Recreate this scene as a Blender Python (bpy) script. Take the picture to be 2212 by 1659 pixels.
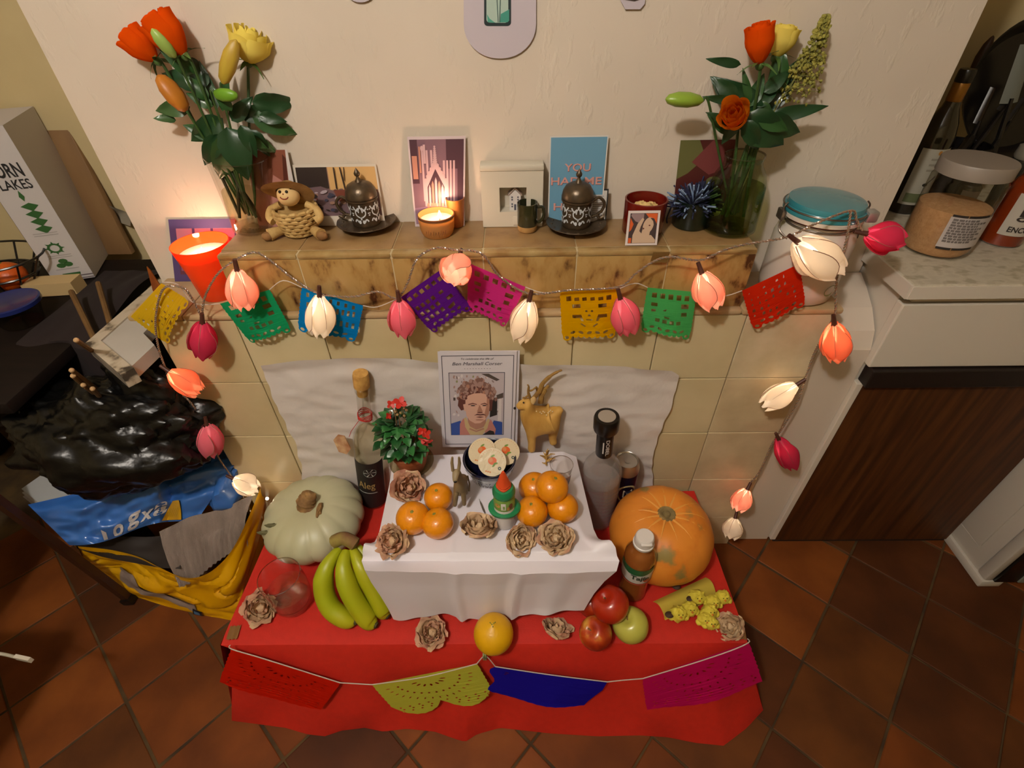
import bpy, bmesh, math, random
from mathutils import Vector, Matrix, Quaternion, noise
from mathutils.geometry import tessellate_polygon
random.seed(7)
PI = math.pi
for o in list(bpy.data.objects): bpy.data.objects.remove(o)
SC = bpy.context.scene
COL = SC.collection

# ------------------------------------------------------------ camera, world, light, exposure
PITCH, YAW, ROLL, CH, F = 0.711, -0.017, -0.020, 1.45, 1108.0
_f = Vector((math.sin(YAW)*math.cos(PITCH), math.cos(YAW)*math.cos(PITCH), -math.sin(PITCH)))
_r = Vector((math.cos(YAW), -math.sin(YAW), 0)); _u = _r.cross(_f)
RT = _r*math.cos(ROLL)+_u*math.sin(ROLL); UP = _u*math.cos(ROLL)-_r*math.sin(ROLL); FW = _f
cd = bpy.data.cameras.new('camera'); cam = bpy.data.objects.new('camera', cd); COL.objects.link(cam)
cd.sensor_width = 36; cd.lens = 36*F/2212; cd.clip_start = 0.02
cam.matrix_world = Matrix(((RT.x, UP.x, -FW.x, 0), (RT.y, UP.y, -FW.y, 0), (RT.z, UP.z, -FW.z, CH), (0, 0, 0, 1)))
SC.camera = cam
w = bpy.data.worlds.new('world'); SC.world = w; w.use_nodes = True
w.node_tree.nodes['Background'].inputs[0].default_value = (1, .86, .7, 1)
w.node_tree.nodes['Background'].inputs[1].default_value = 0.02
SC.cycles.transparent_max_bounces = 32
SC.view_settings.view_transform = 'Standard'; SC.view_settings.look = 'None'
SC.view_settings.exposure = 0.0; SC.view_settings.gamma = 1.0; SC.view_settings.use_curve_mapping = False
def lamp(name, loc, power, color, radius):
    l = bpy.data.lights.new(name, 'POINT'); l.energy = power; l.color = color; l.shadow_soft_size = radius
    o = bpy.data.objects.new(name, l); COL.objects.link(o); o.location = loc; return o
lamp('ceiling_bulb', (-.5, -.35, 2.3), 62, (1, .935, .86), .05)

def ray(px, py): return RT*(px-1106)/F - UP*(py-829.5)/F + FW
CAM = Vector((0, 0, CH))
def PL(px, py, p0, n):
    d = ray(px, py); return CAM + d*((Vector(p0)-CAM).dot(Vector(n))/d.dot(Vector(n)))
def Z(px, py, z): return PL(px, py, (0, 0, z), (0, 0, 1))
def Y(px, py, y): return PL(px, py, (0, y, 0), (0, 1, 0))
def row(p):
    d = Vector(p)-CAM; return 829.5 - F*d.dot(UP)/d.dot(FW)
def zt(x, y, py):
    a, b = 0.0, 1.44
    for _ in range(40):
        m = (a+b)/2
        if row((x, y, m)) > py: a = m
        else: b = m
    return a
def mpp(p): return (Vector(p)-CAM).dot(FW)/F

# ------------------------------------------------------------ materials
def lin(c):
    if isinstance(c, str): c = [int(c[i:i+2], 16) for i in (0, 2, 4)]
    return tuple(((x/255)/12.92 if x/255 <= .04045 else ((x/255+.055)/1.055)**2.4) for x in c)+(1,)
MATS = {}
def mat(key, c, c2=None, ns=20, rough=.6, metal=0, bump=0, bs=60, c3=None, rng=(.35, .65), coat=0, emit=0, kind='N', detail=4, stretch=None, spec=.5, fleck=None):
    if key in MATS: return MATS[key]
    m = bpy.data.materials.new(key); m.use_nodes = True; nt = m.node_tree; N = nt.nodes; L = nt.links
    b = N['Principled BSDF']; b.inputs['Base Color'].default_value = lin(c); b.inputs['Roughness'].default_value = rough
    b.inputs['Metallic'].default_value = metal; b.inputs['Coat Weight'].default_value = coat; b.inputs['Specular IOR Level'].default_value = spec
    if c2 or bump:
        tc = N.new('ShaderNodeTexCoord'); co = tc.outputs['Object']
        if stretch:
            mp = N.new('ShaderNodeMapping'); mp.inputs['Scale'].default_value = stretch; L.new(co, mp.inputs[0]); co = mp.outputs[0]
    if c2:
        if kind == 'V':
            n = N.new('ShaderNodeTexVoronoi'); n.inputs['Scale'].default_value = ns; out = n.outputs['Distance']
        else:
            n = N.new('ShaderNodeTexNoise'); n.inputs['Scale'].default_value = ns; n.inputs['Detail'].default_value = detail; out = n.outputs['Fac']
        L.new(co, n.inputs['Vector'])
        r = N.new('ShaderNodeValToRGB'); e = r.color_ramp.elements
        e[0].position, e[1].position = rng; e[0].color = lin(c); e[1].color = lin(c2)
        if c3: x = e.new((rng[0]+rng[1])/2); x.color = lin(c3)
        L.new(out, r.inputs[0]); L.new(r.outputs[0], b.inputs['Base Color'])
    if bump:
        n2 = N.new('ShaderNodeTexNoise'); n2.inputs['Scale'].default_value = bs; n2.inputs['Detail'].default_value = 3
        L.new(co, n2.inputs['Vector'])
        bp = N.new('ShaderNodeBump'); bp.inputs['Strength'].default_value = bump; bp.inputs['Distance'].default_value = .004
        ho = n2.outputs['Fac']
        if fleck:
            mq = N.new('ShaderNodeMapping'); mq.inputs['Rotation'].default_value = (0, .7, 0); mq.inputs['Scale'].default_value = (1, 1, .45); L.new(co, mq.inputs[0]); L.new(mq.outputs[0], n2.inputs['Vector'])
            rr = N.new('ShaderNodeValToRGB'); rr.color_ramp.elements[0].position, rr.color_ramp.elements[1].position = fleck; L.new(ho, rr.inputs[0]); ho = rr.outputs[0]
        L.new(ho, bp.inputs['Height']); L.new(bp.outputs[0], b.inputs['Normal'])
    if emit:
        b.inputs['Emission Color'].default_value = lin(c); b.inputs['Emission Strength'].default_value = emit
    MATS[key] = m; return m
def paper(key, c, tr=.5):
    if key in MATS: return MATS[key]
    m = bpy.data.materials.new(key); m.use_nodes = True; nt = m.node_tree; N = nt.nodes; L = nt.links
    N.remove(N['Principled BSDF'])
    d = N.new('ShaderNodeBsdfDiffuse'); t = N.new('ShaderNodeBsdfTranslucent'); x = N.new('ShaderNodeMixShader')
    d.inputs[0].default_value = lin(c); t.inputs[0].default_value = lin(c); x.inputs[0].default_value = tr
    L.new(d.outputs[0], x.inputs[1]); L.new(t.outputs[0], x.inputs[2]); L.new(x.outputs[0], N['Material Output'].inputs[0])
    MATS[key] = m; return m
def glass(key, tint='ffffff', refl=.9, ior=1.45, rough=.02, milk=0):
    if key in MATS: return MATS[key]
    m = bpy.data.materials.new(key); m.use_nodes = True; nt = m.node_tree; N = nt.nodes; L = nt.links
    N.remove(N['Principled BSDF'])
    t = N.new('ShaderNodeBsdfTransparent'); t.inputs[0].default_value = lin(tint)
    g = N.new('ShaderNodeBsdfGlossy'); g.inputs['Roughness'].default_value = rough
    fr = N.new('ShaderNodeLayerWeight'); fr.inputs[0].default_value = .5
    pw = N.new('ShaderNodeMath'); pw.operation = 'POWER'; pw.inputs[1].default_value = 3.2; L.new(fr.outputs['Facing'], pw.inputs[0])
    mu = N.new('ShaderNodeMath'); mu.operation = 'MULTIPLY_ADD'; mu.inputs[1].default_value = .55*refl; mu.inputs[2].default_value = .035*refl; L.new(pw.outputs[0], mu.inputs[0])
    x = N.new('ShaderNodeMixShader'); L.new(mu.outputs[0], x.inputs[0]); L.new(t.outputs[0], x.inputs[1]); L.new(g.outputs[0], x.inputs[2])
    if milk:
        d = N.new('ShaderNodeBsdfDiffuse'); d.inputs[0].default_value = lin(tint); y = N.new('ShaderNodeMixShader'); y.inputs[0].default_value = milk
        L.new(x.outputs[0], y.inputs[1]); L.new(d.outputs[0], y.inputs[2]); x = y
    L.new(x.outputs[0], N['Material Output'].inputs[0]); MATS[key] = m; return m

# ------------------------------------------------------------ geometry helpers
class MB:
    def __init__(s): s.v = []; s.f = []; s.m = []
    def add(s, vf, m=0, xf=None):
        v, f = vf; o = len(s.v)
        s.v += [tuple(xf @ Vector(p)) if xf else tuple(p) for p in v]
        s.f += [tuple(i+o for i in q) for q in f]; s.m += [m]*len(f); return s
    def build(s, name, mats, parent=None, smooth=True, world=False, **kw):
        return mobj(name, s.v, s.f, mats, parent, smooth, world, s.m, **kw)
def pmat(p):
    m = Matrix()
    while p: m = p.matrix_basis @ m; p = p.parent
    return m
def mobj(name, v, f, mats, parent=None, smooth=True, world=False, mi=None, label=None):
    if world and parent:
        inv = pmat(parent).inverted(); v = [inv @ Vector(p) for p in v]
    me = bpy.data.meshes.new(name); me.from_pydata([tuple(p) for p in v], [], f)
    for m in (mats if isinstance(mats, (list, tuple)) else [mats]): me.materials.append(m)
    if mi: me.polygons.foreach_set('material_index', mi)
    if smooth: me.polygons.foreach_set('use_smooth', [True]*len(f))
    me.validate(); me.update()
    if smooth: me.set_sharp_from_angle(angle=math.radians(42))
    o = bpy.data.objects.new(name, me); COL.objects.link(o)
    if parent: o.parent = parent
    if label: o['label'] = label
    return o
def share(name, me, parent=None, loc=(0, 0, 0), rot=None, sc=1, label=None):
    o = bpy.data.objects.new(name, me); COL.objects.link(o); o.parent = parent; o.location = loc
    if rot is not None:
        if isinstance(rot, Quaternion): o.rotation_mode = 'QUATERNION'; o.rotation_quaternion = rot
        else: o.rotation_euler = rot
    o.scale = (sc, sc, sc) if not isinstance(sc, tuple) else sc
    if label: o['label'] = label
    return o
def thing(name, label, cat, loc=(0, 0, 0), group=None, rz=0):
    o = bpy.data.objects.new(name, None); COL.objects.link(o); o.location = loc; o.rotation_euler = (0, 0, rz)
    o.empty_display_size = .02
    return tag(o, label, cat, group)
def tag(o, label, cat, group=None):
    o['label'] = label; o['category'] = cat
    if group: o['group'] = group
    return o
def struct(o): o['kind'] = 'structure'; return o
def stuff(o): o['kind'] = 'stuff'; return o
def box(a, b, bev=0):
    bm = bmesh.new(); bmesh.ops.create_cube(bm, size=1)
    for v in bm.verts: v.co = Vector([(a[i]+b[i])/2 + v.co[i]*(b[i]-a[i]) for i in range(3)])
    if bev: bmesh.ops.bevel(bm, geom=bm.edges[:], offset=bev, segments=2, affect='EDGES', profile=.5)
    bm.normal_update(); bm.verts.index_update()
    r = ([v.co.copy() for v in bm.verts], [tuple(v.index for v in f.verts) for f in bm.faces]); bm.free(); return r
def lathe(prof, n=32, rib=None, c=(0, 0, 0), cap0=True, cap1=True):
    v = []; f = []
    for k, (r, z) in enumerate(prof):
        for i in range(n):
            t = 2*PI*i/n; q = r*(rib(t, k/(len(prof)-1)) if rib else 1)
            v.append((c[0]+q*math.cos(t), c[1]+q*math.sin(t), c[2]+z))
    for k in range(len(prof)-1):
        for i in range(n): j = (i+1) % n; f.append((k*n+i, k*n+j, (k+1)*n+j, (k+1)*n+i))
    if cap0: f.append(tuple(range(n))[::-1])
    if cap1: f.append(tuple((len(prof)-1)*n+i for i in range(n)))
    return v, f
def tube(pts, rad, n=8, cap=True):
    pts = [Vector(p) for p in pts]; N = len(pts)
    if not isinstance(rad, (list, tuple)): rad = [rad]*N
    v = []; f = []; t0 = (pts[1]-pts[0]).normalized(); a = t0.orthogonal().normalized()
    for k in range(N):
        t = (pts[min(k+1, N-1)]-pts[max(k-1, 0)]).normalized()
        a = (a-t*a.dot(t)).normalized(); b = t.cross(a)
        for i in range(n): v.append(pts[k]+(a*math.cos(2*PI*i/n)+b*math.sin(2*PI*i/n))*rad[k])
    for k in range(N-1):
        for i in range(n): j = (i+1) % n; f.append((k*n+i, k*n+j, (k+1)*n+j, (k+1)*n+i))
    if cap: f.append(tuple(range(n))[::-1]); f.append(tuple((N-1)*n+i for i in range(n)))
    return v, f
def smooth_path(pts, k=6):
    pts = [Vector(p) for p in pts]; P = [pts[0]]+pts+[pts[-1]]; out = []
    for i in range(1, len(P)-2):
        p0, p1, p2, p3 = P[i-1:i+3]
        for s in range(k):
            t = s/k; out.append(.5*((2*p1)+(p2-p0)*t+(2*p0-5*p1+4*p2-p3)*t*t+(3*p1-p0-3*p2+p3)*t**3))
    return out+[pts[-1]]
def ball(c, r, nu=20, nv=12):
    if not isinstance(r, (list, tuple)): r = (r, r, r)
    v = []; f = []
    for j in range(nv+1):
        a = PI*j/nv
        for i in range(nu): t = 2*PI*i/nu; v.append((c[0]+r[0]*math.sin(a)*math.cos(t), c[1]+r[1]*math.sin(a)*math.sin(t), c[2]+r[2]*math.cos(a)))
    for j in range(nv):
        for i in range(nu): k = (i+1) % nu; f.append((j*nu+i, (j+1)*nu+i, (j+1)*nu+k, j*nu+k))
    return v, f
def lump(c, r, amp=.2, freq=3, nu=28, nv=18, seed=0):
    v, f = ball((0, 0, 0), 1, nu, nv); o = []
    if not isinstance(r, (list, tuple)): r = (r, r, r)
    for p in v:
        p = Vector(p); k = 1+amp*noise.noise(p*freq+Vector((seed*7.3, seed*3.1, seed)))
        o.append((c[0]+p.x*r[0]*k, c[1]+p.y*r[1]*k, c[2]+p.z*r[2]*k))
    return o, f
def grid(fn, nu, nv):
    v = [fn(i/nu, j/nv) for j in range(nv+1) for i in range(nu+1)]
    f = [(j*(nu+1)+i, j*(nu+1)+i+1, (j+1)*(nu+1)+i+1, (j+1)*(nu+1)+i) for j in range(nv) for i in range(nu)]
    return v, f
def poly(loops, fn=None, ml=None):
    if fn is None: fn = lambda x, y: Vector((x, y, 0))
    L = [[Vector((p[0], p[1], 0)) for p in l] for l in loops]
    t = tessellate_polygon(L); flat = [p for l in L for p in l]
    out = []
    for q in t:
        a, b, c = (flat[i] for i in q)
        out.append(tuple(q) if (b-a).cross(c-a).z > 0 else (q[0], q[2], q[1]))
    if ml:
        todo, out, flat = out, [], list(flat)
        while todo:
            q = todo.pop(); L3 = [((flat[q[i]]-flat[q[(i+1) % 3]]).length, i) for i in range(3)]; m, i = max(L3)
            if m <= ml: out.append(q); continue
            a, b, c = q[i], q[(i+1) % 3], q[(i+2) % 3]; flat.append((flat[a]+flat[b])/2); k = len(flat)-1; todo += [(a, k, c), (k, b, c)]
    return [fn(p.x, p.y) for p in flat], out
def ell(cx, cy, rx, ry, n=20, a0=0, a1=2*PI, rot=0):
    full = abs(a1-a0-2*PI) < 1e-6
    r = []
    for i in range(n if full else n+1):
        t = a0+(a1-a0)*i/n; x = rx*math.cos(t); y = ry*math.sin(t)
        r.append((cx+x*math.cos(rot)-y*math.sin(rot), cy+x*math.sin(rot)+y*math.cos(rot)))
    return r
def rect(x0, y0, x1, y1): return [(x0, y0), (x1, y0), (x1, y1), (x0, y1)]
TXT = {}
def text(s, shear=0, bold=0):
    k = (s, shear, bold)
    if k in TXT: return TXT[k]
    cu = bpy.data.curves.new('t', 'FONT'); cu.body = s; cu.align_x = 'CENTER'; cu.align_y = 'CENTER'; cu.size = 1; cu.shear = shear; cu.offset = bold; cu.resolution_u = 3
    ob = bpy.data.objects.new('t', cu); COL.objects.link(ob); bpy.context.view_layer.update()
    me = bpy.data.meshes.new_from_object(ob.evaluated_get(bpy.context.evaluated_depsgraph_get()))
    r = ([v.co.copy() for v in me.vertices], [tuple(p.vertices) for p in me.polygons])
    bpy.data.objects.remove(ob); bpy.data.meshes.remove(me); bpy.data.curves.remove(cu)
    TXT[k] = r; return r
def put_text(mb, s, m, cx, cy, w, h, fn, **kw):
    v, f = text(s, **kw)
    x0 = min(p.x for p in v); x1 = max(p.x for p in v); y0 = min(p.y for p in v); y1 = max(p.y for p in v)
    sx = w/(x1-x0); sy = h/(y1-y0) if h else sx
    mb.add(([fn(cx+(p.x-(x0+x1)/2)*sx, cy+(p.y-(y0+y1)/2)*sy) for p in v], f), m)
def align(d, up='Z'): return Vector(d).normalized().to_track_quat(up, 'Y')
def frame(TL, TR, BL, lift=0, BR=None):
    TL, TR, BL = Vector(TL), Vector(TR), Vector(BL); BR = Vector(BR) if BR else TR+BL-TL
    n = (TR-TL).cross(BL-TL).normalized()
    if n.dot(CAM-TL) < 0: n = -n
    k = [0]
    def fn(x, y):   # x right 0..1, y up 0..1
        return (TL*(1-x)+TR*x)*y + (BL*(1-x)+BR*x)*(1-y) + n*(lift+k[0])
    fn.n = n; fn.k = k; return fn
def slab(TL, TR, BL, th, BR=None):
    TL, TR, BL = Vector(TL), Vector(TR), Vector(BL); BR = Vector(BR) if BR else TR+BL-TL
    n = (TR-TL).cross(BL-TL).normalized()
    if n.dot(CAM-TL) < 0: n = -n
    q = [TL, BL, BR, TR]; v = q+[p-n*th for p in q]
    return v, [(0, 1, 2, 3), (7, 6, 5, 4), (0, 4, 5, 1), (1, 5, 6, 2), (2, 6, 7, 3), (3, 7, 4, 0)]
def art(fn, shapes, step=.00012):
    mb = MB()
    for i, (m, loops) in enumerate(shapes):
        fn.k[0] = i*step
        if isinstance(loops[0][0], (int, float)): loops = [loops]
        mb.add(poly(loops, fn), m)
    return mb
def skin(nodes, edges, sub=2):
    me = bpy.data.meshes.new('s'); me.from_pydata([n[:3] for n in nodes], edges, [])
    ob = bpy.data.objects.new('s', me); COL.objects.link(ob)
    ob.modifiers.new('k', 'SKIN'); s = ob.modifiers.new('d', 'SUBSURF'); s.levels = sub
    for i, n in enumerate(nodes):
        r = n[3]; me.skin_vertices[0].data[i].radius = (r, r) if not isinstance(r, tuple) else r
    me.skin_vertices[0].data[0].use_root = True
    bpy.context.view_layer.update()
    e = bpy.data.meshes.new_from_object(ob.evaluated_get(bpy.context.evaluated_depsgraph_get()))
    r = ([v.co.copy() for v in e.vertices], [tuple(p.vertices) for p in e.polygons])
    bpy.data.objects.remove(ob); bpy.data.meshes.remove(e); bpy.data.meshes.remove(me); return r
def lean(t, H, px, py, k=1.0):      # tip a thing so that its top, H above its foot, comes to stand on the ray of a pixel
    b = Vector(t.location); T = Y(px, py, b.y); d = Vector(((T.x-b.x)*k, 0, H)); t.rotation_mode = 'QUATERNION'
    t.rotation_quaternion = Vector((0, 0, 1)).rotation_difference(d)

# ------------------------------------------------------------ the setting
YW, YT, YM, ZM, ZL, ZC, ZT, ZB = 1.06, .90, .912, 1.0, .872, .93, .28, .50
m_wall = mat('wall_plaster', 'ccbfae', 'd1c4b3', ns=6, rough=.75, bump=.24, bs=58, fleck=(.58, .74))
m_wall2 = mat('alcove_paint', 'c3b184', 'cbb98c', ns=4, rough=.8, bump=.2, bs=30)
m_ceil = mat('ceiling_paint', 'e8e0d4', rough=.9)
def wall(name, a, b, m): return struct(mobj(name, *box(a, b), m, smooth=False))
wall('wall_back', (-.83, YW+.0005, 0), (.782, 1.6, 2.4), m_wall)
wall('wall_left', (-2.3, 1.5, 0), (-.8, 1.6, 2.4), m_wall2)
wall('wall_right', (.76, 1.5, 0), (2.3, 1.6, 2.4), m_wall2)
wall('wall_side_left', (-2.4, -2, 0), (-2.3, 1.6, 2.4), m_wall2)
wall('wall_side_right', (2.3, -2, 0), (2.4, 1.6, 2.4), m_wall2)
wall('wall_front', (-2.4, -2.1, 0), (2.4, -2, 2.4), m_wall2)
wall('ceiling', (-2.4, -2.1, 2.4), (2.4, 1.6, 2.5), m_ceil)
floor = wall('floor', (-2.4, -2.1, -.05), (2.4, 1.6, -.003), mat('floor_grout', '33230f', '54401f', ns=12, rough=.9))
terr = [mat('terracotta_%s' % k, a, b, ns=6, rough=.62, bump=.22, bs=40, spec=.22, c3=c, rng=(.28, .72)) for k, a, b, c in (
    ('orange', '5e2f0f', '84491a', '743d15'), ('brown', '42220c', '673a15', '573011'), ('rust', '50260b', '793f15', '663410'), ('dark', '391d0b', '582f13', '4a260e'))]
S = .2066; PHI = .732; OX, OY = .7279, .8433
def tile_mesh(k):
    h = S/2-.0030; e = .0018; rg = random.Random(k)
    j = lambda: rg.uniform(-.0014, .0014)
    b = [(-h+j(), -h+j()), (h+j(), -h+j()), (h+j(), h+j()), (-h+j(), h+j())]
    v = [(x, y, -.006) for x, y in b]+[(x, y, -.0015) for x, y in b]+[(x*(1-e/h), y*(1-e/h), 0) for x, y in b]
    f = [(8, 9, 10, 11)]+[(i+o, (i+1) % 4+o, (i+1) % 4+o+4, i+o+4) for o in (0, 4) for i in range(4)]
    me = bpy.data.meshes.new('tile'); me.from_pydata(v, [], f); me.materials.append(terr[k % 4]); return me
tms = [tile_mesh(k) for k in range(8)]
for i in range(-16, 16):
    for j in range(-16, 16):
        x = OX+math.cos(PHI)*(i+.5)*S-math.sin(PHI)*(j+.5)*S; y = OY-math.sin(PHI)*(i+.5)*S-math.cos(PHI)*(j+.5)*S
        if -1.75 < x < 1.75 and .05 < y < 1.45:
            k = random.choice([0, 0, 1, 2, 3, 4, 5, 6, 7])
            share('tile', tms[k], floor, (x, y, random.uniform(-.0012, .0008)), (0, 0, -PHI+random.choice([0, PI/2, PI, -PI/2])))
# fireplace
XL, XR = -.775, .655
fp = thing('fireplace', 'cream tiled fireplace surround with brown marbled mantel shelf', 'fireplace', (0, YW, 0))
m_grout = mat('tile_grout', 'b9a780', rough=.9)
mobj('surround_core', *box((XL, YT+.008, 0), (XR, YW, .86)), m_grout, fp, False, True)
mt_cream = [mat('cream_tile_%d' % k, a, b, ns=9, rough=.38, bump=.04, bs=60) for k, (a, b) in enumerate([('c2b086', 'cdbb92'), ('bcaa80', 'c8b78c'), ('c6b68e', 'd0c098')])]
mt_stone = [mat('stone_tile_%d' % k, a, b, ns=14, rough=.5, bump=.08, bs=50) for k, (a, b) in enumerate([('bfae8a', 'd2c3a2'), ('b8a582', 'cbb994')])]
zr = [0, .144, .322, .506, .685, .858]
for i in range(8):
    for k in range(5):
        xa, xb, za, zb = XL+.17875*i+.0009, XL+.17875*(i+1)-.0009, zr[k]+.0009, zr[k+1]-.0009
        yo = random.uniform(0, .0012)
        v, f = box((xa, YT+yo, za), (xb, YT+.012, zb), .0018)
        mobj('tile', v, f, random.choice(mt_stone if i == 7 else mt_cream), fp, False, True)
mt_marble = [mat('marble_%d' % k, 'a88650', '4a2a16', ns=34+k*5, rough=.25, c3='9a7642', rng=(.46, .70), stretch=(1, 1, .5), detail=5) for k in range(3)]
mt_marbtop = mat('marble_top', '97784e', '74542f', ns=22, rough=.32, c3='8d6e46', rng=(.35, .75), detail=6)
mt_edge = mat('marble_edge', 'a98f5e', '8d6c3e', ns=20, rough=.25)
# ledge tiles beside the mantel block
xm0, xm1 = Y(465, 550, YM).x, Y(1632, 560, YM).x
m_ledge = mat('ledge_beige', 'b79e78', 'a68a62', ns=12, rough=.45)
for a, b in ((-.815, -.70), (-.699, xm0-.001), (xm1+.001, .56), (.561, .668)):
    mobj('ledge_tile', *box((a, YT-.004, .859), (b, YW, ZL), .004), m_ledge, fp, True, True)
mobj('ledge_tile', *box((xm0, YT-.003, .859), (xm1, YT+.02, ZL-.001), .004), m_ledge, fp, True, True)
mobj('mantel_core', *box((xm0+.002, YM+.0012, .86), (xm1-.002, YW, ZM-.002)), m_grout, fp, False, True)
xs = [xm0]+[Y(p, 600, YM).x for p in (655, 853, 1046, 1243, 1436)]+[xm1]
for k in range(6):
    a, b = xs[k]+.0008, xs[k+1]-.0008
    mobj('mantel_front_tile', *box((a, YM, ZL-.001), (b, YM+.01, ZM-.012), .002), mt_marble[k % 3], fp, True, True)
    mobj('mantel_edge_tile', *box((a, YM-.002, ZM-.0115), (b, YM+.02, ZM-.0005), .004), mt_edge, fp, True, True)
    mobj('mantel_top_tile', *box((a, YM+.0205, ZM-.01), (b, YW-.001, ZM), .0015), mt_marbtop, fp, True, True)
# plaster strip beside the fireplace, swept back to the chimney wall above the ledge
def strip(x0, x1, prof, m, name):
    v = [(x, y, z) for x in (x0, x1) for y, z in prof]; n = len(prof)
    f = [(i, i+1, n+i+1, n+i) for i in range(n-1)]+[tuple(range(n))[::-1], tuple(range(n, 2*n))]
    return struct(mobj(name, v, f, m, smooth=False))
strip(.662, .785, [(1.058, 0), (.918, 0), (.918, .75), (.935, .79), (.975, .825), (1.02, .85), (1.058, .866)], mat('strip_paint', 'cfc3b3', rough=.6, bump=.1, bs=40), 'trim_1')

# ------------------------------------------------------------ kitchen units on the right
m_white = mat('white_laminate', 'd6cec0', rough=.45)
m_dark = mat('dark_veneer', '5a3415', '3a1f0c', ns=9, rough=.5, stretch=(6, 1, .35), c3='4a2810', spec=.3)
yc = .905
cab = thing('kitchen_cabinet', 'low kitchen cabinet with dark wood door and white drawer front, right of fireplace', 'cabinet', (.79, yc, 0))
zd = [Y(2050, p, yc).z for p in (655, 790, 828, 1160)]
xb = 1.335
mobj('carcass', *box((.79, yc+.02, 0), (xb, 1.49, .895)), m_white, cab, False, True)
mobj('side_edge', *box((.786, yc, .015), (.802, yc+.0195, zd[2]), .002), m_white, cab, False, True)
mobj('drawer_front', *box((.786, yc-.004, zd[1]), (xb, yc+.019, zd[0]), .003), m_white, cab, False, True)
mobj('top_rail', *box((.80, yc-.002, zd[0]+.005), (xb, yc+.019, .897), .002), m_white, cab, False, True)
mobj('grip_rail', *box((.795, yc-.016, zd[2]), (xb, yc+.019, zd[1]-.003), .003), mat('black_brown', '160b08', rough=.5), cab, False, True)
mobj('door', *box((.803, yc, .012), (xb, yc+.019, zd[2]-.002), .002), m_dark, cab, False, True)
mobj('plinth', *box((.80, yc+.004, 0), (xb, yc+.019, .01)), mat('plinth_dark', '1d100a', rough=.8), cab, False, True)
wt = thing('worktop', 'pale speckled kitchen worktop with white edge, on the low cabinet', 'worktop', (.78, .89, .9))
m_wt = mat('worktop_pattern', 'b9b09c', 'a59b84', ns=30, rough=.45, c3='c4bca8', stretch=(1, 1.6, 1))
mobj('slab', *box((.775, .888, .905), (xb, 1.49, ZC), .003), m_wt, wt, False, True)
mobj('edge_strip', *box((.7745, .886, .899), (xb, .8885, ZC-.003)), m_white, wt, False, True)
mobj('edge_strip', *box((.770, .888, .899), (.7755, 1.055, ZC-.001)), m_white, wt, False, True)
mobj('batten', *box((.79, .91, .898), (xb, 1.48, .904)), m_white, wt, False, True)
ap = thing('dishwasher', 'white appliance with black front strip at lower right edge', 'appliance', (1.345, .76, 0))
m_app = mat('appliance_white', 'c8c2b6', rough=.35)
mobj('body', *box((1.345, .79, .012), (1.9, 1.4, .86), .008), m_app, ap, True, True)
mobj('front_frame', *box((1.34, .757, .03), (1.365, .789, .86), .006), m_app, ap, True, True)
mobj('foot_rail', *box((1.336, .755, 0), (1.40, 1.0, .029), .004), m_app, ap, True, True)
mobj('black_strip', *box((1.366, .752, .03), (1.43, .789, .86), .003), mat('appliance_black', '0c0c0b', rough=.3), ap, True, True)
mobj('door_panel', *box((1.431, .75, .03), (1.9, .789, .86), .003), mat('appliance_grey', '8f9488', rough=.4), ap, True, True)
mobj('embossed_panel', *box((1.341, .83, .09), (1.3455, .96, .8), .004), m_app, ap, True, True)

# ------------------------------------------------------------ the altar: cloths
def interp(pl, t):      # point at fraction t along a polyline of pixels (by x)
    x = pl[0][0]+(pl[-1][0]-pl[0][0])*t
    for (xa, ya), (xb, yb) in zip(pl, pl[1:]):
        if xa <= x <= xb: return x, ya+(yb-ya)*(x-xa)/(xb-xa)
    return pl[-1]
N3 = lambda p, s, k=0: noise.noise(Vector(p)*s+Vector((k*3.7, k*1.9, k)))
m_red = mat('red_cloth', 'be1c04', 'b61a03', ns=60, rough=.75, bump=.12, bs=300)
hem_px = [(505, 1545), (560, 1552), (620, 1560), (668, 1574), (705, 1578), (740, 1566), (790, 1560), (830, 1568), (880, 1562), (940, 1568), (985, 1584), (1006, 1590), (1030, 1574), (1080, 1560), (1190, 1572), (1290, 1578), (1380, 1576), (1440, 1580), (1500, 1592), (1560, 1598), (1610, 1560), (1645, 1522)]
cl = thing('tablecloth', 'bright red cloth over the low table, hanging to the floor in front', 'tablecloth', (-.07, .48, 0))
fl, fr = Z(497, 1392, ZT), Z(1618, 1387, ZT)
def cloth_red(u, v):
    yb = .893
    if v <= .4:     # top
        t = v/.4
        x = (fl.x-.012)*(1-u)+(fr.x-.012)*u; y = yb+(fl.y+(fr.y-fl.y)*u-yb)*t
        x += (u-.5)*.02*t
        return (x, y, ZT+.0012*N3((x, y, 0), 9)-(.004 if t > .97 else 0))
    t = (v-.4)/.6
    a = fl.lerp(fr, u); px, py = interp(hem_px, u); b = Z(px, py, .004)
    s = t**1.15; p = Vector((a.x+(b.x-a.x)*s, a.y+(b.y-a.y)*(t**1.3)-.012*math.sin(min(t*6, PI/2)), a.z+(b.z-a.z)*t))
    wv = t*(.008*math.sin(u*31+1)+.006*math.sin(u*57)+.01*N3((u*6, t, 0), 1, 2))
    p.y -= wv*min(1, (1-t)*4); return p
v, f = grid(cloth_red, 120, 40)
mobj('cloth', v, f, m_red, cl, True, True)
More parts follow.
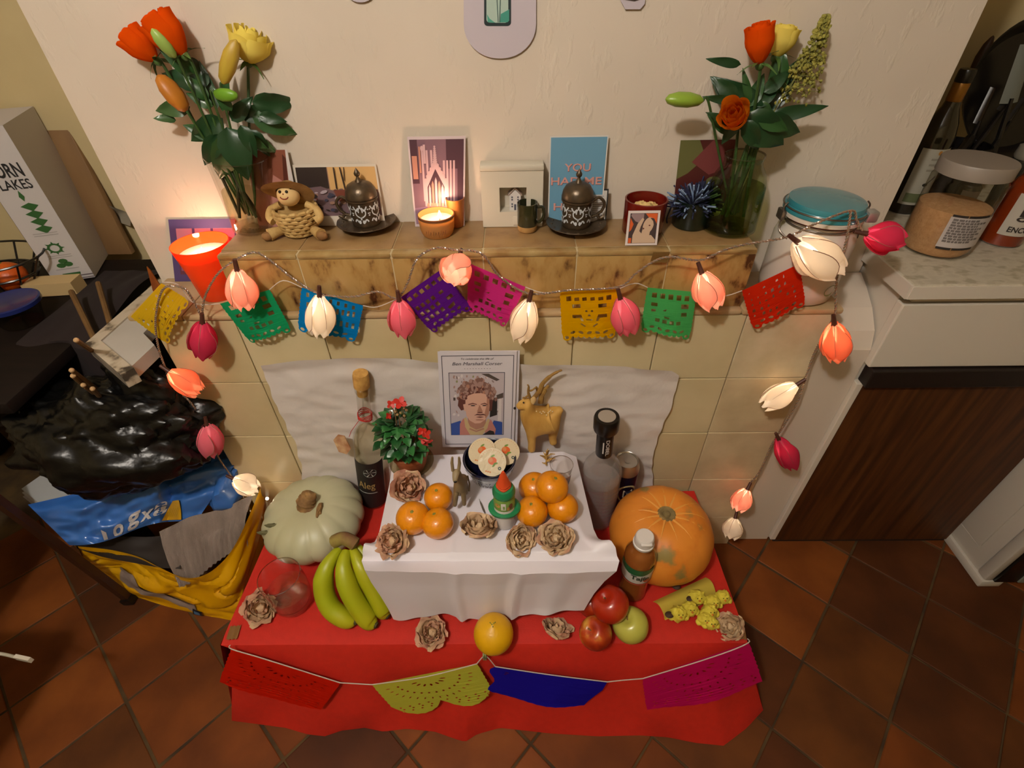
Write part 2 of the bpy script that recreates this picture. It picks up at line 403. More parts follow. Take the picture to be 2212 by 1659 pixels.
def side(sgn):
    def fn(u, v):
        y = .893+((fl.y if sgn < 0 else fr.y)-.893)*u
        if sgn < 0:
            x = fl.x-.012+(-.01)*u*1; bx, by = Z(505, 1545, .004)[:2]
        else:
            x = fr.x-.012+.01*u; bx, by = Z(1645, 1522, .004)[:2]
        ex = bx if u > .99 else bx-(sgn*.02)+.012*math.sin(u*19)
        e = Vector((ex, .893+(by-.893)*u, .004)); a = Vector((x, y, ZT))
        return a.lerp(e, v)
    return grid(fn, 24, 10)
for sgn in (-1, 1): mobj('side_fall', *side(sgn), m_red, cl, True, True)
# brown tape at the corners of the cloth
m_tape = mat('parcel_tape', '7c5730', rough=.3)
def tape(px, py, w, h, z, rz, label):
    p = Z(px, py, z)
    o = thing('tape_strip', label, 'tape', (p.x, p.y, z+.003), rz=rz)
    v, f = grid(lambda u, v: ((u-.5)*w, (v-.5)*h+.002*math.sin(u*20), .0008*math.sin(u*9)+.001), 8, 3)
    mobj('tape', v, f, m_tape, o)
tape(506, 1368, .024, .030, ZT, .1, 'short brown tape strip at the left front corner of the red cloth')
tape(1598, 1372, .024, .02, ZT, -.2, 'short brown tape strip at the right front corner of the red cloth')

m_silk = mat('white_satin', 'e2dde4', rough=.42, bump=.1, bs=25, spec=.6)
wc = thing('altar_cloth', 'shiny white satin cloth draped over a box in the middle of the red table', 'cloth', (-.05, .68, ZT))
rows = [  # left px, right px, ('z', height) or ('y', plane)
    ((846, 985), (1246, 975), ('z', ZB)), ((838, 1035), (1258, 1025), ('z', ZB)), ((826, 1090), (1272, 1082), ('z', ZB)), ((815, 1140), (1284, 1132), ('z', ZB)),
    ((800, 1172), (1300, 1165), ('z', ZB)), ((786, 1196), (1328, 1190), ('z', ZB)), ((781, 1212), (1338, 1212), ('z', ZB-.012)),
    ((788, 1232), (1332, 1235), ('y', .530)), ((802, 1258), (1306, 1258), ('y', .532)), ((822, 1288), (1284, 1285), ('y', .530)), ((838, 1315), (1270, 1308), ('y', .528)), ((850, 1338), (1262, 1324), ('y', .526))]
def rowpt(k, u):
    (lx, ly), (rx, ry), (kind, val) = rows[k]
    px = lx+(rx-lx)*u; py = ly+(ry-ly)*u+ (6*math.sin(PI*u) if k >= 7 and k < 11 else 0) + (-4*math.sin(u*9) if k == 11 else 0)
    return Z(px, py, val) if kind == 'z' else Y(px, py, val)
def cloth_white(u, v):
    q = v*(len(rows)-1); k = min(int(q), len(rows)-2); t = q-k
    p = rowpt(k, u).lerp(rowpt(k+1, u), t)
    if q <= 5.6:
        fold = .0016*N3((p.x*2.2, p.y*.6, 0), 14, 1)+.0028*max(0, 1-abs(u-.35)*60)*(q/6)+.0028*max(0, 1-abs(u-.62)*70)
        edge = max(0, 1-min(u, 1-u)*14); ear = max(0, (q-3.6)/2.4)
        p.z += fold-.02*edge*(1-ear) + .035*max(0, 1-min(u, 1-u)*13)*max(0, 1-abs(q-4.6)*1.0)
    else:
        t2 = (q-5.6)/5.4
        p.y -= t2*(.0025*math.sin(u*17+.6)+.002*math.sin(u*41)+.005*N3((u*6, t2*1.5, 0), 1, 4)) + .012*max(0, 1-abs(u-.62)*26)*t2 + .009*max(0, 1-abs(u-.36)*30)*t2
    return p
v, f = grid(cloth_white, 110, 66)
mobj('cloth', v, f, m_silk, wc, True, True)
bk = thing('backdrop_cloth', 'crumpled thin white cloth pinned flat against the fireplace tiles', 'cloth', (-.1, YT, .3))
top_px = [(577, 782), (680, 770), (760, 766), (860, 768), (940, 776), (1010, 782), (1110, 780), (1250, 782), (1350, 786), (1442, 796), (1455, 806)]
def backdrop(u, v):
    px, py = interp(top_px, u); a = Y(px, py, YT-.006)
    b = Vector((-.60+(.365+.60)*u, YT-.006, ZT+.002))
    p = a.lerp(b, v); e = min(u, 1-u)
    p.x += (.012*math.sin(v*6+1)*(1 if u > .5 else -1)+.006*N3((u, v*5, 0), 2))*max(0, 1-e*6)
    c = .005*N3((p.x*1.3, 0, p.z), 6, 3)+.0035*N3((p.x+p.z*.5, 0, p.z*2), 17, 5)+.0022*abs(N3((p.x*.6-p.z, 0, p.z), 28, 7))
    p.y -= max(0, .004+c) + .006*max(0, 1-v*18) + .008*max(0, 1-abs((u-.02)-v*.35)*16)*max(0, .5-v)
    return p
v, f = grid(backdrop, 120, 60)
mobj('cloth', v, f, mat('muslin', 'd6cec8', rough=.75, bump=.6, bs=38), bk, True, True)

# ------------------------------------------------------------ fruit and vegetables
def pumpkin(name, label, cpx, rx, hz, z, m, ribs, depth, stemf, tilt=0):
    c = Z(*cpx, z+hz)
    t = thing(name, label, 'pumpkin', (c.x, c.y, z))
    prof = []
    for k in range(25):
        a = -PI/2+PI*k/24; r = math.cos(a); zz = math.sin(a)
        dip = .18*math.exp(-(r*3.2)**2)*(1 if zz > 0 else .8)
        prof.append((max(rx*r**.85, .0006), hz*(1+zz*(1-dip)) if zz > 0 else hz*(1+zz*(1-dip*.6))))
    z0 = min(p[1] for p in prof); prof = [(r, q-z0) for r, q in prof]
    rib = lambda th, k: 1-depth*(1-abs(math.sin(th*ribs/2+.4))**.55)+.014*noise.noise(Vector((math.cos(th)*2, math.sin(th)*2, k*2)))
    mobj('body', *lathe(prof, 140, rib), m, t)
    stemf(t, prof[-1][1], prof); return t
m_wpump = mat('pale_pumpkin_skin', 'b0ac88', 'bcb896', ns=6, rough=.42, bump=.06, bs=20, c3='b4b290')
m_opump = mat('orange_pumpkin_skin', 'd8852c', '8a763e', ns=13, rough=.42, bump=.05, bs=40, c3='d07a24', rng=(.52, .66), detail=6)
m_stem = mat('dry_stem', '9a7644', '6e4e2a', ns=40, rough=.8, bump=.3, bs=90)
def surf_(prof, r): return max([zb+(za-zb)*(r-rb)/(ra-rb) for (ra, za), (rb, zb) in zip(prof[12:], prof[13:]) if rb <= r <= ra] or [prof[-1][1]])
def stem_w(t, h, prof):
    mb = MB()
    pts = smooth_path([(.0, 0, h-.012), (-.004, -.002, h+.004), (.002, .004, h+.018), (.010, .008, h+.030)], 5)
    mb.add(tube(pts, [.026-.010*i/(len(pts)-1)+.003*math.sin(i*2) for i in range(len(pts))], 12))
    mb.add(lump((.012, .004, h+.028), (.014, .011, .013), .4, 2, 16, 10, 3))
    mb.build('stem', m_stem, t)
    mb = MB(); mb.add(lump((.036, -.020, surf_(prof, .041)+.003), (.007, .020, .007), .5, 2, 14, 10, 5)); mb.build('stem_stub', m_stem, t)
    mb = MB()
    for a, b in (((-.085, -.06), (-.05, -.05)), ((-.095, -.068), (-.080, -.062))):
        mb.add(lump(((a[0]+b[0])/2, (a[1]+b[1])/2, surf_(prof, math.hypot((a[0]+b[0])/2, (a[1]+b[1])/2))-.003), (.02, .005, .006), .5, 3, 12, 8, 8))
    mb.build('skin_scar', mat('pumpkin_scar', '5d5a3a', rough=.8), t)
def stem_o(t, h, prof):
    mb = MB(); mb.add(lathe([(.019, h-.006), (.021, h+.002), (.018, h+.006), (.012, h+.005), (.009, h+.002), (.007, h+.006), (.002, h+.007)], 20)); mb.build('stem_scar', mat('pumpkin_scar_grey', '857044', '6a5a34', ns=60, rough=.85), t)
    mb = MB(); rg = random.Random(4)
    R0 = .114
    for k in range(13):
        a = k*2*PI/13+rg.uniform(-.1, .1); pts = []
        for q in range(8):
            r = .020+(.052+.02*rg.random())*q/7; zz = max([zb+(za-zb)*(r-rb)/(ra-rb) for (ra, za), (rb, zb) in zip(prof[12:], prof[13:]) if rb <= r <= ra] or [h])
            pts.append((r*math.cos(a), r*math.sin(a), zz-.0012))
        mb.add(tube(pts, [.0030*(1-q/8)+.0006 for q in range(8)], 5))
    mb.build('pale_streaks', mat('pumpkin_streak', 'dc9a44', rough=.5), t)
pumpkin('white_pumpkin', 'broad pale green-white pumpkin at the left back of the red table', (677, 1116), .126, .068, ZT, m_wpump, 15, .06, stem_w)
pumpkin('orange_pumpkin', 'large round orange pumpkin at the right back of the red table', (1428, 1150), .121, .098, ZT, m_opump, 14, .015, stem_o)

m_clem = mat('clementine_skin', 'de8a04', 'd98206', ns=8, rough=.33, bump=.22, bs=160, coat=.25)
m_navel = mat('fruit_button', '7d7a2c', rough=.8)
def clementine(px, py, rpx, lift, label):
    z = ZB+.004; c = Z(px, py, z+.03+lift); r = rpx*mpp(c)
    t = thing('clementine', label, 'clementine', (c.x, c.y, c.z-r*.9), 'clementines on the white cloth')
    v, f = lathe([(max(r*math.cos(a)**.9 if abs(a) < PI/2-.01 else 0, .0004), r*.9*(1+math.sin(a))-(.10*r*math.exp(-(math.cos(a)*6)**2) if a > 0 else 0)) for a in [(-PI/2+PI*k/18) for k in range(19)]], 32, lambda th, k: 1+.012*noise.noise(Vector((math.cos(th), math.sin(th), k*2+px)))*1.5)
    b = mobj('peel', v, f, m_clem, t)
    mb = MB()
    top = r*1.8-.1*r
    a0 = px % 6
    for q in range(5): mb.add(lump((.0022*math.cos(a0+q*1.257), .0022*math.sin(a0+q*1.257), top+.0006), (.0022, .0016, .001), .2, 2, 8, 6))
    mb.build('button', m_navel, t); t.rotation_euler = (random.uniform(-.25, -.0), random.uniform(-.15, .15), random.uniform(0, 6))
CL = 'clementine on the white cloth, '
clementine(889, 1114, 36, 0, 'clementine furthest left in the group of three beside the wooden donkey')
clementine(949, 1072, 31, 0, 'clementine at the back of the group of three, touching the wooden donkey')
clementine(951, 1134, 34.5, 0, 'clementine nearest the front edge in the group of three on the left')
clementine(1157, 1052, 34, 0, 'clementine half hidden behind the stacked one, near the shot glass')
clementine(1184, 1052, 36, .042, 'clementine resting on top of the others in the group of four')
clementine(1152, 1103, 34, 0, 'clementine beside the green and orange sweet bottle')
clementine(1220, 1098, 34, 0, 'clementine furthest right on the white cloth')
c = Z(1066, 1368, ZT+.045); r = 43*mpp(c)
t = thing('grapefruit', 'single yellow grapefruit in front of the white cloth on the red table', 'grapefruit', (c.x, c.y, ZT))
mobj('peel', *lathe([(max(r*math.cos(a), .0004), r*(1+math.sin(a))+(.005*math.exp(-(math.cos(a)*5)**2) if a > 0 else 0)) for a in [(-PI/2+PI*k/20) for k in range(21)]], 36), mat('grapefruit_skin', 'd9a408', 'd59d06', ns=9, rough=.4, bump=.15, bs=170), t)
mb = MB()
for q in range(3): mb.add(tube([(.003*math.cos(q*2.1), .003*math.sin(q*2.1), 2*r+.002), (.007*math.cos(q*2.1), .007*math.sin(q*2.1), 2*r+.0045)], .0012, 6))
mb.add(ball((0, 0, 2*r+.003), (.004, .003, .0018), 10, 6)); mb.build('button', m_navel, t); t.rotation_euler = (.0, 0, .6)
def apple(px, py, rpx, lift, m, label, rot):
    c = Z(px, py, ZT+.035+lift); r = rpx*mpp(c)*.96
    t = thing('apple', label, 'apple', (c.x, c.y, ZT+.0015+lift), 'apples heaped on the red cloth')
    pr = []
    for k in range(25):
        a = -PI/2+PI*k/24; rr = r*math.cos(a)*(1.0+.06*math.sin(a)); zz = r*.95*(1+math.sin(a))
        zz -= .26*r*math.exp(-(math.cos(a)*3.6)**2) if a > 0 else -.14*r*math.exp(-(math.cos(a)*4)**2)
        pr.append((max(rr, .0004), zz))
    b = mobj('flesh', *lathe(pr, 32, lambda th, k: 1+.015*math.cos(5*th)*(1-k)), m, t)
    mb = MB(); mb.add(tube([(0, 0, pr[-1][1]-.002), (.001, 0, pr[-1][1]+.006), (.003, .001, pr[-1][1]+.011)], [.0015, .0013, .0018], 6)); mb.build('stalk', m_stem, t)
    for o in t.children:
        o.rotation_euler = rot; q = Vector((0, 0, r*.95)); o.location = q-o.rotation_euler.to_matrix() @ q
m_ar = mat('apple_red', '9c1c08', 'b8521a', ns=16, rough=.3, c3='a42a0c', rng=(.4, .75), stretch=(1, 1, .5), coat=.2)
m_ab = mat('apple_blush', '8c1f0a', 'd09a3a', ns=17, rough=.3, c3='ac3c10', rng=(.38, .60), stretch=(1, 1, .6), coat=.2)
m_ag = mat('apple_green', 'b3b04a', 'a4502a', ns=14, rough=.32, c3='b8b450', rng=(.5, .74), coat=.2)
apple(1279, 1302, 34, 0, m_ab, 'apple mostly hidden behind the heap, touching the white cloth', (.3, .4, 1))
apple(1287, 1368, 37, 0, m_ab, 'red and yellow apple at the front left of the heap', (-.55, .1, 2))
apple(1362, 1352, 40, 0, m_ag, 'green apple with a red blush at the right of the heap', (-.2, -.35, .5))
apple(1318, 1308, 42, .047, m_ar, 'deep red apple on top of the heap', (.35, .3, 4))

# bananas
bn = thing('banana_bunch', 'bunch of green-yellow bananas leaning between white pumpkin and white cloth', 'bananas', tuple(Z(750, 1300, ZT)))
m_ban = mat('banana_skin', '86a010', 'b0a818', ns=5, rough=.42, c3='9fa612', rng=(.25, .7), bump=.03, bs=60)
m_btip = mat('banana_tip', '4a4218', '2f2a12', ns=60, rough=.8)
for pp, r in (([(733, 1186, .135), (706, 1226, .125), (699, 1270, .085), (714, 1312, .045), (748, 1338, .022), (768, 1343, .02)], .0225),
              ([(748, 1190, .145), (742, 1228, .135), (755, 1275, .095), (780, 1318, .048), (798, 1342, .022), (812, 1350, .018)], .0225),
              ([(762, 1186, .145), (778, 1222, .13), (800, 1262, .09), (820, 1300, .05), (830, 1322, .026), (838, 1332, .02)], .0205),
              ([(772, 1180, .14), (800, 1215, .115), (828, 1258, .075), (842, 1292, .045), (846, 1312, .028), (848, 1322, .022)], .018)):
    P = smooth_path([Z(x, y, ZT+h) for x, y, h in pp], 5); n = len(P)
    rad = [r*(.42+.58*min(1, i/8)) if i < 8 else r*(1 if i < n-9 else max(.30, 1-((i-(n-9))/8)**2*.7)) for i in range(n)]
    v, f = tube(P, rad, 15)
    b = mobj('banana', v, f, m_ban, bn, True, True)
    mobj('tip', *tube([P[-1]-(P[-1]-P[-2])*.4, P[-1]+(P[-1]-P[-2])*1.6], [r*.36, r*.28], 8), m_btip, b, True, True)
P = [Z(x, y, ZT+h) for x, y, h in ((718, 1172, .152), (738, 1163, .165), (752, 1166, .165), (772, 1178, .155))]
mobj('crown', *tube(smooth_path(P, 4), [.009]+[.015]*11+[.008], 10), mat('banana_crown', '6f4a2c', '8a7a38', ns=30, rough=.8), bn, True, True)

# ------------------------------------------------------------ dried rose heads
def petal_mesh(name, L, W, cup, curl, crump, seed, mats):
    def fn(u, v):
        u = u*2-1; wv = W*(math.sin(PI*min(1, .12+.8*v))**.7)*.5
        x = u*wv; z = L*v; y = -cup*(1-u*u)*math.sin(PI*v*.8)*L + curl*L*max(0, v-.55)**2*2.2 + cup*.2*u*u
        n = crump*L*noise.noise(Vector((u*2.2+seed*5, v*4, seed)))
        return Vector((x+n*.5, y+n, z+.4*n*v+.05*L*math.sin(u*9+seed)*max(0, v-.8)*3*crump*4))
    v, f = grid(fn, 7, 8)
    me = bpy.data.meshes.new(name); me.from_pydata([tuple(p) for p in v], [], f)
    for m in mats: me.materials.append(m)
    me.polygons.foreach_set('use_smooth', [True]*len(f)); me.update(); return me
m_dry = [mat('dried_petal_%d' % k, a, b, ns=26, rough=.8, c3=c, rng=(.3, .72), bump=.25, bs=120) for k, (a, b, c) in enumerate([('dcc09a', 'a8705a', 'd2b48c'), ('cfae86', '9a6a54', 'c4a27c'), ('c48c70', '94503f', 'cfa080')])]
def shell_petal(name, R, H, half, flare, crump, seed, m, top=.9):
    def fn(u, v):
        u = u*2-1; a = u*half*(.55+.6*math.sin(PI*min(1, .15+.52*v)))
        r = R*(.22+.78*math.sin(PI*.5*min(1, v*1.35))**.8)*(1-.30*max(0, v-.6)/.4)+flare*R*max(0, v-.62)**2*7
        n = crump*R*noise.noise(Vector((u*1.8+seed*5, v*3.2, seed*1.7)))
        z = H*v*top*(1-.20*u**4)+n*.6; r += n+crump*R*.35*math.sin(u*7+seed)*max(0, v-.6)*2.5
        return Vector((r*math.sin(a), r*math.cos(a), z))
    v, f = grid(fn, 9, 9)
    me = bpy.data.meshes.new(name); me.from_pydata([tuple(p) for p in v], [], f); me.materials.append(m)
    me.polygons.foreach_set('use_smooth', [True]*len(f)); me.update(); return me
dry_me = [[[shell_petal('petal', .0275*rr, .030*hh, .95, fl, .30, 40*c+10*q+s, m_dry[c if s else (c+1) % 3]) for s in range(3)] for q, (rr, hh, fl) in enumerate([(.34, 1.0, .1), (.56, 1.02, .22), (.80, .95, .3), (1.0, .80, .42)])] for c in range(3)]
def dried_rose(px, py, z, c, label, tilt=(0, 0), s=1.0):
    p = Z(px, py, z+.012)
    t = thing('dried_rose', label, 'dried rose', (p.x, p.y, z+.003), 'dried rose heads')
    rg = random.Random(px*7+py); az = rg.uniform(0, 6)
    base = Quaternion((1, 0, 0), tilt[0]) @ Quaternion((0, 1, 0), tilt[1])
    for q, cnt in enumerate((3, 4, 5, 5)):
        for k in range(cnt):
            a = az+q*.7+k*2*PI/cnt+rg.uniform(-.25, .25)
            rot = base @ Quaternion((0, 0, 1), a) @ Quaternion((1, 0, 0), rg.uniform(-.18, .12))
            share('petal', dry_me[c][q][rg.randrange(3)], t, base @ Vector((0, 0, -.004))+Vector((0, 0, .006)), rot, s*rg.uniform(.9, 1.1))
    mb = MB(); mb.add(lump((0, 0, .008), (.010, .010, .008), .4, 3, 14, 9, px)); mb.build('heart', m_dry[c], t)
dried_rose(882, 1054, ZB, 2, 'reddish dried rose head in front of the plant pot', (.4, .2), 1.15)
dried_rose(850, 1168, ZB, 1, 'dried rose head at the left front corner of the white cloth', (.5, -.2), 1.05)
dried_rose(1034, 1148, ZB, 0, 'large dried rose head in the middle front of the white cloth', (-.35, 0), 1.25)
dried_rose(1122, 1162, ZB, 0, 'dried rose head below the sweet bottle, second from right on white cloth', (.6, .3), 1.0)
dried_rose(1204, 1162, ZB, 0, 'dried rose head furthest right on the white cloth', (.4, -.3), 1.1)
dried_rose(563, 1312, ZT, 1, 'dried rose head beside the water glass at the left edge of the red cloth', (.4, .2), 1.1)
dried_rose(933, 1366, ZT, 1, 'dried rose head on the red cloth between bananas and grapefruit', (.3, 0), 1.05)
dried_rose(1200, 1368, ZT, 1, 'dried rose head on the red cloth between grapefruit and apples', (-.5, .3), 1.05)
dried_rose(1582, 1354, ZT, 0, 'dried rose head at the right front corner of the red cloth', (.2, -.7), 1.0)
p = Z(1042, 1097, ZB+.003)
ft = thing('feather', 'tiny dark feather lying on the white cloth near the sweet bottle', 'feather', (p.x, p.y, ZB+.004), rz=.35)
mobj('vane', *poly([[(0, .022), (.0022, .010), (.0026, -.008), (.001, -.024), (-.0018, -.006), (-.0016, .012)]]), mat('feather_grey', '6a6058', rough=.8), ft)
mobj('shaft', *tube([(0, .024, .0006), (.0004, 0, .0008), (.0015, -.028, .0006)], .0004, 5), m_btip, ft)

# ------------------------------------------------------------ altar: portrait leaflet, bottles, bowl, figures
K = lambda h, r=.75: mat('ink_'+h, h, rough=r)
m_card = mat('white_card', 'cfcad0', rough=.6)
lf = thing('memorial_leaflet', 'white memorial leaflet with a photo of a curly-haired man, standing on the white cloth', 'leaflet', tuple(Z(1032, 965, ZB)))
BL, BR = Z(956, 966, ZB+.004), Z(1110, 966, ZB+.004)
yt_ = .874
TL, TR = Y(945, 760, yt_), Y(1117, 762, yt_); TR.z = TL.z; BR.z = BL.z; BR.y = BL.y
mobj('sheet', *slab(TL, TR, BL, .0014, BR), m_card, lf, False, True)
mobj('back_sheet', *slab(TL+Vector((.004, .004, -.001)), TR+Vector((.006, .004, -.002)), BL+Vector((.006, .006, 0)), .0008, BR+Vector((.008, .006, 0))), m_card, lf, False, True)
fn = frame(TL, TR, BL, .0004, BR)
ink = ['3c3c48', 'b8aeb4', '8a7a78', '4a3f3a', 'a08078', '6e4038', 'd0a592', 'a87864', '2c4a94', 'b8786c', 'bfa678', '241e1c', '5a3028', 'd0c8c8', '8c8a60', '7c5a50']
lm = [K(h) for h in ink]
g = .012
border = [(0, [rect(.045, .035, .965, .965), rect(.045+g*.7, .035+g*.5, .965-g*.7, .965-g*.5)])]
PX0, PY0, PX1, PY1 = .135, .15, .845, .80
q = lambda x, y: (PX0+(PX1-PX0)*x, PY0+(PY1-PY0)*y)
def P2(pts): return [q(*p) for p in pts]
def E2(cx, cy, rx, ry, n=16, rot=0): return P2(ell(cx, cy, rx, ry, n, rot=rot))
rg = random.Random(3)
sh = border + [(0, [rect(PX0-.008, PY0-.006, PX1+.008, PY1+.006), rect(PX0, PY0, PX1, PY1)]), (1, rect(PX0, PY0, PX1, PY1))]
for _ in range(90):     # background foliage
    x, y = rg.random()*.96+.02, .32+rg.random()*.66
    sh.append((rg.choice([1, 2, 13, 13, 2, 14, 4]), E2(x, y, .012+.02*rg.random(), .008+.016*rg.random(), 7, rg.random()*3)))
sh += [(3, P2([(.58, .99), (.72, .99), (.92, .90), (.86, .88)])), (3, P2([(.86, .66), (.99, .70), (.99, .62), (.88, .60)])), (11, P2([(.74, .30), (.88, .34), (.88, .62), (.76, .62)])), (13, P2([(.89, .24), (.96, .24), (.96, .60), (.91, .60)])), (3, P2([(.06, .58), (.1, .58), (.1, .63), (.06, .63)]))]
sh += [(15, E2(.50, .66, .33, .235, 24)), (12, E2(.50, .63, .27, .17, 20))]
for _ in range(110):     # curls of hair, back layer
    a = rg.uniform(-.25, PI+.25); rr = rg.uniform(.20, .36)
    sh.append((rg.choice([4, 4, 15, 15, 4, 7]), E2(.50+rr*1.02*math.cos(a), .66+rr*.72*math.sin(a), .035, .028, 9, rg.random()*3)))
sh += [(12, P2([(.16, .62), (.14, .50), (.2, .42), (.3, .45), (.32, .66), (.25, .68)])), (12, P2([(.73, .70), (.80, .60), (.78, .42), (.72, .40), (.70, .70)]))]
sh += [(8, P2([(0, 0), (0, .20), (.18, .25), (.24, .12), (.24, 0)])), (8, P2([(.98, 0), (.98, .22), (.82, .25), (.74, .1), (.74, 0)])), (9, P2([(.16, 0), (.17, .20), (.24, .29), (.40, .05), (.36, 0)])), (9, P2([(.84, 0), (.86, .10), (.76, .27), (.64, .08), (.66, 0)])),
       (7, P2([(.32, .30), (.33, .14), (.5, .08), (.66, .16), (.67, .30)])), (10, P2([(.25, .29), (.27, .14), (.36, .0), (.60, .0), (.70, .12), (.74, .27), (.70, .28), (.62, .13), (.48, .09), (.36, .15), (.29, .31)])), (7, P2([(.34, .10), (.48, .05), (.64, .10), (.62, .12), (.48, .075), (.36, .12)])), (11, P2([(.60, 0), (.74, .08), (.82, .06), (.84, 0)]))]
face = [(.285, .60), (.285, .42), (.30, .33), (.36, .25), (.46, .20), (.56, .205), (.66, .27), (.725, .36), (.735, .50), (.73, .60), (.68, .68), (.58, .70), (.44, .695), (.33, .66)]
sh += [(6, P2(face)), (7, P2([(.66, .28), (.725, .36), (.735, .62), (.69, .70), (.68, .5), (.64, .36)])), (6, P2([(.24, .52), (.285, .53), (.29, .42), (.26, .41)])),
       (5, P2([(.335, .525), (.42, .545), (.50, .525), (.50, .512), (.42, .525), (.34, .508)])), (5, P2([(.57, .525), (.65, .545), (.70, .52), (.70, .506), (.64, .525), (.57, .512)])),
       (11, E2(.425, .500, .045, .010)), (11, E2(.64, .500, .042, .010)), (7, P2([(.50, .52), (.54, .50), (.50, .40), (.56, .385), (.61, .40), (.56, .50)])), (5, E2(.555, .385, .055, .012)),
       (12, P2([(.44, .335), (.50, .365), (.56, .358), (.62, .365), (.68, .335), (.62, .340), (.56, .335), (.50, .342)])), (5, P2([(.47, .31), (.55, .322), (.64, .312), (.56, .295)])), (7, E2(.55, .262, .08, .012))]
for _ in range(80):     # curls over the brow
    a = rg.uniform(.05, PI-.0); rr = rg.uniform(.19, .30)
    sh.append((rg.choice([5, 4, 4, 15, 12, 15, 7]), E2(.50+rr*1.05*math.cos(a), .605+rr*.62*math.sin(a), .026, .022, 8, rg.random()*3)))
mb = art(fn, sh, .000006)
fn.k[0] = .0005
put_text(mb, 'To celebrate the life of', 0, .50, .935, .42, .018, fn, shear=.25)
put_text(mb, 'Ben Marshall Corser', 0, .50, .890, .64, .030, fn, shear=.25)
put_text(mb, '1st November 1981 - 12th May 2021'[:0]+'- - - - - - - - - -', 0, .50, .842, .34, .003, fn)
mb.build('print', lm, lf, False, True)

def curved(mb, cx, cy, r, z0, ang0, fnm=None):
    return lambda x, z: (cx+r*math.sin(ang0+x/r), cy-r*math.cos(ang0+x/r), z0+z)
def bend(mb_in, sub): pass
def band(r, z0, z1, a0, a1, n=24, th=.0006):   # part of a cylinder wall, angles from the camera side
    v, f = grid(lambda u, v: (r*math.sin(a0+(a1-a0)*u), -r*math.cos(a0+(a1-a0)*u), z0+(z1-z0)*v), n, 2)
    return v, f
m_glass = glass('clear_glass', 'f6f6f2', 1.1)
m_glassg = glass('greenish_glass', 'e0e6d2', 1.1)
m_cork = mat('cork', 'c89a50', 'a87a3a', ns=60, rough=.8)
m_black = mat('black_plastic', '120f0d', rough=.3)
# tall tequila bottle, left
p = Z(808, 1080, ZT); X0, Y0 = p.x, p.y-.0
H = zt(X0, Y0, 805)-ZT
t = thing('tall_bottle', 'tall clear bottle with cork stopper and black label, behind the potted plant', 'bottle', (X0, Y0, ZT+.002))
R = .036
mobj('glass', *lathe([(R*.9, 0), (R, .006), (R, H*.50), (R*.95, H*.56), (R*.72, H*.62), (R*.46, H*.67), (.0150, H*.72), (.0145, H*.88), (.017, H*.885), (.017, H*.91), (.0145, H*.915)], 32), m_glass, t)
mobj('spirit', *lathe([(R*.85, .006), (R*.94, .01), (R*.94, H*.50), (R*.88, H*.55), (R*.66, H*.61)], 32), glass('spirit_tint', 'f8f4e6', .3), t)
mobj('cork_stopper', *lathe([(.0125, H*.86), (.0125, H*.915), (.018, H*.917), (.018, H*.985), (.0165, H)], 24), m_cork, t)
ml = mat('black_label', '1f1a18', rough=.6); mg = K('b4975a'); mgr = K('6d7a74')
lb = mobj('label', *band(R+.0006, .012, H*.42, -1.3, 1.3, 30), ml, t)
fn = lambda x, z: (( R+.0012)*math.sin(x/R-.25), -(R+.0012)*math.cos(x/R-.25), z)
mb = MB(); put_text(mb, 'Aleg', 0, .004, H*.225, .044, .034, fn, bold=.004)
mb.add(poly([ell(.016, H*.345, .0165, .0165, 24)], fn), 1)
for q in range(6):
    a = q*PI/3; mb.add(poly([[(.016+.002*math.cos(a+1.5), H*.345+.002*math.sin(a+1.5)), (.016+.015*math.cos(a-.1), H*.345+.015*math.sin(a-.1)), (.016+.015*math.cos(a+.1), H*.345+.015*math.sin(a+.1))]], lambda x, z: tuple(Vector(fn(x, z))+Vector((0, -.0005, 0)))), 2)
mb.add(poly([rect(-.02, H*.165, .03, H*.171)], fn, .01), 2)
mb.build('lettering', [mg, mgr, K('b8bdb4')], lb)
mb = MB()
for q in range(5):
    zc = H*.70+q*.0035
    mb.add(tube([(.0165*math.cos(a*PI/8), .0165*math.sin(a*PI/8), zc+.003*math.sin(a*.7+q)) for a in range(17)], .0011, 5))
mb.add(tube([(-.012, -.012, H*.70), (-.03, -.022, H*.64), (-.036, -.024, H*.60)], .0008, 5))
mb.build('red_thread', mat('red_thread', 'b02a22', rough=.7), t)
v, f = poly([[(0, 0), (.018, .012), (.020, .05), (.006, .058), (-.012, .048), (-.016, .012)]])
mb = MB(); M1 = Matrix.Translation((-.052, -.026, H*.475)) @ Euler_m(0.35, 0, 0) if False else Matrix.Translation((-.048, -.024, H*.46)) @ Matrix.Rotation(-.45, 4, 'Y') @ Matrix.Rotation(1.35, 4, 'X')
mb.add((v, f), 0, M1); mb.add(([p+Vector((0, 0, -.003)) for p in v], [q[::-1] for q in f]), 0, M1)
mb.build('wooden_tag', mat('tag_wood', 'd0ae84', 'a06a44', ns=40, rough=.7), t)
lean(t, H, 793, 805, .8)
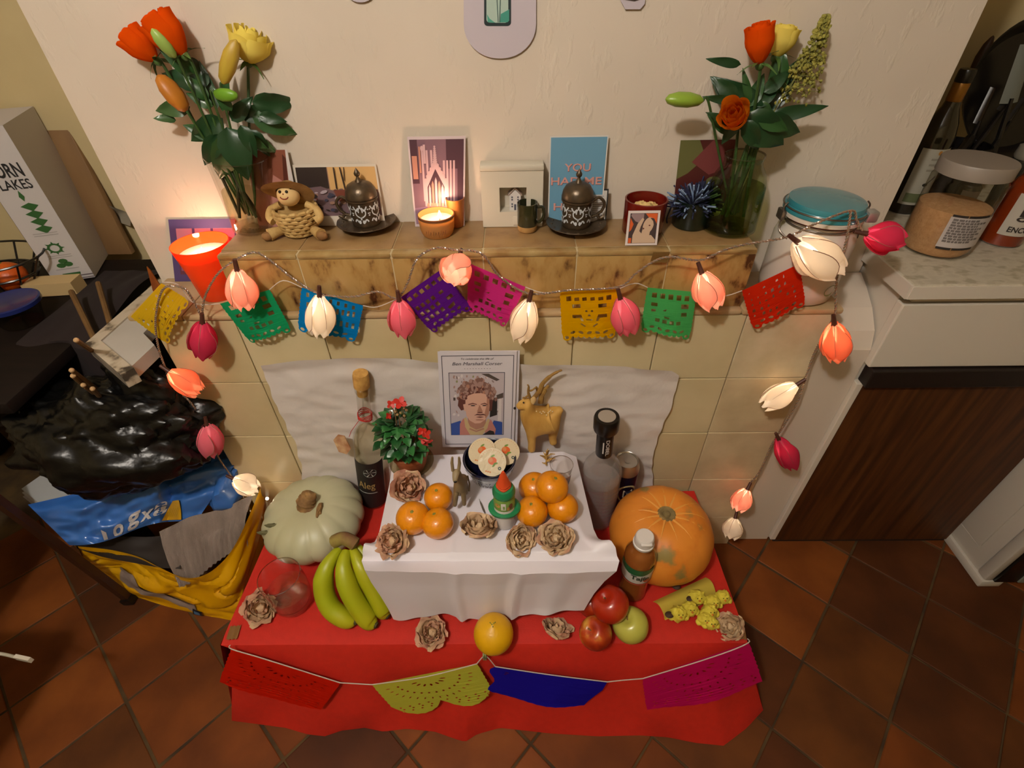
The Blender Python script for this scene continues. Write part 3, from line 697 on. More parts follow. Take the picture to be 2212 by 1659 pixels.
# ribbed bottle
p = Z(1288, 1098, ZT); X0, Y0 = .208, .80
H = zt(X0, Y0, 900)-ZT
t = thing('ribbed_bottle', 'clear ribbed bottle with black stopper, right of the white cloth', 'bottle', (X0, Y0, ZT+.002))
R = .047
pr = [(R*.72, 0), (R*.78, .006)]
for k in range(40):
    z = .012+k*(H*.50-.012)/39; pr.append((R*(.78+.22*k/39)+(.0012*math.sin(k*1.9) if k < 34 else 0), z))
pr += [(R*1.0, H*.53), (R*.93, H*.575), (R*.72, H*.62), (R*.45, H*.655), (.0185, H*.69), (.0175, H*.86)]
mobj('glass', *lathe(pr, 40), glass('ribbed_glass', 'efebe8', 1.4, milk=.10), t)
mobj('spirit', *lathe([(r*.94, z+.003) for r, z in pr[1:38]], 32), glass('spirit_grey', 'e8e0de', .6, milk=.16), t)
nk = mobj('neck_sleeve', *lathe([(.0192, H*.69), (.0195, H*.70), (.0195, H*.87), (.019, H*.875)], 28), m_black, t)
mobj('stopper', *lathe([(.019, H*.875), (.022, H*.88), (.022, H*.895), (.0275, H*.90), (.0285, H*.91), (.0285, H*.985), (.0265, H), (.0195, H), (.0195, H*.995)], 32), m_black, t)
mobj('stopper_disc', *lathe([(.0193, H*.994), (.0193, H*1.001), (.0005, H*1.001)], 28), mat('grey_disc', '9c9184', rough=.4), t)
fn = lambda x, z: (.0202*math.sin(z/.0202+.15), -.0202*math.cos(z/.0202+.15), H*.785-x)
mb = MB(); put_text(mb, 'DOBEL', 0, 0, 0.001, .05, .0085, fn, bold=.01); mb.add(poly([rect(-.018, -.0105, .018, -.0075)], fn)); mb.build('lettering', [K('c9c2bc')], nk)
lean(t, H, 1307, 900, .8)
# drink can
X0, Y0 = .270, .848; Hc = .19
t = thing('drink_can', 'dark blue drink can behind the ribbed bottle and the orange pumpkin', 'can', (X0, Y0, ZT+.002))
m_alu = mat('aluminium', 'b8b2a8', rough=.28, metal=.9); R = .033
cb = mobj('can_body', *lathe([(R*.8, 0), (R, .010), (R, Hc*.80)], 36), mat('can_navy', '16132c', rough=.3, metal=.2), t)
mobj('can_top', *lathe([(R, Hc*.80), (R, Hc*.86), (R*.86, Hc*.955), (R*.84, Hc*.975), (R*.80, Hc*.97), (R*.76, Hc*.945), (.001, Hc*.945)], 36), m_alu, t)
v, f = poly([ell(0, .004, .007, .012, 16), ell(0, .008, .003, .004, 10)]); mobj('ring_pull', [(a.x, a.y, Hc*.955) for a in v], f, m_alu, t)
R2 = R+.0008; fn = lambda x, z: (R2*math.sin(x/R2+.15), -R2*math.cos(x/R2+.15), z)
mb = MB(); mb.add(poly([ell(.0, Hc*.47, .026, .034, 40), ell(0, Hc*.47, .0215, .0285, 40)], fn, .01), 0)
fr2 = lambda x, z: fn(z*.95, Hc*.47-x)
put_text(mb, 'E', 1, 0, .002, .027, .026, fr2, bold=.03); fr3 = lambda x, z: tuple(Vector(fr2(x, z))+Vector((.0, -.0006, 0))); put_text(mb, 'E', 2, 0, .002, .020, .020, fr3, bold=0)
mb.build('emblem', [K('b8a878'), K('cdbba0'), K('16132c')], cb)
# chilli-powder style bottle with white cap
p = Z(1364, 1275, ZT); H = zt(p.x, p.y, 1158)-ZT
t = thing('sauce_bottle', 'amber bottle with white cap and white label, in front of the orange pumpkin', 'bottle', (p.x, p.y, ZT+.002))
R = .034; mobj('body', *lathe([(R*.86, 0), (R*.94, .006), (R*.9, H*.06), (R*.92, H*.45), (R*1.02, H*.62), (R*.98, H*.72), (R*.72, H*.80), (R*.50, H*.84), (R*.48, H*.87)], 36), mat('amber_plastic', '8a4f1e', '7a431a', ns=8, rough=.15, coat=.6), t)
mobj('cap', *lathe([(R*.64, H*.865), (R*.66, H*.87), (R*.66, H*.895), (R*.60, H*.90), (R*.60, H*.955), (R*.56, H*.99), (R*.5, H*1.0)], 28), mat('cap_white', 'd8d2cc', rough=.35), t)
mobj('cap_lip', *box((-.012, -R*.66, H*.965), (.012, -R*.4, H*.985), .002), mat('cap_white', 'd8d2cc'), t)
lb = mobj('label', *grid(lambda u, v: ((R*1.03-.0018*abs(v-.6))*math.sin(-1.8+3*u), -(R*1.03-.0018*abs(v-.6))*math.cos(-1.8+3*u), H*(.40+.24*v)), 36, 4), K('c9c4bc', .4), t)
R2 = R*1.045; fn = lambda x, z: (R2*math.sin(x/R2-.30), -R2*math.cos(x/R2-.30), z)
mb = MB(); mb.add(poly([[(-.05, H*.64), (-.05, H*.57), (-.02, H*.545), (.012, H*.552), (.045, H*.60), (.045, H*.65), (0, H*.645)]], fn, .008), 0)
mb.add(poly([[(-.05, H*.43), (-.02, H*.40), (.03, H*.41), (.045, H*.44), (.045, H*.415), (.02, H*.385), (-.03, H*.38), (-.05, H*.40)]], fn, .008), 1)
mb.add(poly([ell(.025, H*.46, .008, .006)], fn), 1)
fn2 = lambda x, z: tuple(Vector(fn(x, z))+Vector((0, -.0008, 0)))
put_text(mb, 'Tajín', 2, .008, H*.50, .042, .020, fn2, bold=.03); mb.build('lettering', [K('1f5a34', .4), K('a84a34', .4), K('2c3a28', .4)], lb)
lean(t, H, 1392, 1158, .6)
# water glass
p = Z(638, 1303, ZT); gx, gy = p.x, p.y; Hg = zt(gx, gy, 1245)-ZT
t = thing('water_glass', 'clear round tumbler of water on the left of the red cloth', 'glass', (gx, gy, ZT+.002))
prof = [(.030, 0), (.037, .003), (.043, .02), (.046, .04), (.047, Hg*.6), (.0455, Hg*.9), (.044, Hg)]
mobj('glass', *lathe(prof, 48, cap1=False), glass('tumbler_glass', 'fbfaf8', 1.3, 1.5), t)
mobj('thick_base', *lathe([(.029, .001), (.036, .004), (.041, .018), (.039, .021), (.001, .016)], 40, cap1=False), glass('tumbler_base', 'f4eeea', 2.2, 1.6, .05), t)
mobj('rim', *lathe([(.0445, Hg-.002), (.0455, Hg), (.0440, Hg+.0006), (.0435, Hg-.001)], 48, cap0=False, cap1=False), glass('tumbler_rim', 'd8d0c8', 2.5, 1.6), t)
mobj('water', *lathe([(.036, .018), (.0412, .024), (.0445, .04), (.0452, Hg*.52), (.0005, Hg*.52)], 48, cap1=False), glass('water', 'fcfbfa', 1.6, 1.33), t)
# bowl with yoghurt cups
p = Z(1060, 1030, ZB); bx, by = p.x, p.y; r = 57*mpp(Z(1060, 1010, ZB+.06))
t = thing('talavera_bowl', 'blue and white painted bowl holding three sealed cups', 'bowl', (bx, by, ZB+.004))
hb = .066
mobj('bowl', *lathe([(r*.55, 0), (r*.58, .004), (r*.80, .02), (r*.93, .042), (r*.98, hb-.006)], 40, cap1=False), mat('bowl_white', 'c6cbd2', rough=.2, coat=.5), t)
mn = mat('cobalt_glaze', '141634', rough=.2, coat=.5)
mobj('rim', *lathe([(r*.97, hb-.016), (r*1.0, hb-.014), (r*1.03, hb-.002), (r*1.0, hb), (r*.95, hb-.002), (r*.93, hb-.012)], 40, cap0=False, cap1=False), mn, t)
mobj('inside', *lathe([(r*.93, hb-.010), (r*.8, .03), (r*.5, .012), (.001, .011)], 40, cap0=False, cap1=False), mn, t)
def onbowl(x, z): R_ = r*(.62+.36*min(1, z/.05)**.6)+.0012; return (R_*math.sin(x/r), -R_*math.cos(x/r), z)
mb = MB()
for k in range(5):
    x0 = -.09+k*.045
    mb.add(poly([ell(x0, .027, .0045, .0045, 12), ell(x0, .027, .002, .002, 8)], onbowl))
    for q in range(9):
        a = q*2*PI/9; mb.add(poly([ell(x0+.011*math.cos(a), .027+.010*math.sin(a), .0048, .0016, 8, rot=a)], onbowl))
    for q in (-1, 1): mb.add(poly([[(x0+.0215+q*.001, .012), (x0+.0225+q*.006, .022), (x0+.0225+q*.005, .036), (x0+.0225+q*.001, .044), (x0+.0225+q*.002, .028)]], onbowl))
    mb.add(poly([ell(x0+.0225, .047, .006, .003, 10)], onbowl))
mb.build('painted_flowers', [mn], t)
def cup(px, py, rpx, d, label, k):
    c = Y(px, py, by+(-.030 if k == 1 else .012)); rr = rpx*mpp(c); c = Vector((c.x, c.y, max(c.z, ZB+.05)))
    t = thing('dessert_cup', label, 'cup', tuple(c), 'sealed cups in the painted bowl')
    t.rotation_mode = 'QUATERNION'; t.rotation_quaternion = align(d)
    mobj('tub', *lathe([(rr*.62, -.05), (rr*.66, -.048), (rr*.86, -.006), (rr*.97, -.005), (rr*.98, -.001)], 32), mat('cup_cream', 'cdbfa0', rough=.4), t)
    ld = mobj('foil_lid', *lathe([(rr*.98, -.001), (rr, 0), (rr*.99, .0012), (rr*.8, .0012), (.001, .0012)], 32), mat('foil_cream', 'd2c2a0', rough=.35, metal=.0, bump=.35, bs=110, coat=.3), t)
    ref = Vector((1, 0, 0)); inv = t.rotation_quaternion.inverted(); ex = inv @ ref; ex.z = 0; ex.normalize(); ey = Vector((-ex.y, ex.x, 0))
    cnt = [0]
    def fn(x, y): return ex*x*rr+ey*y*rr+Vector((0, 0, .0016+cnt[0]))
    mb = MB(); mb.add(poly([ell(.02, .08, .30, .27, 18)], fn), 0); cnt[0] = .0002
    mb.add(poly([ell(-.08, .14, .14, .16, 12)], fn), 3)
    for lx, ly, rt in ((.05, .42, .5), (.12, -.22, .9), (.25, -.10, .2)): mb.add(poly([ell(lx, ly, .16, .07, 10, rot=rt)], fn), 1)
    mb.add(poly([ell(.52, -.45, .12, .12, 14), ell(.52, -.45, .05, .05, 10)], fn), 2)
    for q in range(14):
        a = .3+q*.19; mb.add(poly([ell(.84*math.cos(a), .84*math.sin(a), .035, .018, 6, rot=a)], fn), 3)
    for q in range(3): mb.add(poly([ell(-.42+q*.14, -.62-.04*q, .07, .06, 8)], fn), 3)
    mb.build('lid_print', [K('d05a20', .4), K('6a8a3a', .4), K('3a4a44', .4), K('c8804a', .4)], ld)
cup(1041, 975, 31, (-.25, -.35, .9), 'sealed cup at the left back of the painted bowl', 0)
cup(1092, 975, 31, (.15, -.35, .9), 'sealed cup at the right back of the painted bowl', 2)
cup(1063, 998, 31, (.02, -.72, .75), 'sealed cup tilted forward at the front of the painted bowl', 1)
# shot glass
p = Z(1209, 1052, ZB); hs = .062
t = thing('shot_glass', 'small printed shot glass behind the clementines at the right', 'glass', (p.x+.002, p.y+.012, ZB+.004))
mobj('glass', *lathe([(.019, 0), (.020, .003), (.026, hs)], 32, cap1=False), glass('shot_glass', 'f4f1ec', 1.5, 1.5), t)
mobj('base', *lathe([(.0188, .001), (.0196, .010), (.001, .010)], 28, cap1=False), glass('tumbler_base', 'e6dcd6'), t)
mobj('rim', *lathe([(.0257, hs-.002), (.0265, hs), (.0255, hs+.0005), (.025, hs-.001)], 32, cap0=False, cap1=False), glass('tumbler_rim', 'd8d0c8'), t)
mb = MB()
Rs = lambda z: .0206+.0058*z/hs
for m, z0, z1, a0, a1 in ((0, .004, .036, -1.3, 1.2), (1, .0365, .038, -1.3, 1.2), (1, .039, .0405, -1.3, 1.2), (2, .024, .035, -1.1, -.1), (3, .012, .024, -.9, .2), (4, .006, .03, .3, .7), (2, .016, .024, .7, 1.1)):
    mb.add(grid(lambda u, v: ((Rs(z0+(z1-z0)*v)+.0002*(m+1))*math.sin(a0+(a1-a0)*u), -(Rs(z0+(z1-z0)*v)+.0002*(m+1))*math.cos(a0+(a1-a0)*u), z0+(z1-z0)*v), 14, 2), m)
mb.build('print', [K('a08a88', .4), K('9a5a4a', .4), K('4a68a0', .4), K('5a3028', .4), K('c09880', .4)], t)
p = Z(1180, 1010, ZB); t = thing('straw_sprig', 'pale dried straw sprig leaning left of the shot glass', 'dried sprig', (p.x, p.y+.01, ZB+.003))
mb = MB(); rg = random.Random(5)
for k in range(16):
    a = rg.uniform(0, 6.3); s = .012+.014*rg.random(); z = .004+.036*rg.random()
    mb.add(tube([(0, 0, z*.6), (s*.5*math.cos(a), s*.3*math.sin(a), z), (s*math.cos(a), s*.5*math.sin(a), z+.006*rg.random())], [.002, .0018, .0008], 5))
mb.add(tube([(0, 0, 0), (.001, 0, .02), (0, 0, .045)], .002, 6)); mb.build('straw', mat('straw', 'c6a056', 'a67c3a', ns=60, rough=.8), t)
# sweet bottle with orange nozzle
p = Z(1091, 1128, ZB); t = thing('sweet_bottle', 'little sweet bottle with orange nozzle, green brim and white base', 'bottle', (p.x, p.y, ZB+.004))
h = zt(p.x, p.y, 1022)-ZB; m_gp = mat('green_plastic', '1c7c4c', rough=.35)
mobj('base', *lathe([(.022, 0), (.023, .002), (.022, h*.27), (.02, h*.30)], 28), mat('white_plastic', 'c8c3bf', rough=.4), t)
mobj('brim', *lathe([(.018, h*.27), (.030, h*.285), (.031, h*.32), (.027, h*.345), (.021, h*.34)], 28, lambda th, k: 1+.10*math.cos(2*th)), m_gp, t)
lb = mobj('body', *lathe([(.0215, h*.32), (.022, h*.34), (.022, h*.58), (.02, h*.60)], 28), mat('label_green', '7a9a46', '6a8c3a', ns=50, rough=.4), t)
fn = lambda x, z: (.0226*math.sin(x/.0226), -.0226*math.cos(x/.0226), z)
mb = MB(); mb.add(poly([rect(-.026, h*.34, .026, h*.39)], fn, .007), 0); mb.add(poly([rect(-.006, h*.42, .004, h*.55), rect(-.002, h*.44, .002, h*.50)], fn), 0); mb.add(poly([ell(-.014, h*.49, .006, .006)], fn), 1); mb.add(poly([ell(.015, h*.47, .005, .009)], fn), 2); mb.add(poly([ell(.009, h*.44, .003, .006)], fn), 1)
mb.build('label_print', [K('d8d4cc'), K('c08a4a'), K('6a3a24')], lb)
mobj('shoulder', *lathe([(.0205, h*.58), (.0235, h*.61), (.0235, h*.66), (.019, h*.72), (.013, h*.73)], 28), m_gp, t)
mobj('nozzle', *lathe([(.0145, h*.71), (.015, h*.75), (.0135, h*.76), (.0145, h*.78), (.0125, h*.80), (.011, h*.84), (.006, h*.94), (.0025, h*1.0), (.0005, h)], 24, lambda th, k: 1+.05*math.cos(4*th)), mat('orange_plastic', 'd04a20', rough=.35), t)
# potted plant
p = Z(893, 1012, ZB); t = thing('potted_plant', 'small leafy plant with red flowers in a terracotta pot, on the white cloth', 'plant', (p.x, p.y, ZB+.004))
mobj('dish', *lathe([(.030, 0), (.034, .003), (.048, .016), (.052, .024), (.0505, .0245), (.046, .016), (.03, .006), (.001, .006)], 36, cap1=False), glass('dish_glass', 'd8d0b8', 1.4), t)
mobj('pot', *lathe([(.028, .006), (.034, .02), (.040, .052), (.043, .053), (.043, .062), (.039, .062), (.036, .052), (.001, .05)], 32, cap1=False), mat('terracotta_pot', 'a0562c', '8c4a26', ns=30, rough=.7), t)
mb = MB(); rg = random.Random(11); tips = []
for k in range(26):
    a = rg.uniform(0, 6.28); s = rg.uniform(.01, .052); z = rg.uniform(.09, .165)-s*.5
    tip = Vector((s*math.cos(a)-.008, s*math.sin(a)*.9, z)); tips.append(tip)
    mb.add(tube([(tip.x*.25, tip.y*.25, .05), (tip.x*.6, tip.y*.6, .05+(z-.05)*.55), tip], [.0022, .0018, .0012], 5))
mb.build('stems', mat('plant_stem', '3c5a22', rough=.6), t)
def leaf_mesh(name, L, W, fold, droop, m, wave=0, nu=6, nv=8, sc=0):
    def fn(u, v):
        u = u*2-1; wv = W*.5*(math.sin(PI*(v**.75)))**.8*(1-.25*v)+.0004
        if sc: wv *= 1+sc*math.sin(v*26)
        return Vector((u*wv, L*v, fold*abs(u)*wv-droop*L*v*v+wave*L*math.sin(v*9+u*2)*abs(u)))
    v, f = grid(fn, nu, nv); me = bpy.data.meshes.new(name); me.from_pydata([tuple(p) for p in v], [], f); me.materials.append(m)
    me.polygons.foreach_set('use_smooth', [True]*len(f)); me.update(); return me
m_kal = [mat('plant_leaf_%d' % k, a, b, ns=30, rough=.35, coat=.15) for k, (a, b) in enumerate([('1c4a22', '28602c'), ('16401e', '205026'), ('2c6630', '38763a')])]
kl = [leaf_mesh('leaf', .030, .027, .35, .25, m, .03, sc=.06) for m in m_kal]
for k in range(120):
    a = rg.uniform(0, 6.28); e = rg.uniform(-.35, 1.25); s = rg.uniform(.026, .052)
    c = Vector((s*math.cos(a)*math.cos(e*.9)-.008, s*math.sin(a)*math.cos(e*.9), .098+.062*math.sin(e)))
    share('leaf', kl[rg.randrange(3)], t, c, Quaternion((0, 0, 1), a-PI/2+rg.uniform(-.5, .5)) @ Quaternion((1, 0, 0), rg.uniform(-.5, .5)+e*.3), rg.uniform(.7, 1.1))
m_rf = mat('red_blossom', 'c02a1c', rough=.5)
fl_me = []
v, f = [], []
mb = MB()
for q in range(4):
    a = q*PI/2; mb.add(poly([ell(.0045*math.cos(a), .0045*math.sin(a), .005, .0038, 10, rot=a)], lambda x, y: (x, y, .3*math.hypot(x, y))))
fo = mb.build('blossom', m_rf, t); fo.location = (.045, -.026, .128); fo.rotation_euler = (.9, .3, 0); fo.scale = (1.3, 1.3, 1.3)
for (x, y, z, s) in ((.050, -.024, .139, 1.4), (.043, -.022, .146, 1.2), (.053, -.03, .121, 1.3), (.046, -.03, .112, 1.0), (-.022, .012, .195, 1.1), (-.002, .01, .200, 1.6), (.003, .012, .196, 1.2), (-.055, -.01, .15, 1.0), (-.03, .0, .172, .9)):
    share('blossom', fo.data, t, (x, y, z), (rg.uniform(.3, 1.3), rg.uniform(-.5, .5), rg.uniform(0, 3)), s)
mb = MB()
for a, b in (((-.02, .01, .13), (-.022, .012, .194)), ((0, .01, .13), (-.002, .01, .199)), ((.03, -.01, .10), (.045, -.026, .127)), ((-.03, 0, .12), (-.03, 0, .17)), ((-.012, .008, .13), (-.012, .006, .186))): mb.add(tube([a, ((a[0]+b[0])/2+.003, (a[1]+b[1])/2, (a[2]+b[2])/2), b], .0012, 5))
for q in range(9): mb.add(ball((-.03+.05*rg.random(), .01*rg.random(), .165+.025*rg.random()), .0035, 8, 6))
mb.build('flower_stalks', mat('flower_stalk', '7c7a44', '8a5a40', ns=80, rough=.6), t)

# straw deer and wooden donkey
m_straw = mat('straw_deer', 'cc9f50', 'b98a3c', ns=40, rough=.7, bump=.25, bs=120, stretch=(1, 1, .4))
pf = Z(1150, 977, ZB); U = 1.0/ (1/mpp(pf))
def dp(px, py, dy=0): return Y(px, py, pf.y+dy)
D0 = Vector((pf.x, pf.y, ZB+.004))
t = thing('straw_deer', 'straw-coloured toy deer facing left, right of the memorial leaflet', 'deer figure', tuple(D0))
nd = []; ed = []
def n_(px, py, r, dy=0, link=None, fix=None):
    v = dp(px, py, dy) if fix is None else fix
    nd.append((*(v-D0), r*U*1.0)); i = len(nd)-1
    if link is not None: ed.append((link, i))
    return i
yb2 = .022
ftr = Z(1190, 968, ZB+.006)
a0 = n_(1168, 910, 24, yb2); a1 = n_(1192, 905, 22, yb2, a0); a2 = n_(1146, 912, 23, .010, a0); a3 = n_(1136, 893, 17, .002, a2); a4 = n_(1140, 872, 17, 0, a3); a5 = n_(1126, 878, 11, 0, a4); n_(1116, 884, 5, 0, a5)
f1 = n_(1148, 940, 12, .004, a2); n_(1149, 960, 8.5, .0, f1); n_(1148, 978, 9, 0, len(nd)-1)
h1 = n_(1196, 928, 13, yb2, a1); n_(1193, 948, 9, yb2, h1); n_(1196, 962, 9, yb2, len(nd)-1)
n_(1206, 890, 9, yb2, a1); n_(1213, 884, 8, yb2, len(nd)-1)
v, f = skin(nd, ed, 2); zmin = min(p.z for p in v)
v = [p-Vector((0, 0, zmin)) for p in v]; dz = Vector((0, 0, -zmin))
mobj('body', v, f, m_straw, t)
def dl(px, py, dy=0): return dp(px, py, dy)-D0+dz
m_ant = mat('antler_straw', '9c7838', '7c5a28', ns=50, rough=.8)
for pts, rr in (([(1145, 862, .002), (1141, 850, .0), (1142, 838, 0), (1139, 834, 0)], [3, 2.4, 1.6, .8]), ([(1142, 848, 0), (1150, 846, .004), (1157, 840, .004)], [2.2, 1.8, .8]), ([(1150, 866, .01), (1165, 848, .014), (1172, 832, .016), (1190, 815, .016), (1206, 806, .016), (1214, 803, .016)], [4.5, 5, 4.2, 3, 2.2, .8]), ([(1168, 845, .016), (1178, 842, .02), (1186, 836, .02)], [3.5, 3, 1]), ([(1162, 850, .016), (1158, 838, .014)], [2.6, 1]), ([(1140, 858, 0), (1134, 862, -.004), (1128, 862, -.004)], [2, 1.6, .8]), ([(1168, 872, .018), (1170, 858, .018), (1178, 844, .018)], [6, 5, 3])):
    P = smooth_path([dl(*p) for p in pts], 4); n = len(P); R_ = [rr[min(int(i/4), len(rr)-1)]*U for i in range(n)]
    mobj('antler', *tube(P, R_, 7), m_ant, t)
mb = MB(); mb.add(lump(dl(1152, 868, -.012), (.006, .003, .011), .2, 2, 12, 8)); mobj_e = mb.build('ear', mat('ear_pale', 'd2b078', rough=.8), t)
mb = MB(); mb.add(lump(dl(1146, 867, .014), (.004, .003, .009), .2, 2, 12, 8)); mb.build('ear', mat('ear_pale', ''), t)
m_eye = mat('eye_black', '14100e', rough=.2)
mobj('eye', *ball(dl(1131, 873, -.0125), .0021, 10, 8), m_eye, t); mobj('nose', *ball(dl(1112, 885, -.001), .0032, 10, 8), m_eye, t)
mb = MB(); rg = random.Random(2)
for k in range(12): mb.add(ball(dl(1156+k*3.4+rg.uniform(-1, 1), 893+rg.uniform(-2, 8)-k*.2, yb2-.0235), .0016, 8, 6))
mb.build('spots', mat('spot_white', 'dcc8a0', rough=.8), t)
p = Z(996, 1108, ZB); D1 = Vector((p.x, p.y, ZB+.004)); U = mpp(p)
t = thing('wooden_donkey', 'small grey-brown wooden donkey with raised ears beside the clementines', 'animal figure', tuple(D1))
y0 = p.y
def n2(px, py, r, dy=0, link=None):
    v = Y(px, py, y0+dy)-D1; nd.append((*v, r*U*.72)); i = len(nd)-1
    if link is not None: ed.append((link, i))
    return i
nd, ed = [], []
b0 = n2(999, 1062, 18, .01); b1 = n2(1004, 1044, 16, .045, b0); b2 = n2(992, 1050, 14, -.004, b0); b3 = n2(988, 1036, 12, -.010, b2); b4 = n2(986, 1052, 9, -.022, b3); n2(986, 1062, 6.5, -.028, b4)
l1 = n2(988, 1078, 9, .0, b0); n2(985, 1110, 6.5, .0, l1)
l2 = n2(1003, 1078, 9, .002, b0); n2(1005, 1108, 6.5, .002, l2)
l3 = n2(1008, 1066, 9, .045, b1); n2(1008, 1084, 6, .045, l3)
l4 = n2(994, 1066, 8, .045, b1); n2(994, 1086, 6, .045, l4)
v, f = skin(nd, ed, 2); zm = min(q.z for q in v); v = [Vector((q.x, q.y, (q.z-zm))) for q in v]; dz = Vector((0, 0, -zm))
m_dk = mat('carved_wood', '8c7a5a', '74603f', ns=30, rough=.55, stretch=(1, 1, .3))
mobj('body', v, f, m_dk, t)
for px, s in ((979, -1), (995, 1)):
    mobj('ear', *tube([Y(px+2*s*-1, 1036, y0-.010)-D1+dz, Y(px, 1020, y0-.009)-D1+dz, Y(px+s*-1, 1008, y0-.008)-D1+dz], [.0034, .0032, .0022], 8), m_dk, t)
mobj('saddle_mark', *lump(Y(986, 1060, y0-.030)-D1+dz, (.0035, .002, .0025), .1, 2, 10, 8), m_eye, t)
mobj('tail', *tube([Y(1012, 1045, y0+.055)-D1+dz, Y(1016, 1062, y0+.05)-D1+dz, Y(1015, 1076, y0+.05)-D1+dz], [.002, .002, .003], 6), m_dk, t)

# yellow chick garland piece on the red cloth
p = Z(1490, 1305, ZT); t = thing('chick_decoration', 'yellow paper band with little yellow chicks, lying in front of the orange pumpkin', 'decoration', (p.x, p.y, ZT+.003))
m_yel = mat('yellow_felt', 'd6c640', 'cbb936', ns=50, rough=.8, bump=.2, bs=200)
A, B, C, D = (Z(1408, 1305, ZT+.004), Z(1525, 1245, ZT+.02), Z(1437, 1340, ZT+.004), Z(1552, 1285, ZT+.02))
O_ = Vector((p.x, p.y, ZT+.003))
def bandf(u, v):
    q = (A*(1-u)+B*u)*(1-v)+(C*(1-u)+D*u)*v; q = q-O_; q.z = .0015+.024*math.sin(PI*(.15+.85*v)) if v < .9 else .0015; return q
mobj('paper_band', *grid(bandf, 24, 14), paper('yellow_card', 'd4c050', .3), t)
for (px, py) in ((1447, 1272), (1432, 1333), (1478, 1299)):
    c = Z(px+14, py-5, ZT+.026)-O_; mobj('dark_hole', *ball((c.x, c.y, c.z), (.010, .008, .004), 14, 8), K('3a2412'), t)
for k, (px, py, s) in enumerate(((1505, 1290, 1.1), (1465, 1325, 1.1), (1490, 1315, 1.0), (1533, 1320, 1.0), (1560, 1290, 1.0), (1535, 1345, .9), (1522, 1338, .9), (1540, 1300, 1.0))):
    c = Z(px, py, ZT+.022)-O_; s *= 1.12
    b = mobj('chick', *lump((c.x, c.y, c.z), (.0155*s, .0135*s, .0165*s), .28, 3, 22, 14, k), m_yel, t)
    wings = MB()
    for q in (-1, 1): wings.add(lump((c.x+q*.013*s, c.y-.004, c.z-.004), (.007*s, .008*s, .006*s), .2, 3, 12, 8, k)); 
    wings.build('wings', m_yel, b)
    for q in (-1, 1): mobj('eye', *ball((c.x+q*.0035*s, c.y-.0095*s, c.z+.0135*s), .0013, 8, 6), m_eye, b)
    mobj('beak', *lathe([(.0026, 0), (.0004, .005)], 8, c=(c.x, c.y-.0125*s, c.z+.010*s)), K('c87a20'), b)

# ------------------------------------------------------------ on the mantel shelf
def card(name, label, cat, bl, br, tl, tr, yb, yt, shapes, mats, edge='d0c8bc', th=.0008, zb=None, grp=None, pname='print'):
    def foot(px):
        x = 0
        for _ in range(6): x = Y(px, row((x, yb, zb+.001)), yb).x
        return Vector((x, yb, zb+.001))
    BL, BR = foot(bl[0]), foot(br[0])
    TL, TR = Y(*tl, yt), Y(*tr, yt); TR.z = TR.z*.5+TL.z*.5; TL.z = TR.z
    t = thing(name, label, cat, tuple((BL+BR)/2), grp)
    mobj('sheet', *slab(TL, TR, BL, th, BR), K(edge), t, False, True)
    fn = frame(TL, TR, BL, .0003, BR)
    mb = art(fn, shapes, .00005); fn.k[0] = .0025 if False else .0006
    return t, mb, fn, mats
def fin(r, name='print'): return r[1].build(name, r[3], r[0], False, True)
R01 = rect(.0, .0, 1, 1)
# window-strip postcard behind the red candle
sh = [(0, R01)]
for k, x in enumerate((.10, .38, .66, .88)): sh += [(1, rect(x, .12, x+.24 if k < 3 else .98, .86)), (2, [(x, .12), (x+.23 if k < 3 else .98, .12), (x+.23 if k < 3 else .98, .45), (x+.14, .55), (x+.08, .42), (x, .5)]), (3, rect(x+.02, .18, x+.16 if k < 3 else .96, .26))]
fin(card('postcard', 'purple framed picture strip leaning on the wall behind the red candle', 'postcard', (378, 560), (520, 556), (362, 471), (508, 475), 1.04, 1.055, sh, [K('4a3a6a'), K('b87a8c'), K('5a2a3a'), K('8c4a6a')], zb=ZL))
# brown brochure behind the left vase
sh = [(0, R01), (1, [(0, 0), (.8, 0), (.95, 1), (0, 1)]), (2, [(.2, 0), (.5, 0), (.75, .62), (.55, .7)]), (3, [(.62, 0), (.75, 0), (.93, .9), (.86, .95)])]
fin(card('brochure', 'glossy reddish brown brochure standing behind the left glass vase', 'brochure', (560, 480), (655, 478), (528, 318), (622, 330), 1.03, 1.05, sh, [K('c8c0bc'), K('7c4636', .3), K('a8746a', .3), K('4e241c', .3)], zb=ZM))
# market postcard
sh = [(0, R01), (1, rect(.03, .17, .98, .96)), (2, rect(.03, .62, .40, .96)), (3, rect(.41, .60, .98, .96)), (4, [(.03, .17), (.98, .17), (.98, .55), (.80, .62), (.45, .58), (.30, .66), (.03, .62)])]
rg = random.Random(9)
for _ in range(70): x, y = rg.uniform(.06, .95), rg.uniform(.2, .62); sh.append((rg.choice([4, 5, 6, 7, 2, 1]), ell(x, y, .012+.03*rg.random(), .02+.035*rg.random(), 7, rot=rg.random()*3)))
sh += [(5, [(.45, .60), (.80, .62), (.74, .45), (.50, .42)]), (2, rect(.485, .62, .50, .96)), (2, [(.56, .96), (.575, .96), (.60, .62), (.585, .62)]), (2, [(.62, .96), (.61, .96), (.595, .75), (.605, .75)])]
fin(card('postcard', 'wide postcard of a busy market scene behind the straw doll and cup', 'postcard', (652, 474), (833, 470), (631, 355), (812, 355), 1.04, 1.055, sh, [K('cfc4b4', .4), K('8c6a5a', .4), K('2e2420', .4), K('cfa46a', .4), K('6a5458', .4), K('70382a', .4), K('a89aa0', .4), K('38384a', .4)], zb=ZM))
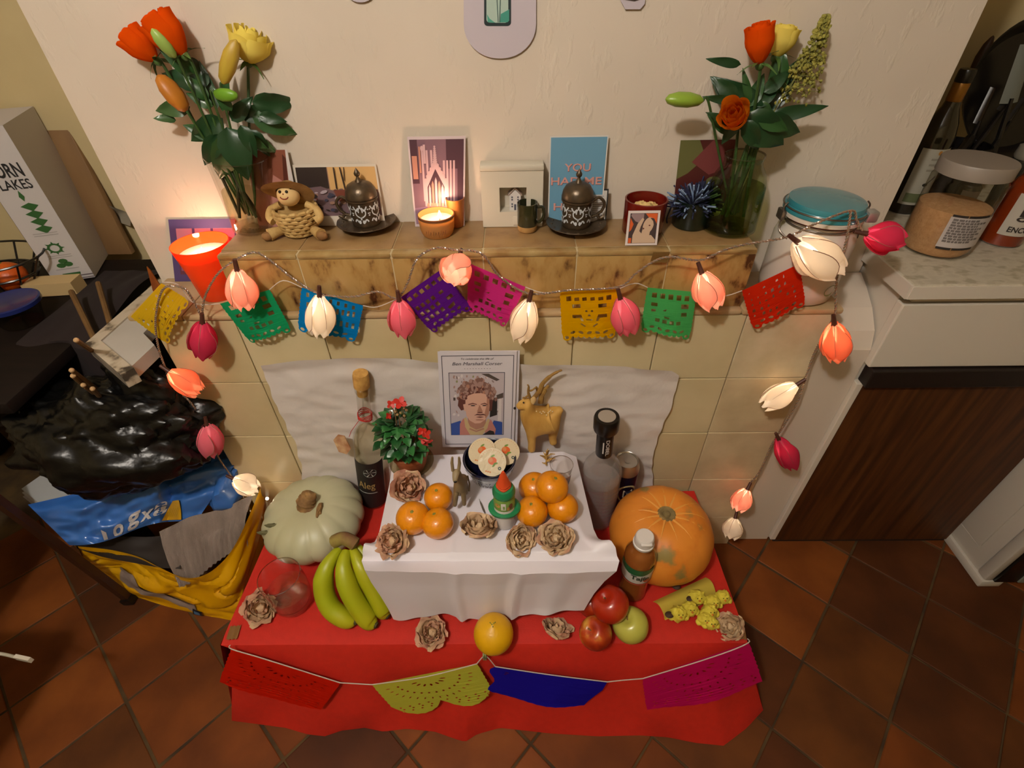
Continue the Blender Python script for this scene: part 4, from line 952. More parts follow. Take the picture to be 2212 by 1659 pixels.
# church interior postcard
sh = [(0, R01), (1, rect(.03, .03, .97, .97)), (2, rect(.03, .5, .16, .97)), (3, rect(.05, .55, .14, .80)), (2, rect(.66, .66, .97, .97)), (2, rect(.86, .12, .97, .97)), (4, [(.03, .03), (.97, .03), (.97, .2), (.55, .26), (.03, .22)])]
for x in (.22, .30, .38, .60, .66, .72, .78): sh.append((5, rect(x, .30, x+.035, .86 if x < .4 else .75)))
sh += [(5, [(.24, .24), (.24, .50), (.46, .78), (.68, .50), (.68, .24)]), (2, [(.30, .24), (.30, .46), (.46, .66), (.62, .46), (.62, .24)])]
for k in range(5): sh.append((3 if k % 2 else 5, [(.32+.06*k, .24), (.36+.06*k, .24), (.36+.06*k, .45+.08*(1-abs(k-2)/2)), (.34+.06*k, .49+.08*(1-abs(k-2)/2)), (.32+.06*k, .45+.08*(1-abs(k-2)/2))]))
for k in range(9): sh.append((5, ell(.46, .72+.022*k, .05-.004*k, .012, 8))); 
for k in range(6): sh += [(5, ell(.27+.035*k, .54+.04*k, .02, .02, 7)), (5, ell(.65-.035*k, .54+.04*k, .02, .02, 7)), (3, ell(.3+.07*k, .25, .025, .035, 8))]
sh += [(5, ell(.24, .88, .03, .03, 8)), (3, rect(.18, .62, .21, .90)), (5, rect(.26, .72, .30, .92))]
fin(card('postcard', 'tall postcard of a carved church screen behind the amber candle', 'postcard', (897, 470), (1003, 468), (879, 293), (1006, 296), 1.03, 1.052, sh, [K('c4b4b8', .35), K('7a5a66', .35), K('4a2e3a', .35), K('b87e6c', .35), K('8e6c82', .35), K('c4a0a4', .35)], zb=ZM))
# blue text card
r_ = card('greeting_card', 'blue greeting card with pink lettering behind the right ornate cup', 'card', (1183, 470), (1298, 470), (1188, 293), (1315, 293), 1.03, 1.05, [(0, R01), (1, rect(.02, .015, .98, .985))], [K('cfc8c0'), K('5f8ea8'), K('c88f84'), K('6a3c3c')], zb=ZM)
fn = r_[2]
for (s, x, y, wd) in (('YOU', .50, .665, .46), ('HAD ME', .49, .515, .90), ('AT', .45, .37, .30), ('HELLO', .50, .22, .80)):
    fn.k[0] = .0004; put_text(r_[1], s, 3, x+.008, y-.006, wd, .085, fn, bold=.012); fn.k[0] = .0008; put_text(r_[1], s, 2, x, y, wd, .085, fn, bold=.012)
fin(r_)
sh = [(0, R01), (1, rect(.06, .04, .94, .96))]+[(2, rect(.2+.03*(k % 3), .80-.055*k, .8-.04*(k % 2), .82-.055*k)) for k in range(11)]
fin(card('certificate', 'little black-framed certificate leaning behind the right ornate cup', 'framed print', (1270, 475), (1308, 474), (1266, 408), (1315, 409), 1.02, 1.04, sh, [K('14120f'), K('b9b4ae'), K('807a78')], '14120f', .003, ZM))
# square print in front of the red pot
sh = [(0, R01), (1, rect(.07, .06, .93, .93)), (2, [(.55, .92), (.92, .92), (.92, .60), (.80, .78), (.66, .80)]), (2, [(.08, .40), (.09, .80), (.2, .62), (.14, .45)]), (3, [(.12, .92), (.5, .92), (.5, .78), (.36, .66), (.25, .70), (.1, .86)]),
      (4, [(.2, .07), (.2, .30), (.33, .64), (.46, .80), (.52, .76), (.43, .55), (.40, .42), (.52, .30), (.78, .30), (.92, .16), (.92, .07)]), (4, ell(.66, .58, .16, .24, 18, rot=-.3)), (1, [(.70, .80), (.82, .78), (.92, .62), (.92, .34), (.80, .32), (.84, .55), (.80, .70)]), (4, [(.46, .30), (.72, .30), (.74, .48), (.5, .5)]),
      (5, ell(.70, .58, .03, .02, 8)), (5, [(.50, .52), (.55, .50), (.53, .46), (.50, .48)]), (2, rect(.08, .07, .17, .22))]
fin(card('art_print', 'small white-bordered orange print of a woman, propped against the red pot', 'print', (1350, 526), (1419, 528), (1358, 454), (1427, 456), .93, .945, sh, [K('d2c6c2'), K('3c2c2a'), K('c8561c'), K('8c7474'), K('c0a48a'), K('5a241a')], zb=ZM))
# dark picture behind the right vase
sh = [(0, R01), (1, [(0, .55), (0, 1), (.35, 1), (.5, .8), (.2, .62)]), (2, [(.25, .75), (.6, 1), (1, 1), (1, .7), (.6, .6)]), (3, [(.3, .05), (.3, .45), (.6, .5), (.95, .4), (.95, .05)]), (1, ell(.7, .52, .14, .06, 12)), (4, ell(.8, .2, .2, .12, 12))]
fin(card('painting_card', 'dark maroon and green picture card behind the pompom pot', 'card', (1450, 480), (1560, 480), (1470, 304), (1590, 300), 1.03, 1.052, sh, [K('4a1c1a', .35), K('5c5c34', .35), K('6e3434', .35), K('3a4448', .35), K('b8b8a0', .35)], zb=ZM))

# candles
m_wax = mat('wax', 'e8d0b0', rough=.5)
p = Z(447, 608, ZL); X0, Y0 = -.654, .986; H = zt(X0, Y0, 525)-ZL
t = thing('red_candle_glass', 'lit candle in a flared orange-red glass at the left end of the ledge', 'candle', (X0, Y0, ZL+.001))
mobj('glass', *lathe([(.038, 0), (.040, .004), (.046, H*.5), (.056, H), (.0545, H), (.0445, H*.5), (.038, .012), (.001, .012)], 40, cap1=False), glass('red_glass', 'ff6a2c', .8, milk=.42), t)
mobj('wax', *lathe([(.0372, H*.28), (.0405, H*.40), (.0470, H*.66), (.0500, H*.80), (.001, H*.79)], 32, cap0=True, cap1=False), paper('candle_wax', 'f6e6d0', .5), t)
flm = mobj('flame', *lathe([(.001, H*.80), (.003, H*.82), (.003, H*.85), (.0014, H*.89), (.0003, H*.92)], 12), mat('flame', 'ffd28a', emit=8), t)
l = lamp('candle_light', (X0, Y0, ZL+H*.97), .5, (1, .62, .40), .006)
l = lamp('candle_glow', (X0, Y0-.0, ZL+H*.30), .0, (1, .42, .15), .01) if False else None
p = Z(947, 503, ZM); X0, Y0 = p.x, p.y-.006; H = zt(X0, Y0, 463)-ZM
t = thing('amber_candle', 'lit candle in an amber glass in the middle of the mantel shelf', 'candle', (X0, Y0, ZM+.001))
gb = mobj('glass', *lathe([(.028, 0), (.031, .004), (.0345, H*.35), (.0365, H), (.0350, H), (.033, H*.4), (.029, .01), (.001, .01)], 40, cap1=False), paper('amber_glass', 'c89c60', .45), t)
mobj('rim', *lathe([(.0352, H-.006), (.0368, H-.004), (.0368, H), (.035, H+.0005)], 40, cap0=False, cap1=False), mat('amber_rim', '7c4a2c', rough=.2), t)
mobj('wax', *lathe([(.0285, .011), (.0325, H*.5), (.0335, H*.74), (.001, H*.72)], 32, cap1=False), paper('candle_wax', ''), t)
mb = MB(); fn = lambda x, z: (.0372*math.sin(x/.037), -.0372*math.cos(x/.037), z)
rg = random.Random(8)
for k in range(9): x = -.02+.005*k; mb.add(poly([[(x, H*.30), (x+.0012, H*.30), (x+.003, H*(.42+.14*rg.random())), (x+.0016, H*.48)]], fn))
mb.build('etched_label', K('7a4a20'), gb)
mobj('wick', *tube([(.007, -.004, H*.72), (.008, -.004, H*.84)], .0007, 6), m_black, t)
mobj('flame', *lathe([(.0006, 0), (.0036, .003), (.0040, .006), (.0022, .011), (.0004, .016)], 14, c=(.008, -.004, H*.82)), mat('flame_white', 'ffdcaa', emit=18), t)
lamp('candle_light', (X0+.008, Y0-.004, ZM+H*.82+.024), .32, (1, .62, .40), .006)
# clay and glazed vessels
def vessel(name, label, cat, px, py, prof, m, z=ZM, n=36, ytop=None):
    p = Z(px, py, z); return thing(name, label, cat, (p.x, p.y, z+.001)), p
t, p = vessel('clay_beaker', 'tall narrow orange clay beaker just behind the amber candle', 'beaker', 988, 488, None, None); H = zt(p.x, p.y, 428)-ZM
mobj('body', *lathe([(.013, 0), (.0145, .003), (.016, H*.5), (.0195, H), (.0175, H), (.014, H*.5), (.001, .006)], 30, cap1=False), mat('clay_orange', 'b4682a', 'a05a24', ns=40, rough=.5), t)
t, p = vessel('green_mug', 'small dark green mug with bare beige foot, beside the white house box', 'mug', 1139, 498, None, None); H = zt(p.x, p.y, 438)-ZM
m_dg = mat('dark_green_glaze', '2e2e18', '24261a', ns=20, rough=.2, coat=.6)
mobj('body', *lathe([(.0195, H*.2), (.0205, H*.3), (.0205, H), (.0188, H), (.0185, H*.2), (.001, H*.12)], 32, cap0=False, cap1=False), m_dg, t)
mobj('foot', *lathe([(.017, 0), (.0195, .003), (.020, H*.22)], 32, lambda th, k: 1, cap1=False), mat('bare_clay', 'b89058', 'a8804a', ns=60, rough=.7), t)
mobj('handle', *tube(smooth_path([(.018, 0, H*.82), (.031, .002, H*.80), (.033, .003, H*.5), (.026, .002, H*.30), (.019, 0, H*.30)], 4), .0032, 8), m_dg, t)
t, p = vessel('red_pot', 'round dark red pot holding cream chunks, behind the orange print', 'pot', 1388, 506, None, None); H = zt(p.x, p.y, 435)-ZM; p.y += .0
t.location.y += .012
m_rp = mat('red_glaze', '6e160c', '5c1009', ns=10, rough=.25, coat=.4)
mobj('pot', *lathe([(.037, 0), (.040, .004), (.0405, H*.6), (.0415, H), (.0385, H+.0005), (.037, H*.8), (.036, .012), (.001, .012)], 40, cap1=False), m_rp, t)
rg = random.Random(4)
for k in range(7): a = k*.9; mobj('chunk', *lump((.022*math.cos(a)*(k > 0), .020*math.sin(a)*(k > 0)-.004, H*.72+.006*(k == 0)), (.012, .010, .007), .5, 2, 14, 10, k), mat('cream_chunk', 'd0b070', rough=.7), t)
t, p = vessel('green_pot', 'dark green cylinder pot holding the blue pompom', 'pot', 1487, 484, None, None); H = zt(p.x, p.y, 427)-ZM
gp = Vector((p.x, p.y-.004, ZM)); t.location = (gp.x, gp.y, ZM+.001)
mobj('pot', *lathe([(.034, 0), (.036, .003), (.038, H), (.0355, H), (.034, .01), (.001, .01)], 36, cap1=False), mat('green_black_glaze', '0a150c', '0d1c11', ns=10, rough=.3, coat=.3), t)
pm = thing('pompom', 'navy and pale blue wool pompom sitting in the dark green pot', 'pompom', (gp.x, gp.y, ZM+H*.72))
rg = random.Random(21); mbs = [MB(), MB()]
for k in range(240):
    a = rg.uniform(0, 6.28); e = math.asin(rg.uniform(-.1, 1)); L_ = rg.uniform(.044, .057)
    d = Vector((math.cos(a)*math.cos(e), math.sin(a)*math.cos(e), math.sin(e)*1.05)); s = Vector((rg.uniform(-1, 1), rg.uniform(-1, 1), rg.uniform(-.6, .2)))*.010
    mbs[k % 3 == 0].add(tube([d*.006, d*L_*.6+s*.3, d*L_+s], [.0012, .0017, .0016], 5))
for q, c in enumerate((('191c34', '232a4c'), ('8fa4c0', '6c84a8'))):
    o = mbs[q].build('yarn', mat('yarn_%d' % q, c[0], c[1], ns=90, rough=.9), pm); o['label'] = ('navy' if q == 0 else 'pale blue')+' wool strands'; stuff(o)
mobj('tie', *tube(smooth_path([(-.034, .0, .024), (-.044, -.01, .012), (-.05, -.006, -.02), (-.046, .0, -.035)], 4), .0016, 6), mat('yarn_0', ''), pm)
# ornate cups with lids on saucers
m_brz = mat('dark_bronze', '4a3e30', '5c4c38', ns=60, rough=.34, metal=.55, bump=.1, bs=140)
m_slv = mat('silver_inlay', 'c4c8cc', rough=.3)
def ornate(px, py, side, l1, l2, l3, tops):
    p = Z(px, py, ZM); x, y = p.x, p.y
    t = thing('saucer', l3, 'saucer', (x, y, ZM+.001))
    mobj('foot_ring', *lathe([(.030, 0), (.031, .004), (.028, .005)], 36), m_brz, t)
    mobj('dish', *lathe([(.028, .004), (.040, .007), (.058, .014), (.061, .0155), (.060, .0165), (.040, .0095), (.001, .008)], 48, lambda th, k: 1+.012*math.cos(16*th)*k, cap1=False), m_brz, t)
    mb = MB()
    for k in range(16): a = k*PI/8; mb.add(ball((.050*math.cos(a), .050*math.sin(a), .0130), (.0035, .0035, .0015), 8, 6))
    mb.build('raised_beads', m_brz, t)
    hb = .056; t = thing('ornate_cup', l1, 'cup', (x, y, ZM+.010)); R = .031
    cupb = mobj('body', *lathe([(R*.86, 0), (R*.92, .003), (R*.93, .006), (R*.95, hb*.9), (R*1.03, hb*.93), (R*1.03, hb), (R*.95, hb), (R*.9, hb*.8), (.001, .004)], 40, cap1=False), m_brz, t)
    fn = lambda u, z: (R*.985*math.sin(u/R), -R*.985*math.cos(u/R), z)
    mb = MB(); h = .028
    def sw(pts, w):
        P = smooth_path([Vector((a, b, 0)) for a, b in pts], 4); n = len(P)
        for i in range(n-1):
            d = (P[i+1]-P[i]).normalized(); q = Vector((-d.y, d.x, 0))*w
            mb.add(poly([[(P[i]+q)[:2], (P[i]-q)[:2], (P[i+1]-q)[:2], (P[i+1]+q)[:2]]], fn))
    for x0 in (-.035, -.0, .035):
        for s in (-1, 1):
            sw([(x0+s*.002, h-.004), (x0+s*.009, h+.001), (x0+s*.010, h+.009), (x0+s*.005, h+.010)], .0012)
            sw([(x0+s*.003, h+.016), (x0+s*.009, h+.011), (x0+s*.014, h+.018)], .0014)
            sw([(x0+s*.004, h+.006), (x0+s*.003, h+.013), (x0+s*.0, h+.017)], .0011)
            sw([(x0+s*.006, h-.014), (x0+s*.010, h-.008), (x0+s*.014, h-.013)], .0014)
            for a, b in ((.016, .004), (.017, .0), (.0155, .012)): mb.add(poly([ell(x0+s*a, h+b, .0014, .0014, 8)], fn))
            mb.add(poly([ell(x0+s*.004, h-.013, .0026, .0040, 10)], fn))
        mb.add(poly([[(x0, h-.002), (x0-.002, h-.006), (x0, h-.010), (x0+.002, h-.006)]], fn)); mb.add(poly([ell(x0, h+.019, .002, .0025, 8)], fn))
    mb.build('silver_ornament', m_slv, cupb)
    s = side
    mobj('handle', *tube(smooth_path([(s*.029, 0, hb*.86), (s*.042, 0, hb*1.0), (s*.054, 0, hb*.80), (s*.050, 0, hb*.52), (s*.042, 0, hb*.40), (s*.047, 0, hb*.26), (s*.055, 0, hb*.30)], 5), .0032, 8), m_brz, t)
    mobj('handle', *tube(smooth_path([(s*.030, 0, hb*.30), (s*.040, 0, hb*.36), (s*.046, 0, hb*.34)], 4), .003, 8), m_brz, t)
    t2 = thing('cup_lid', l2, 'lid', (x, y, ZM+.010+hb+.001)); q = .029
    mobj('dome', *lathe([(R*1.02, 0), (R*1.03, .003), (R*1.0, .006), (R*.96, q*.45), (R*.78, q*.78), (R*.45, q*.97), (R*.25, q), (.001, q)], 40), m_brz, t2)
    mobj('finial', *lathe([(.0075, q-.001), (.005, q+.004), (.003, q+.008), (.003, q+.010), (.0055, q+.012), (.0062, q+.016), (.004, q+.020), (.0015, q+.024), (.0004, q+.026)][:], 20), m_brz, t2)
ornate(795, 492, -1, 'dark ornate coffee cup with silver inlay on the left of the mantel', 'domed metal lid on the ornate cup beside the straw doll', 'dark metal saucer under the ornate cup beside the straw doll', 385)
ornate(1243, 496, 1, 'dark ornate coffee cup with silver inlay in front of the blue card', 'domed metal lid with tall finial, in front of the blue card', 'dark metal saucer in front of the blue card', 380)
# white house box
p0 = Z(1044, 491, ZM); p1 = Z(1171, 487, ZM); X0, X1 = p0.x, p1.x; yf = (p0.y+p1.y)/2-.004; H = zt(p0.x, yf, 372)-ZM; dpt = 1.054-yf
t = thing('house_box', 'white box with a square niche holding a tiny house, on the mantel', 'ornament', ((X0+X1)/2, yf, ZM+.001))
W = (X1-X0)/2; m_hw = mat('house_white', 'c8c0ae', rough=.7)
nx0, nx1, nz0, nz1 = -W+.036, W-.033, H*.28, H*.72
bx_ = lambda a, b: box(a, b)
for a, b in (((-W, 0, 0), (nx0, dpt, H)), ((nx1, 0, 0), (W, dpt, H)), ((nx0, 0, 0), (nx1, dpt, nz0)), ((nx0, 0, nz1), (nx1, dpt, H)), ((nx0, .03, nz0), (nx1, dpt, nz1))): mobj('box_side', *bx_(a, b), m_hw, t)
mobj('box_top', *box((-W-.001, -.002, H), (W+.001, dpt, H+.012), .003), m_hw, t)
hx = (nx0+nx1)/2+.004
hs_ = mobj('tiny_house', *strip_v(0) if False else (lambda w_, h_: ([(hx+a, y, nz0+b) for y in (.010, .024) for a, b in ((-w_, 0), (w_, 0), (w_, h_), (0, h_+.012), (-w_, h_))], [(0, 1, 2, 3, 4), (9, 8, 7, 6, 5)]+[(i, 5+i, 5+(i+1) % 5, (i+1) % 5) for i in range(5)]))(.0115, .030), mat('tiny_house_white', 'cfcac6', rough=.6), t, False)
mobj('roof', [(hx+a, y, nz0+b) for y in (.008, .025) for a, b in ((-.0145, .029), (0, .0435), (.0145, .029), (.0145, .031), (0, .0465), (-.0145, .031))], [(0, 1, 4, 5), (1, 2, 3, 4), (11, 10, 7, 6), (10, 9, 8, 7), (5, 4, 10, 11), (4, 3, 9, 10), (0, 6, 7, 1), (1, 7, 8, 2), (2, 8, 9, 3), (0, 5, 11, 6)], mat('tiny_roof', '9c8a80', rough=.7), t, False)
mb = MB()
for i in (-1, 1):
    for zz in (.006, .011, .020, .025): mb.add(box((hx+i*.006-.0015, .0094, nz0+zz), (hx+i*.006+.0015, .0099, nz0+zz+.003)))
mb.add(box((hx-.002, .0094, nz0), (hx+.002, .0099, nz0+.012))); mb.build('house_windows', K('4a4c5c'), hs_)
mobj('lower_panel', *box((hx-.004, -.002, .004), (W-.018, 0, nz0*.72), .0005), m_hw, t)
# straw doll
p = Z(655, 500, ZM); t = thing('straw_doll', 'woven straw doll with smiling round face and wide hat, sitting on the mantel', 'doll', (p.x, p.y-.008, ZM+.001)); s = mpp(p)
m_wov = mat('woven_straw', 'c4a468', 'a8864c', ns=50, rough=.8, bump=.3, bs=110); m_hat = mat('hat_straw', 'a07a44', '8a6636', ns=60, rough=.8, bump=.25, bs=150)
mb = MB()
for k in range(7):
    z = .006+k*.0075; R_ = .030+.009*math.sin(PI*.5*min(1, k/5))
    for q in range(14):
        a = 2*PI*(q+.5*(k % 2))/14
        P = [(R_*math.cos(a+d), R_*math.sin(a+d), z+dz_) for d, dz_ in ((-.26, -.002), (-.1, .0012), (.1, .0012), (.26, -.002))]
        P = [(x*(1+.05*(i in (1, 2))), y*(1+.05*(i in (1, 2))), z_) for i, (x, y, z_) in enumerate(P)]
        mb.add(tube(P, [.0026, .0042, .0042, .0026], 6))
mb.add(lathe([(.027, 0), (.031, .01), (.034, .045), (.033, .050), (.02, .046)], 24)); mb.build('basket_body', m_wov, t)
hc = Vector((-.002, -.006, .080)); hr = .0215; TR_ = Matrix.Rotation(-.55, 3, 'X')
hd = mobj('head', *ball(hc, (hr, hr, hr*.95), 24, 16), mat('doll_face', 'd8b67c', rough=.6), t)
def onface(u, v, r): return hc+TR_ @ (Vector((u, -math.sqrt(max(0, 1-u*u-v*v)), v))*hr*r)
hv = [onface(.92*math.cos(a)*k-.10, .12+.86*math.sin(a)*k, 1.04) for k in (.70, .82, .94) for a in [.35+2.6*i/14 for i in range(15)]]
mobj('hair', hv, [(r*15+i, r*15+i+1, (r+1)*15+i+1, (r+1)*15+i) for r in range(2) for i in range(14)], m_black, t)
for u in (-.34, .26): mobj('eye', *ball(onface(u, .10, 1.0), .0030, 10, 8), m_eye, hd)
mobj('nose', *ball(onface(-.04, -.10, 1.02), .0014, 8, 6), K('8a3a20'), hd)
mobj('smile', *tube([onface(-.02+.36*math.cos(a), -.28+.24*math.sin(a), 1.01) for a in [PI+.15+(PI-.3)*i/8 for i in range(9)]], .0010, 5), K('7a1c14'), hd)
ax = Vector((.02, .72, .69)).normalized(); e1 = Vector((1, 0, 0)); e2 = ax.cross(e1).normalized()*-1
def hat(u, v):
    a = u*2*PI; r = .042*(1-v)+.002 if v > .5 else .023+.0245*(1-v*2)*(1+.12*math.sin(3*a+1)); z = .002+.0*v if v <= .5 else .026*math.sin(PI*.5*(v-.5)*2)
    if v > .5: r = .023*math.cos(PI*.5*(v-.5)*2)+.0005
    return hc+e1*r*math.cos(a)+e2*r*math.sin(a)+ax*(.002+z+.004*math.sin(2*a)*(v < .5)*(1-2*v))
mobj('hat', *grid(hat, 40, 16), m_hat, t)
for sx in (-1, 1):
    mobj('arm', *tube(smooth_path([(sx*.026, -.002, .060), (sx*.044, -.006, .052), (sx*.050, -.012, .038), (sx*.042, -.018, .032)], 4), [.007]*4+[.0085]*9, 9), m_wov, t)
    mobj('leg', *tube([(sx*.026, -.010, .012), (sx*.040, -.024, .013), (sx*.052, -.034, .011)], [.007, .010, .0125], 10), m_wov, t)
    mobj('foot', *lump((sx*.055, -.038, .010), (.011, .008, .009), .15, 3, 14, 10, 2), mat('foot_straw', '8a6236', '74502a', ns=60, rough=.8), t)

# ------------------------------------------------------------ vases and flowers
def vase(name, label, px, py, prof, topx, topy, m, water, wm):
    p = Z(px, py, ZM); H = zt(p.x, p.y, topy)-ZM
    t = thing(name, label, 'vase', (p.x, p.y, ZM+.001))
    mobj('glass', *lathe([(r, h*H) for r, h in prof], 44, cap1=False), m, t)
    mobj('base_glass', *lathe([(prof[0][0]*.95, .001), (prof[1][0]*.97, .006), (prof[1][0]*.8, .010), (.001, .007)], 36, cap1=False), glass('tumbler_base', ''), t)
    mobj('rim', *lathe([(prof[-1][0]-.0012, H-.002), (prof[-1][0]+.001, H-.001), (prof[-1][0]+.0005, H+.001), (prof[-1][0]-.0018, H)], 44, cap0=False, cap1=False), glass('tumbler_rim', ''), t)
    pr = [(r*.96, max(.008, h*H)) for r, h in prof if h*H < water*H]; k = pr[-1][0]
    mobj('water', *lathe(pr+[(k, water*H), (.001, water*H)], 36, cap1=False), wm, t)
    lean(t, H, topx, topy, .7); return Vector((p.x, p.y, ZM)), H
VL, HL = vase('glass_vase', 'clear flared glass vase holding roses at the left of the mantel', 549, 495, [(.038, 0), (.041, .02), (.044, .35), (.051, .75), (.056, 1)], 518, 338, m_glass, .55, glass('vase_water', 'ece9d8', .6))
VR, HR = vase('milk_bottle_vase', 'clear milk bottle of greenish water holding roses at the right of the mantel', 1572, 494, [(.048, 0), (.052, .02), (.0525, .30), (.0515, .62), (.046, .76), (.037, .86), (.034, .93), (.036, .95), (.036, 1)], 1607, 335, m_glassg, .60, glass('green_water', 'ccd89c', .6))
m_stemg = mat('rose_stem', '34521f', '2a4419', ns=40, rough=.5)
m_lf = [mat('rose_leaf_%d' % k, a, b, ns=12, rough=.38, coat=.1, bump=.1, bs=60) for k, (a, b) in enumerate([('16361a', '1e4422'), ('24481f', '2c5426'), ('3c5a30', '324e28')])]
leaf_me = [leaf_mesh('leaf', .07, .036, .25, .30, m, .03, 6, 10, .03) for m in m_lf]+[leaf_mesh('leaf', .085, .022, .2, .15, m, .02, 6, 10) for m in m_lf]
m_sep = mat('sepal', '4a6a30', '3a5826', ns=30, rough=.5); sep_me = leaf_mesh('sepal', .032, .008, .2, .5, m_sep, .02, 4, 6)
def shells(tag_, m): return [[shell_petal('petal', .024*rr, .052*hh, ha, fl, .07, s+q*7, m) for s in range(3)] for q, (rr, hh, fl, ha) in enumerate([(.34, .98, .0, 1.3), (.58, 1.0, .05, 1.25), (.80, .99, .10, 1.2), (1.0, .95, .20, 1.15)])]
pet = {k: shells(k, paper('petal_'+k, c, .35)) for k, c in (('orange', 'e8560c'), ('yellow', 'f2e070'), ('apricot', 'ea8414'))}
def rose(label, kind, base, tip, wpx, root, yb, yt=None, grp='roses in the mantel vases', open_=1.0, layers=(3, 4, 4, 5), sepal=True, leaves=()):
    B = Y(*base, yb); T = Y(*tip, yt if yt is not None else yb); d = T-B; Lh = d.length
    t = thing('rose', label, 'rose', tuple(root), grp)
    mk = wpx*mpp(B)/(.050*(1.05+.2*open_)); q0 = align(d); hs = Lh/.050
    h = mobj('receptacle', *ball((0, 0, -.002), (.0075, .0075, .008), 12, 8), m_sep, t); h.location = B-Vector(root)
    h.rotation_mode = 'QUATERNION'; h.rotation_quaternion = q0
    rg = random.Random(base[0])
    for q, cnt in enumerate(layers):
        for k in range(cnt):
            share('petal', pet[kind][q][rg.randrange(3)], t, B-Vector(root), q0 @ Quaternion((0, 0, 1), q*.8+k*2*PI/cnt+rg.uniform(-.2, .2)) @ Quaternion((1, 0, 0), -(.03+.05*q*open_)), (mk, mk, hs))
    if sepal:
        for k in range(5): share('sepal', sep_me, t, B-Vector(root), q0 @ Quaternion((0, 0, 1), k*1.257+.3) @ Quaternion((1, 0, 0), rg.uniform(-.3, .7)), 1.0)
    P = smooth_path([Vector(root), (Vector(root)+B)/2+Vector((0, -.004, .01))-d*.1, B-d*.25, B], 6)
    mobj('stem', *tube([p-Vector(root) for p in P], .0026, 7), m_stemg, t)
    for lv in leaves: leaf(t, root, *lv)
    return t
def leaf(t, root, bx, by, tx, ty, yb, yt, k, roll=0, wide=1):
    B, T = Y(bx, by, yb), Y(tx, ty, yt); d = T-B; L_ = d.length
    yv = d.normalized(); n = (CAM-B); n = (n-yv*n.dot(yv)).normalized(); xv = yv.cross(n)
    q = Matrix((xv, yv, n)).transposed().to_quaternion() @ Quaternion((0, 1, 0), roll)
    b = .07 if k < 3 else .085
    share('leaf', leaf_me[k], t, B-Vector(root), q, (L_/b*wide, L_/b, L_/b))
def bud(t, root, base, tip, wpx, yb, yt, m, name='bud'):
    B, T = Y(*base, yb), Y(*tip, yt); d = T-B; L_ = d.length; r = wpx*mpp(B)/2
    o = mobj(name, *lathe([(r*.25, 0), (r*.7, L_*.10), (r, L_*.38), (r*.97, L_*.68), (r*.6, L_*.92), (r*.12, L_)], 18, lambda th, k: 1+.07*math.cos(3*th)), m, t)
    o.location = B-Vector(root); o.rotation_mode = 'QUATERNION'; o.rotation_quaternion = align(d)
    P = smooth_path([Vector((0, 0, 0)), ((B-Vector(root))*.55)+Vector((0, 0, .01)), B-Vector(root)-d*.15, B-Vector(root)], 5)
    mobj('stem', *tube(P, .0022, 7), m_stemg, t)
    return o
rl = VL+Vector((0, 0, .03)); yl = VL.y
rose('tall orange rose leaning left, highest of the left bouquet', 'orange', (398, 118), (318, 22), 78, rl+Vector((.008, 0, 0)), yl-.015, leaves=[(420, 160, 350, 110, yl, yl-.03, 1), (445, 190, 405, 110, yl, yl+.02, 0)])
rose('orange rose tucked below and left of the tallest one in the left bouquet', 'orange', (338, 130), (262, 62), 62, rl+Vector((-.01, .008, 0)), yl+.0, leaves=[(445, 195, 340, 140, yl, yl, 0, .4), (410, 230, 330, 240, yl, yl-.02, 2)])
rose('big open yellow rose at the top right of the left bouquet', 'yellow', (537, 133), (541, 52), 92, rl+Vector((.012, .008, 0)), yl+.02, open_=1.6, leaves=[(545, 220, 644, 228, yl, yl+.02, 0, .3), (545, 250, 640, 290, yl, yl+.01, 1), (540, 280, 585, 340, yl, yl, 0)])
lt = thing('lily_stem', 'lily stem with green, yellow and orange buds and dark leaves in the left bouquet', 'lily', tuple(rl))
m_gbud = mat('green_bud', '8aa84c', '9cb860', ns=12, rough=.4); m_ybud = mat('yellow_bud', 'b59a34', 'a8842c', ns=14, rough=.45, stretch=(4, 4, 1)); m_obud = mat('orange_bud', 'c07a24', 'a8641e', ns=14, rough=.45)
bud(lt, rl, (379, 124), (328, 62), 26, yl-.03, yl-.045, m_gbud); bud(lt, rl, (482, 180), (510, 86), 32, yl-.02, yl-.02, m_ybud)
bud(lt, rl, (402, 240), (340, 162), 40, yl-.02, yl-.02, m_obud); bud(lt, rl, (464, 204), (512, 206), 26, yl-.035, yl-.05, mat('bright_bud', '5c8c1e', '6a9a28', ns=12, rough=.4))
for lv in ((380, 260, 332, 250, yl, yl-.02, 2, .5), (470, 300, 395, 270, yl, yl-.02, 1), (470, 290, 440, 362, yl-.02, yl-.04, 0), (490, 275, 535, 385, yl-.03, yl-.06, 0, 0, 1.3), (480, 255, 405, 310, yl-.01, yl-.03, 0), (470, 235, 430, 130, yl, yl+.01, 3), (480, 240, 490, 150, yl, yl, 4), (520, 250, 590, 240, yl, yl, 0), (500, 290, 470, 400, yl-.02, yl-.03, 1), (520, 290, 575, 320, yl-.02, yl-.02, 1), (500, 260, 540, 215, yl-.01, yl-.01, 0), (460, 230, 400, 200, yl-.01, yl-.02, 1), (450, 215, 395, 160, yl-.01, yl-.02, 1), (500, 240, 460, 190, yl-.03, yl-.04, 1), (520, 270, 555, 340, yl-.03, yl-.04, 0), (545, 300, 600, 330, yl, yl+.01, 2), (560, 250, 615, 262, yl, yl, 0)): leaf(lt, rl, *lv)
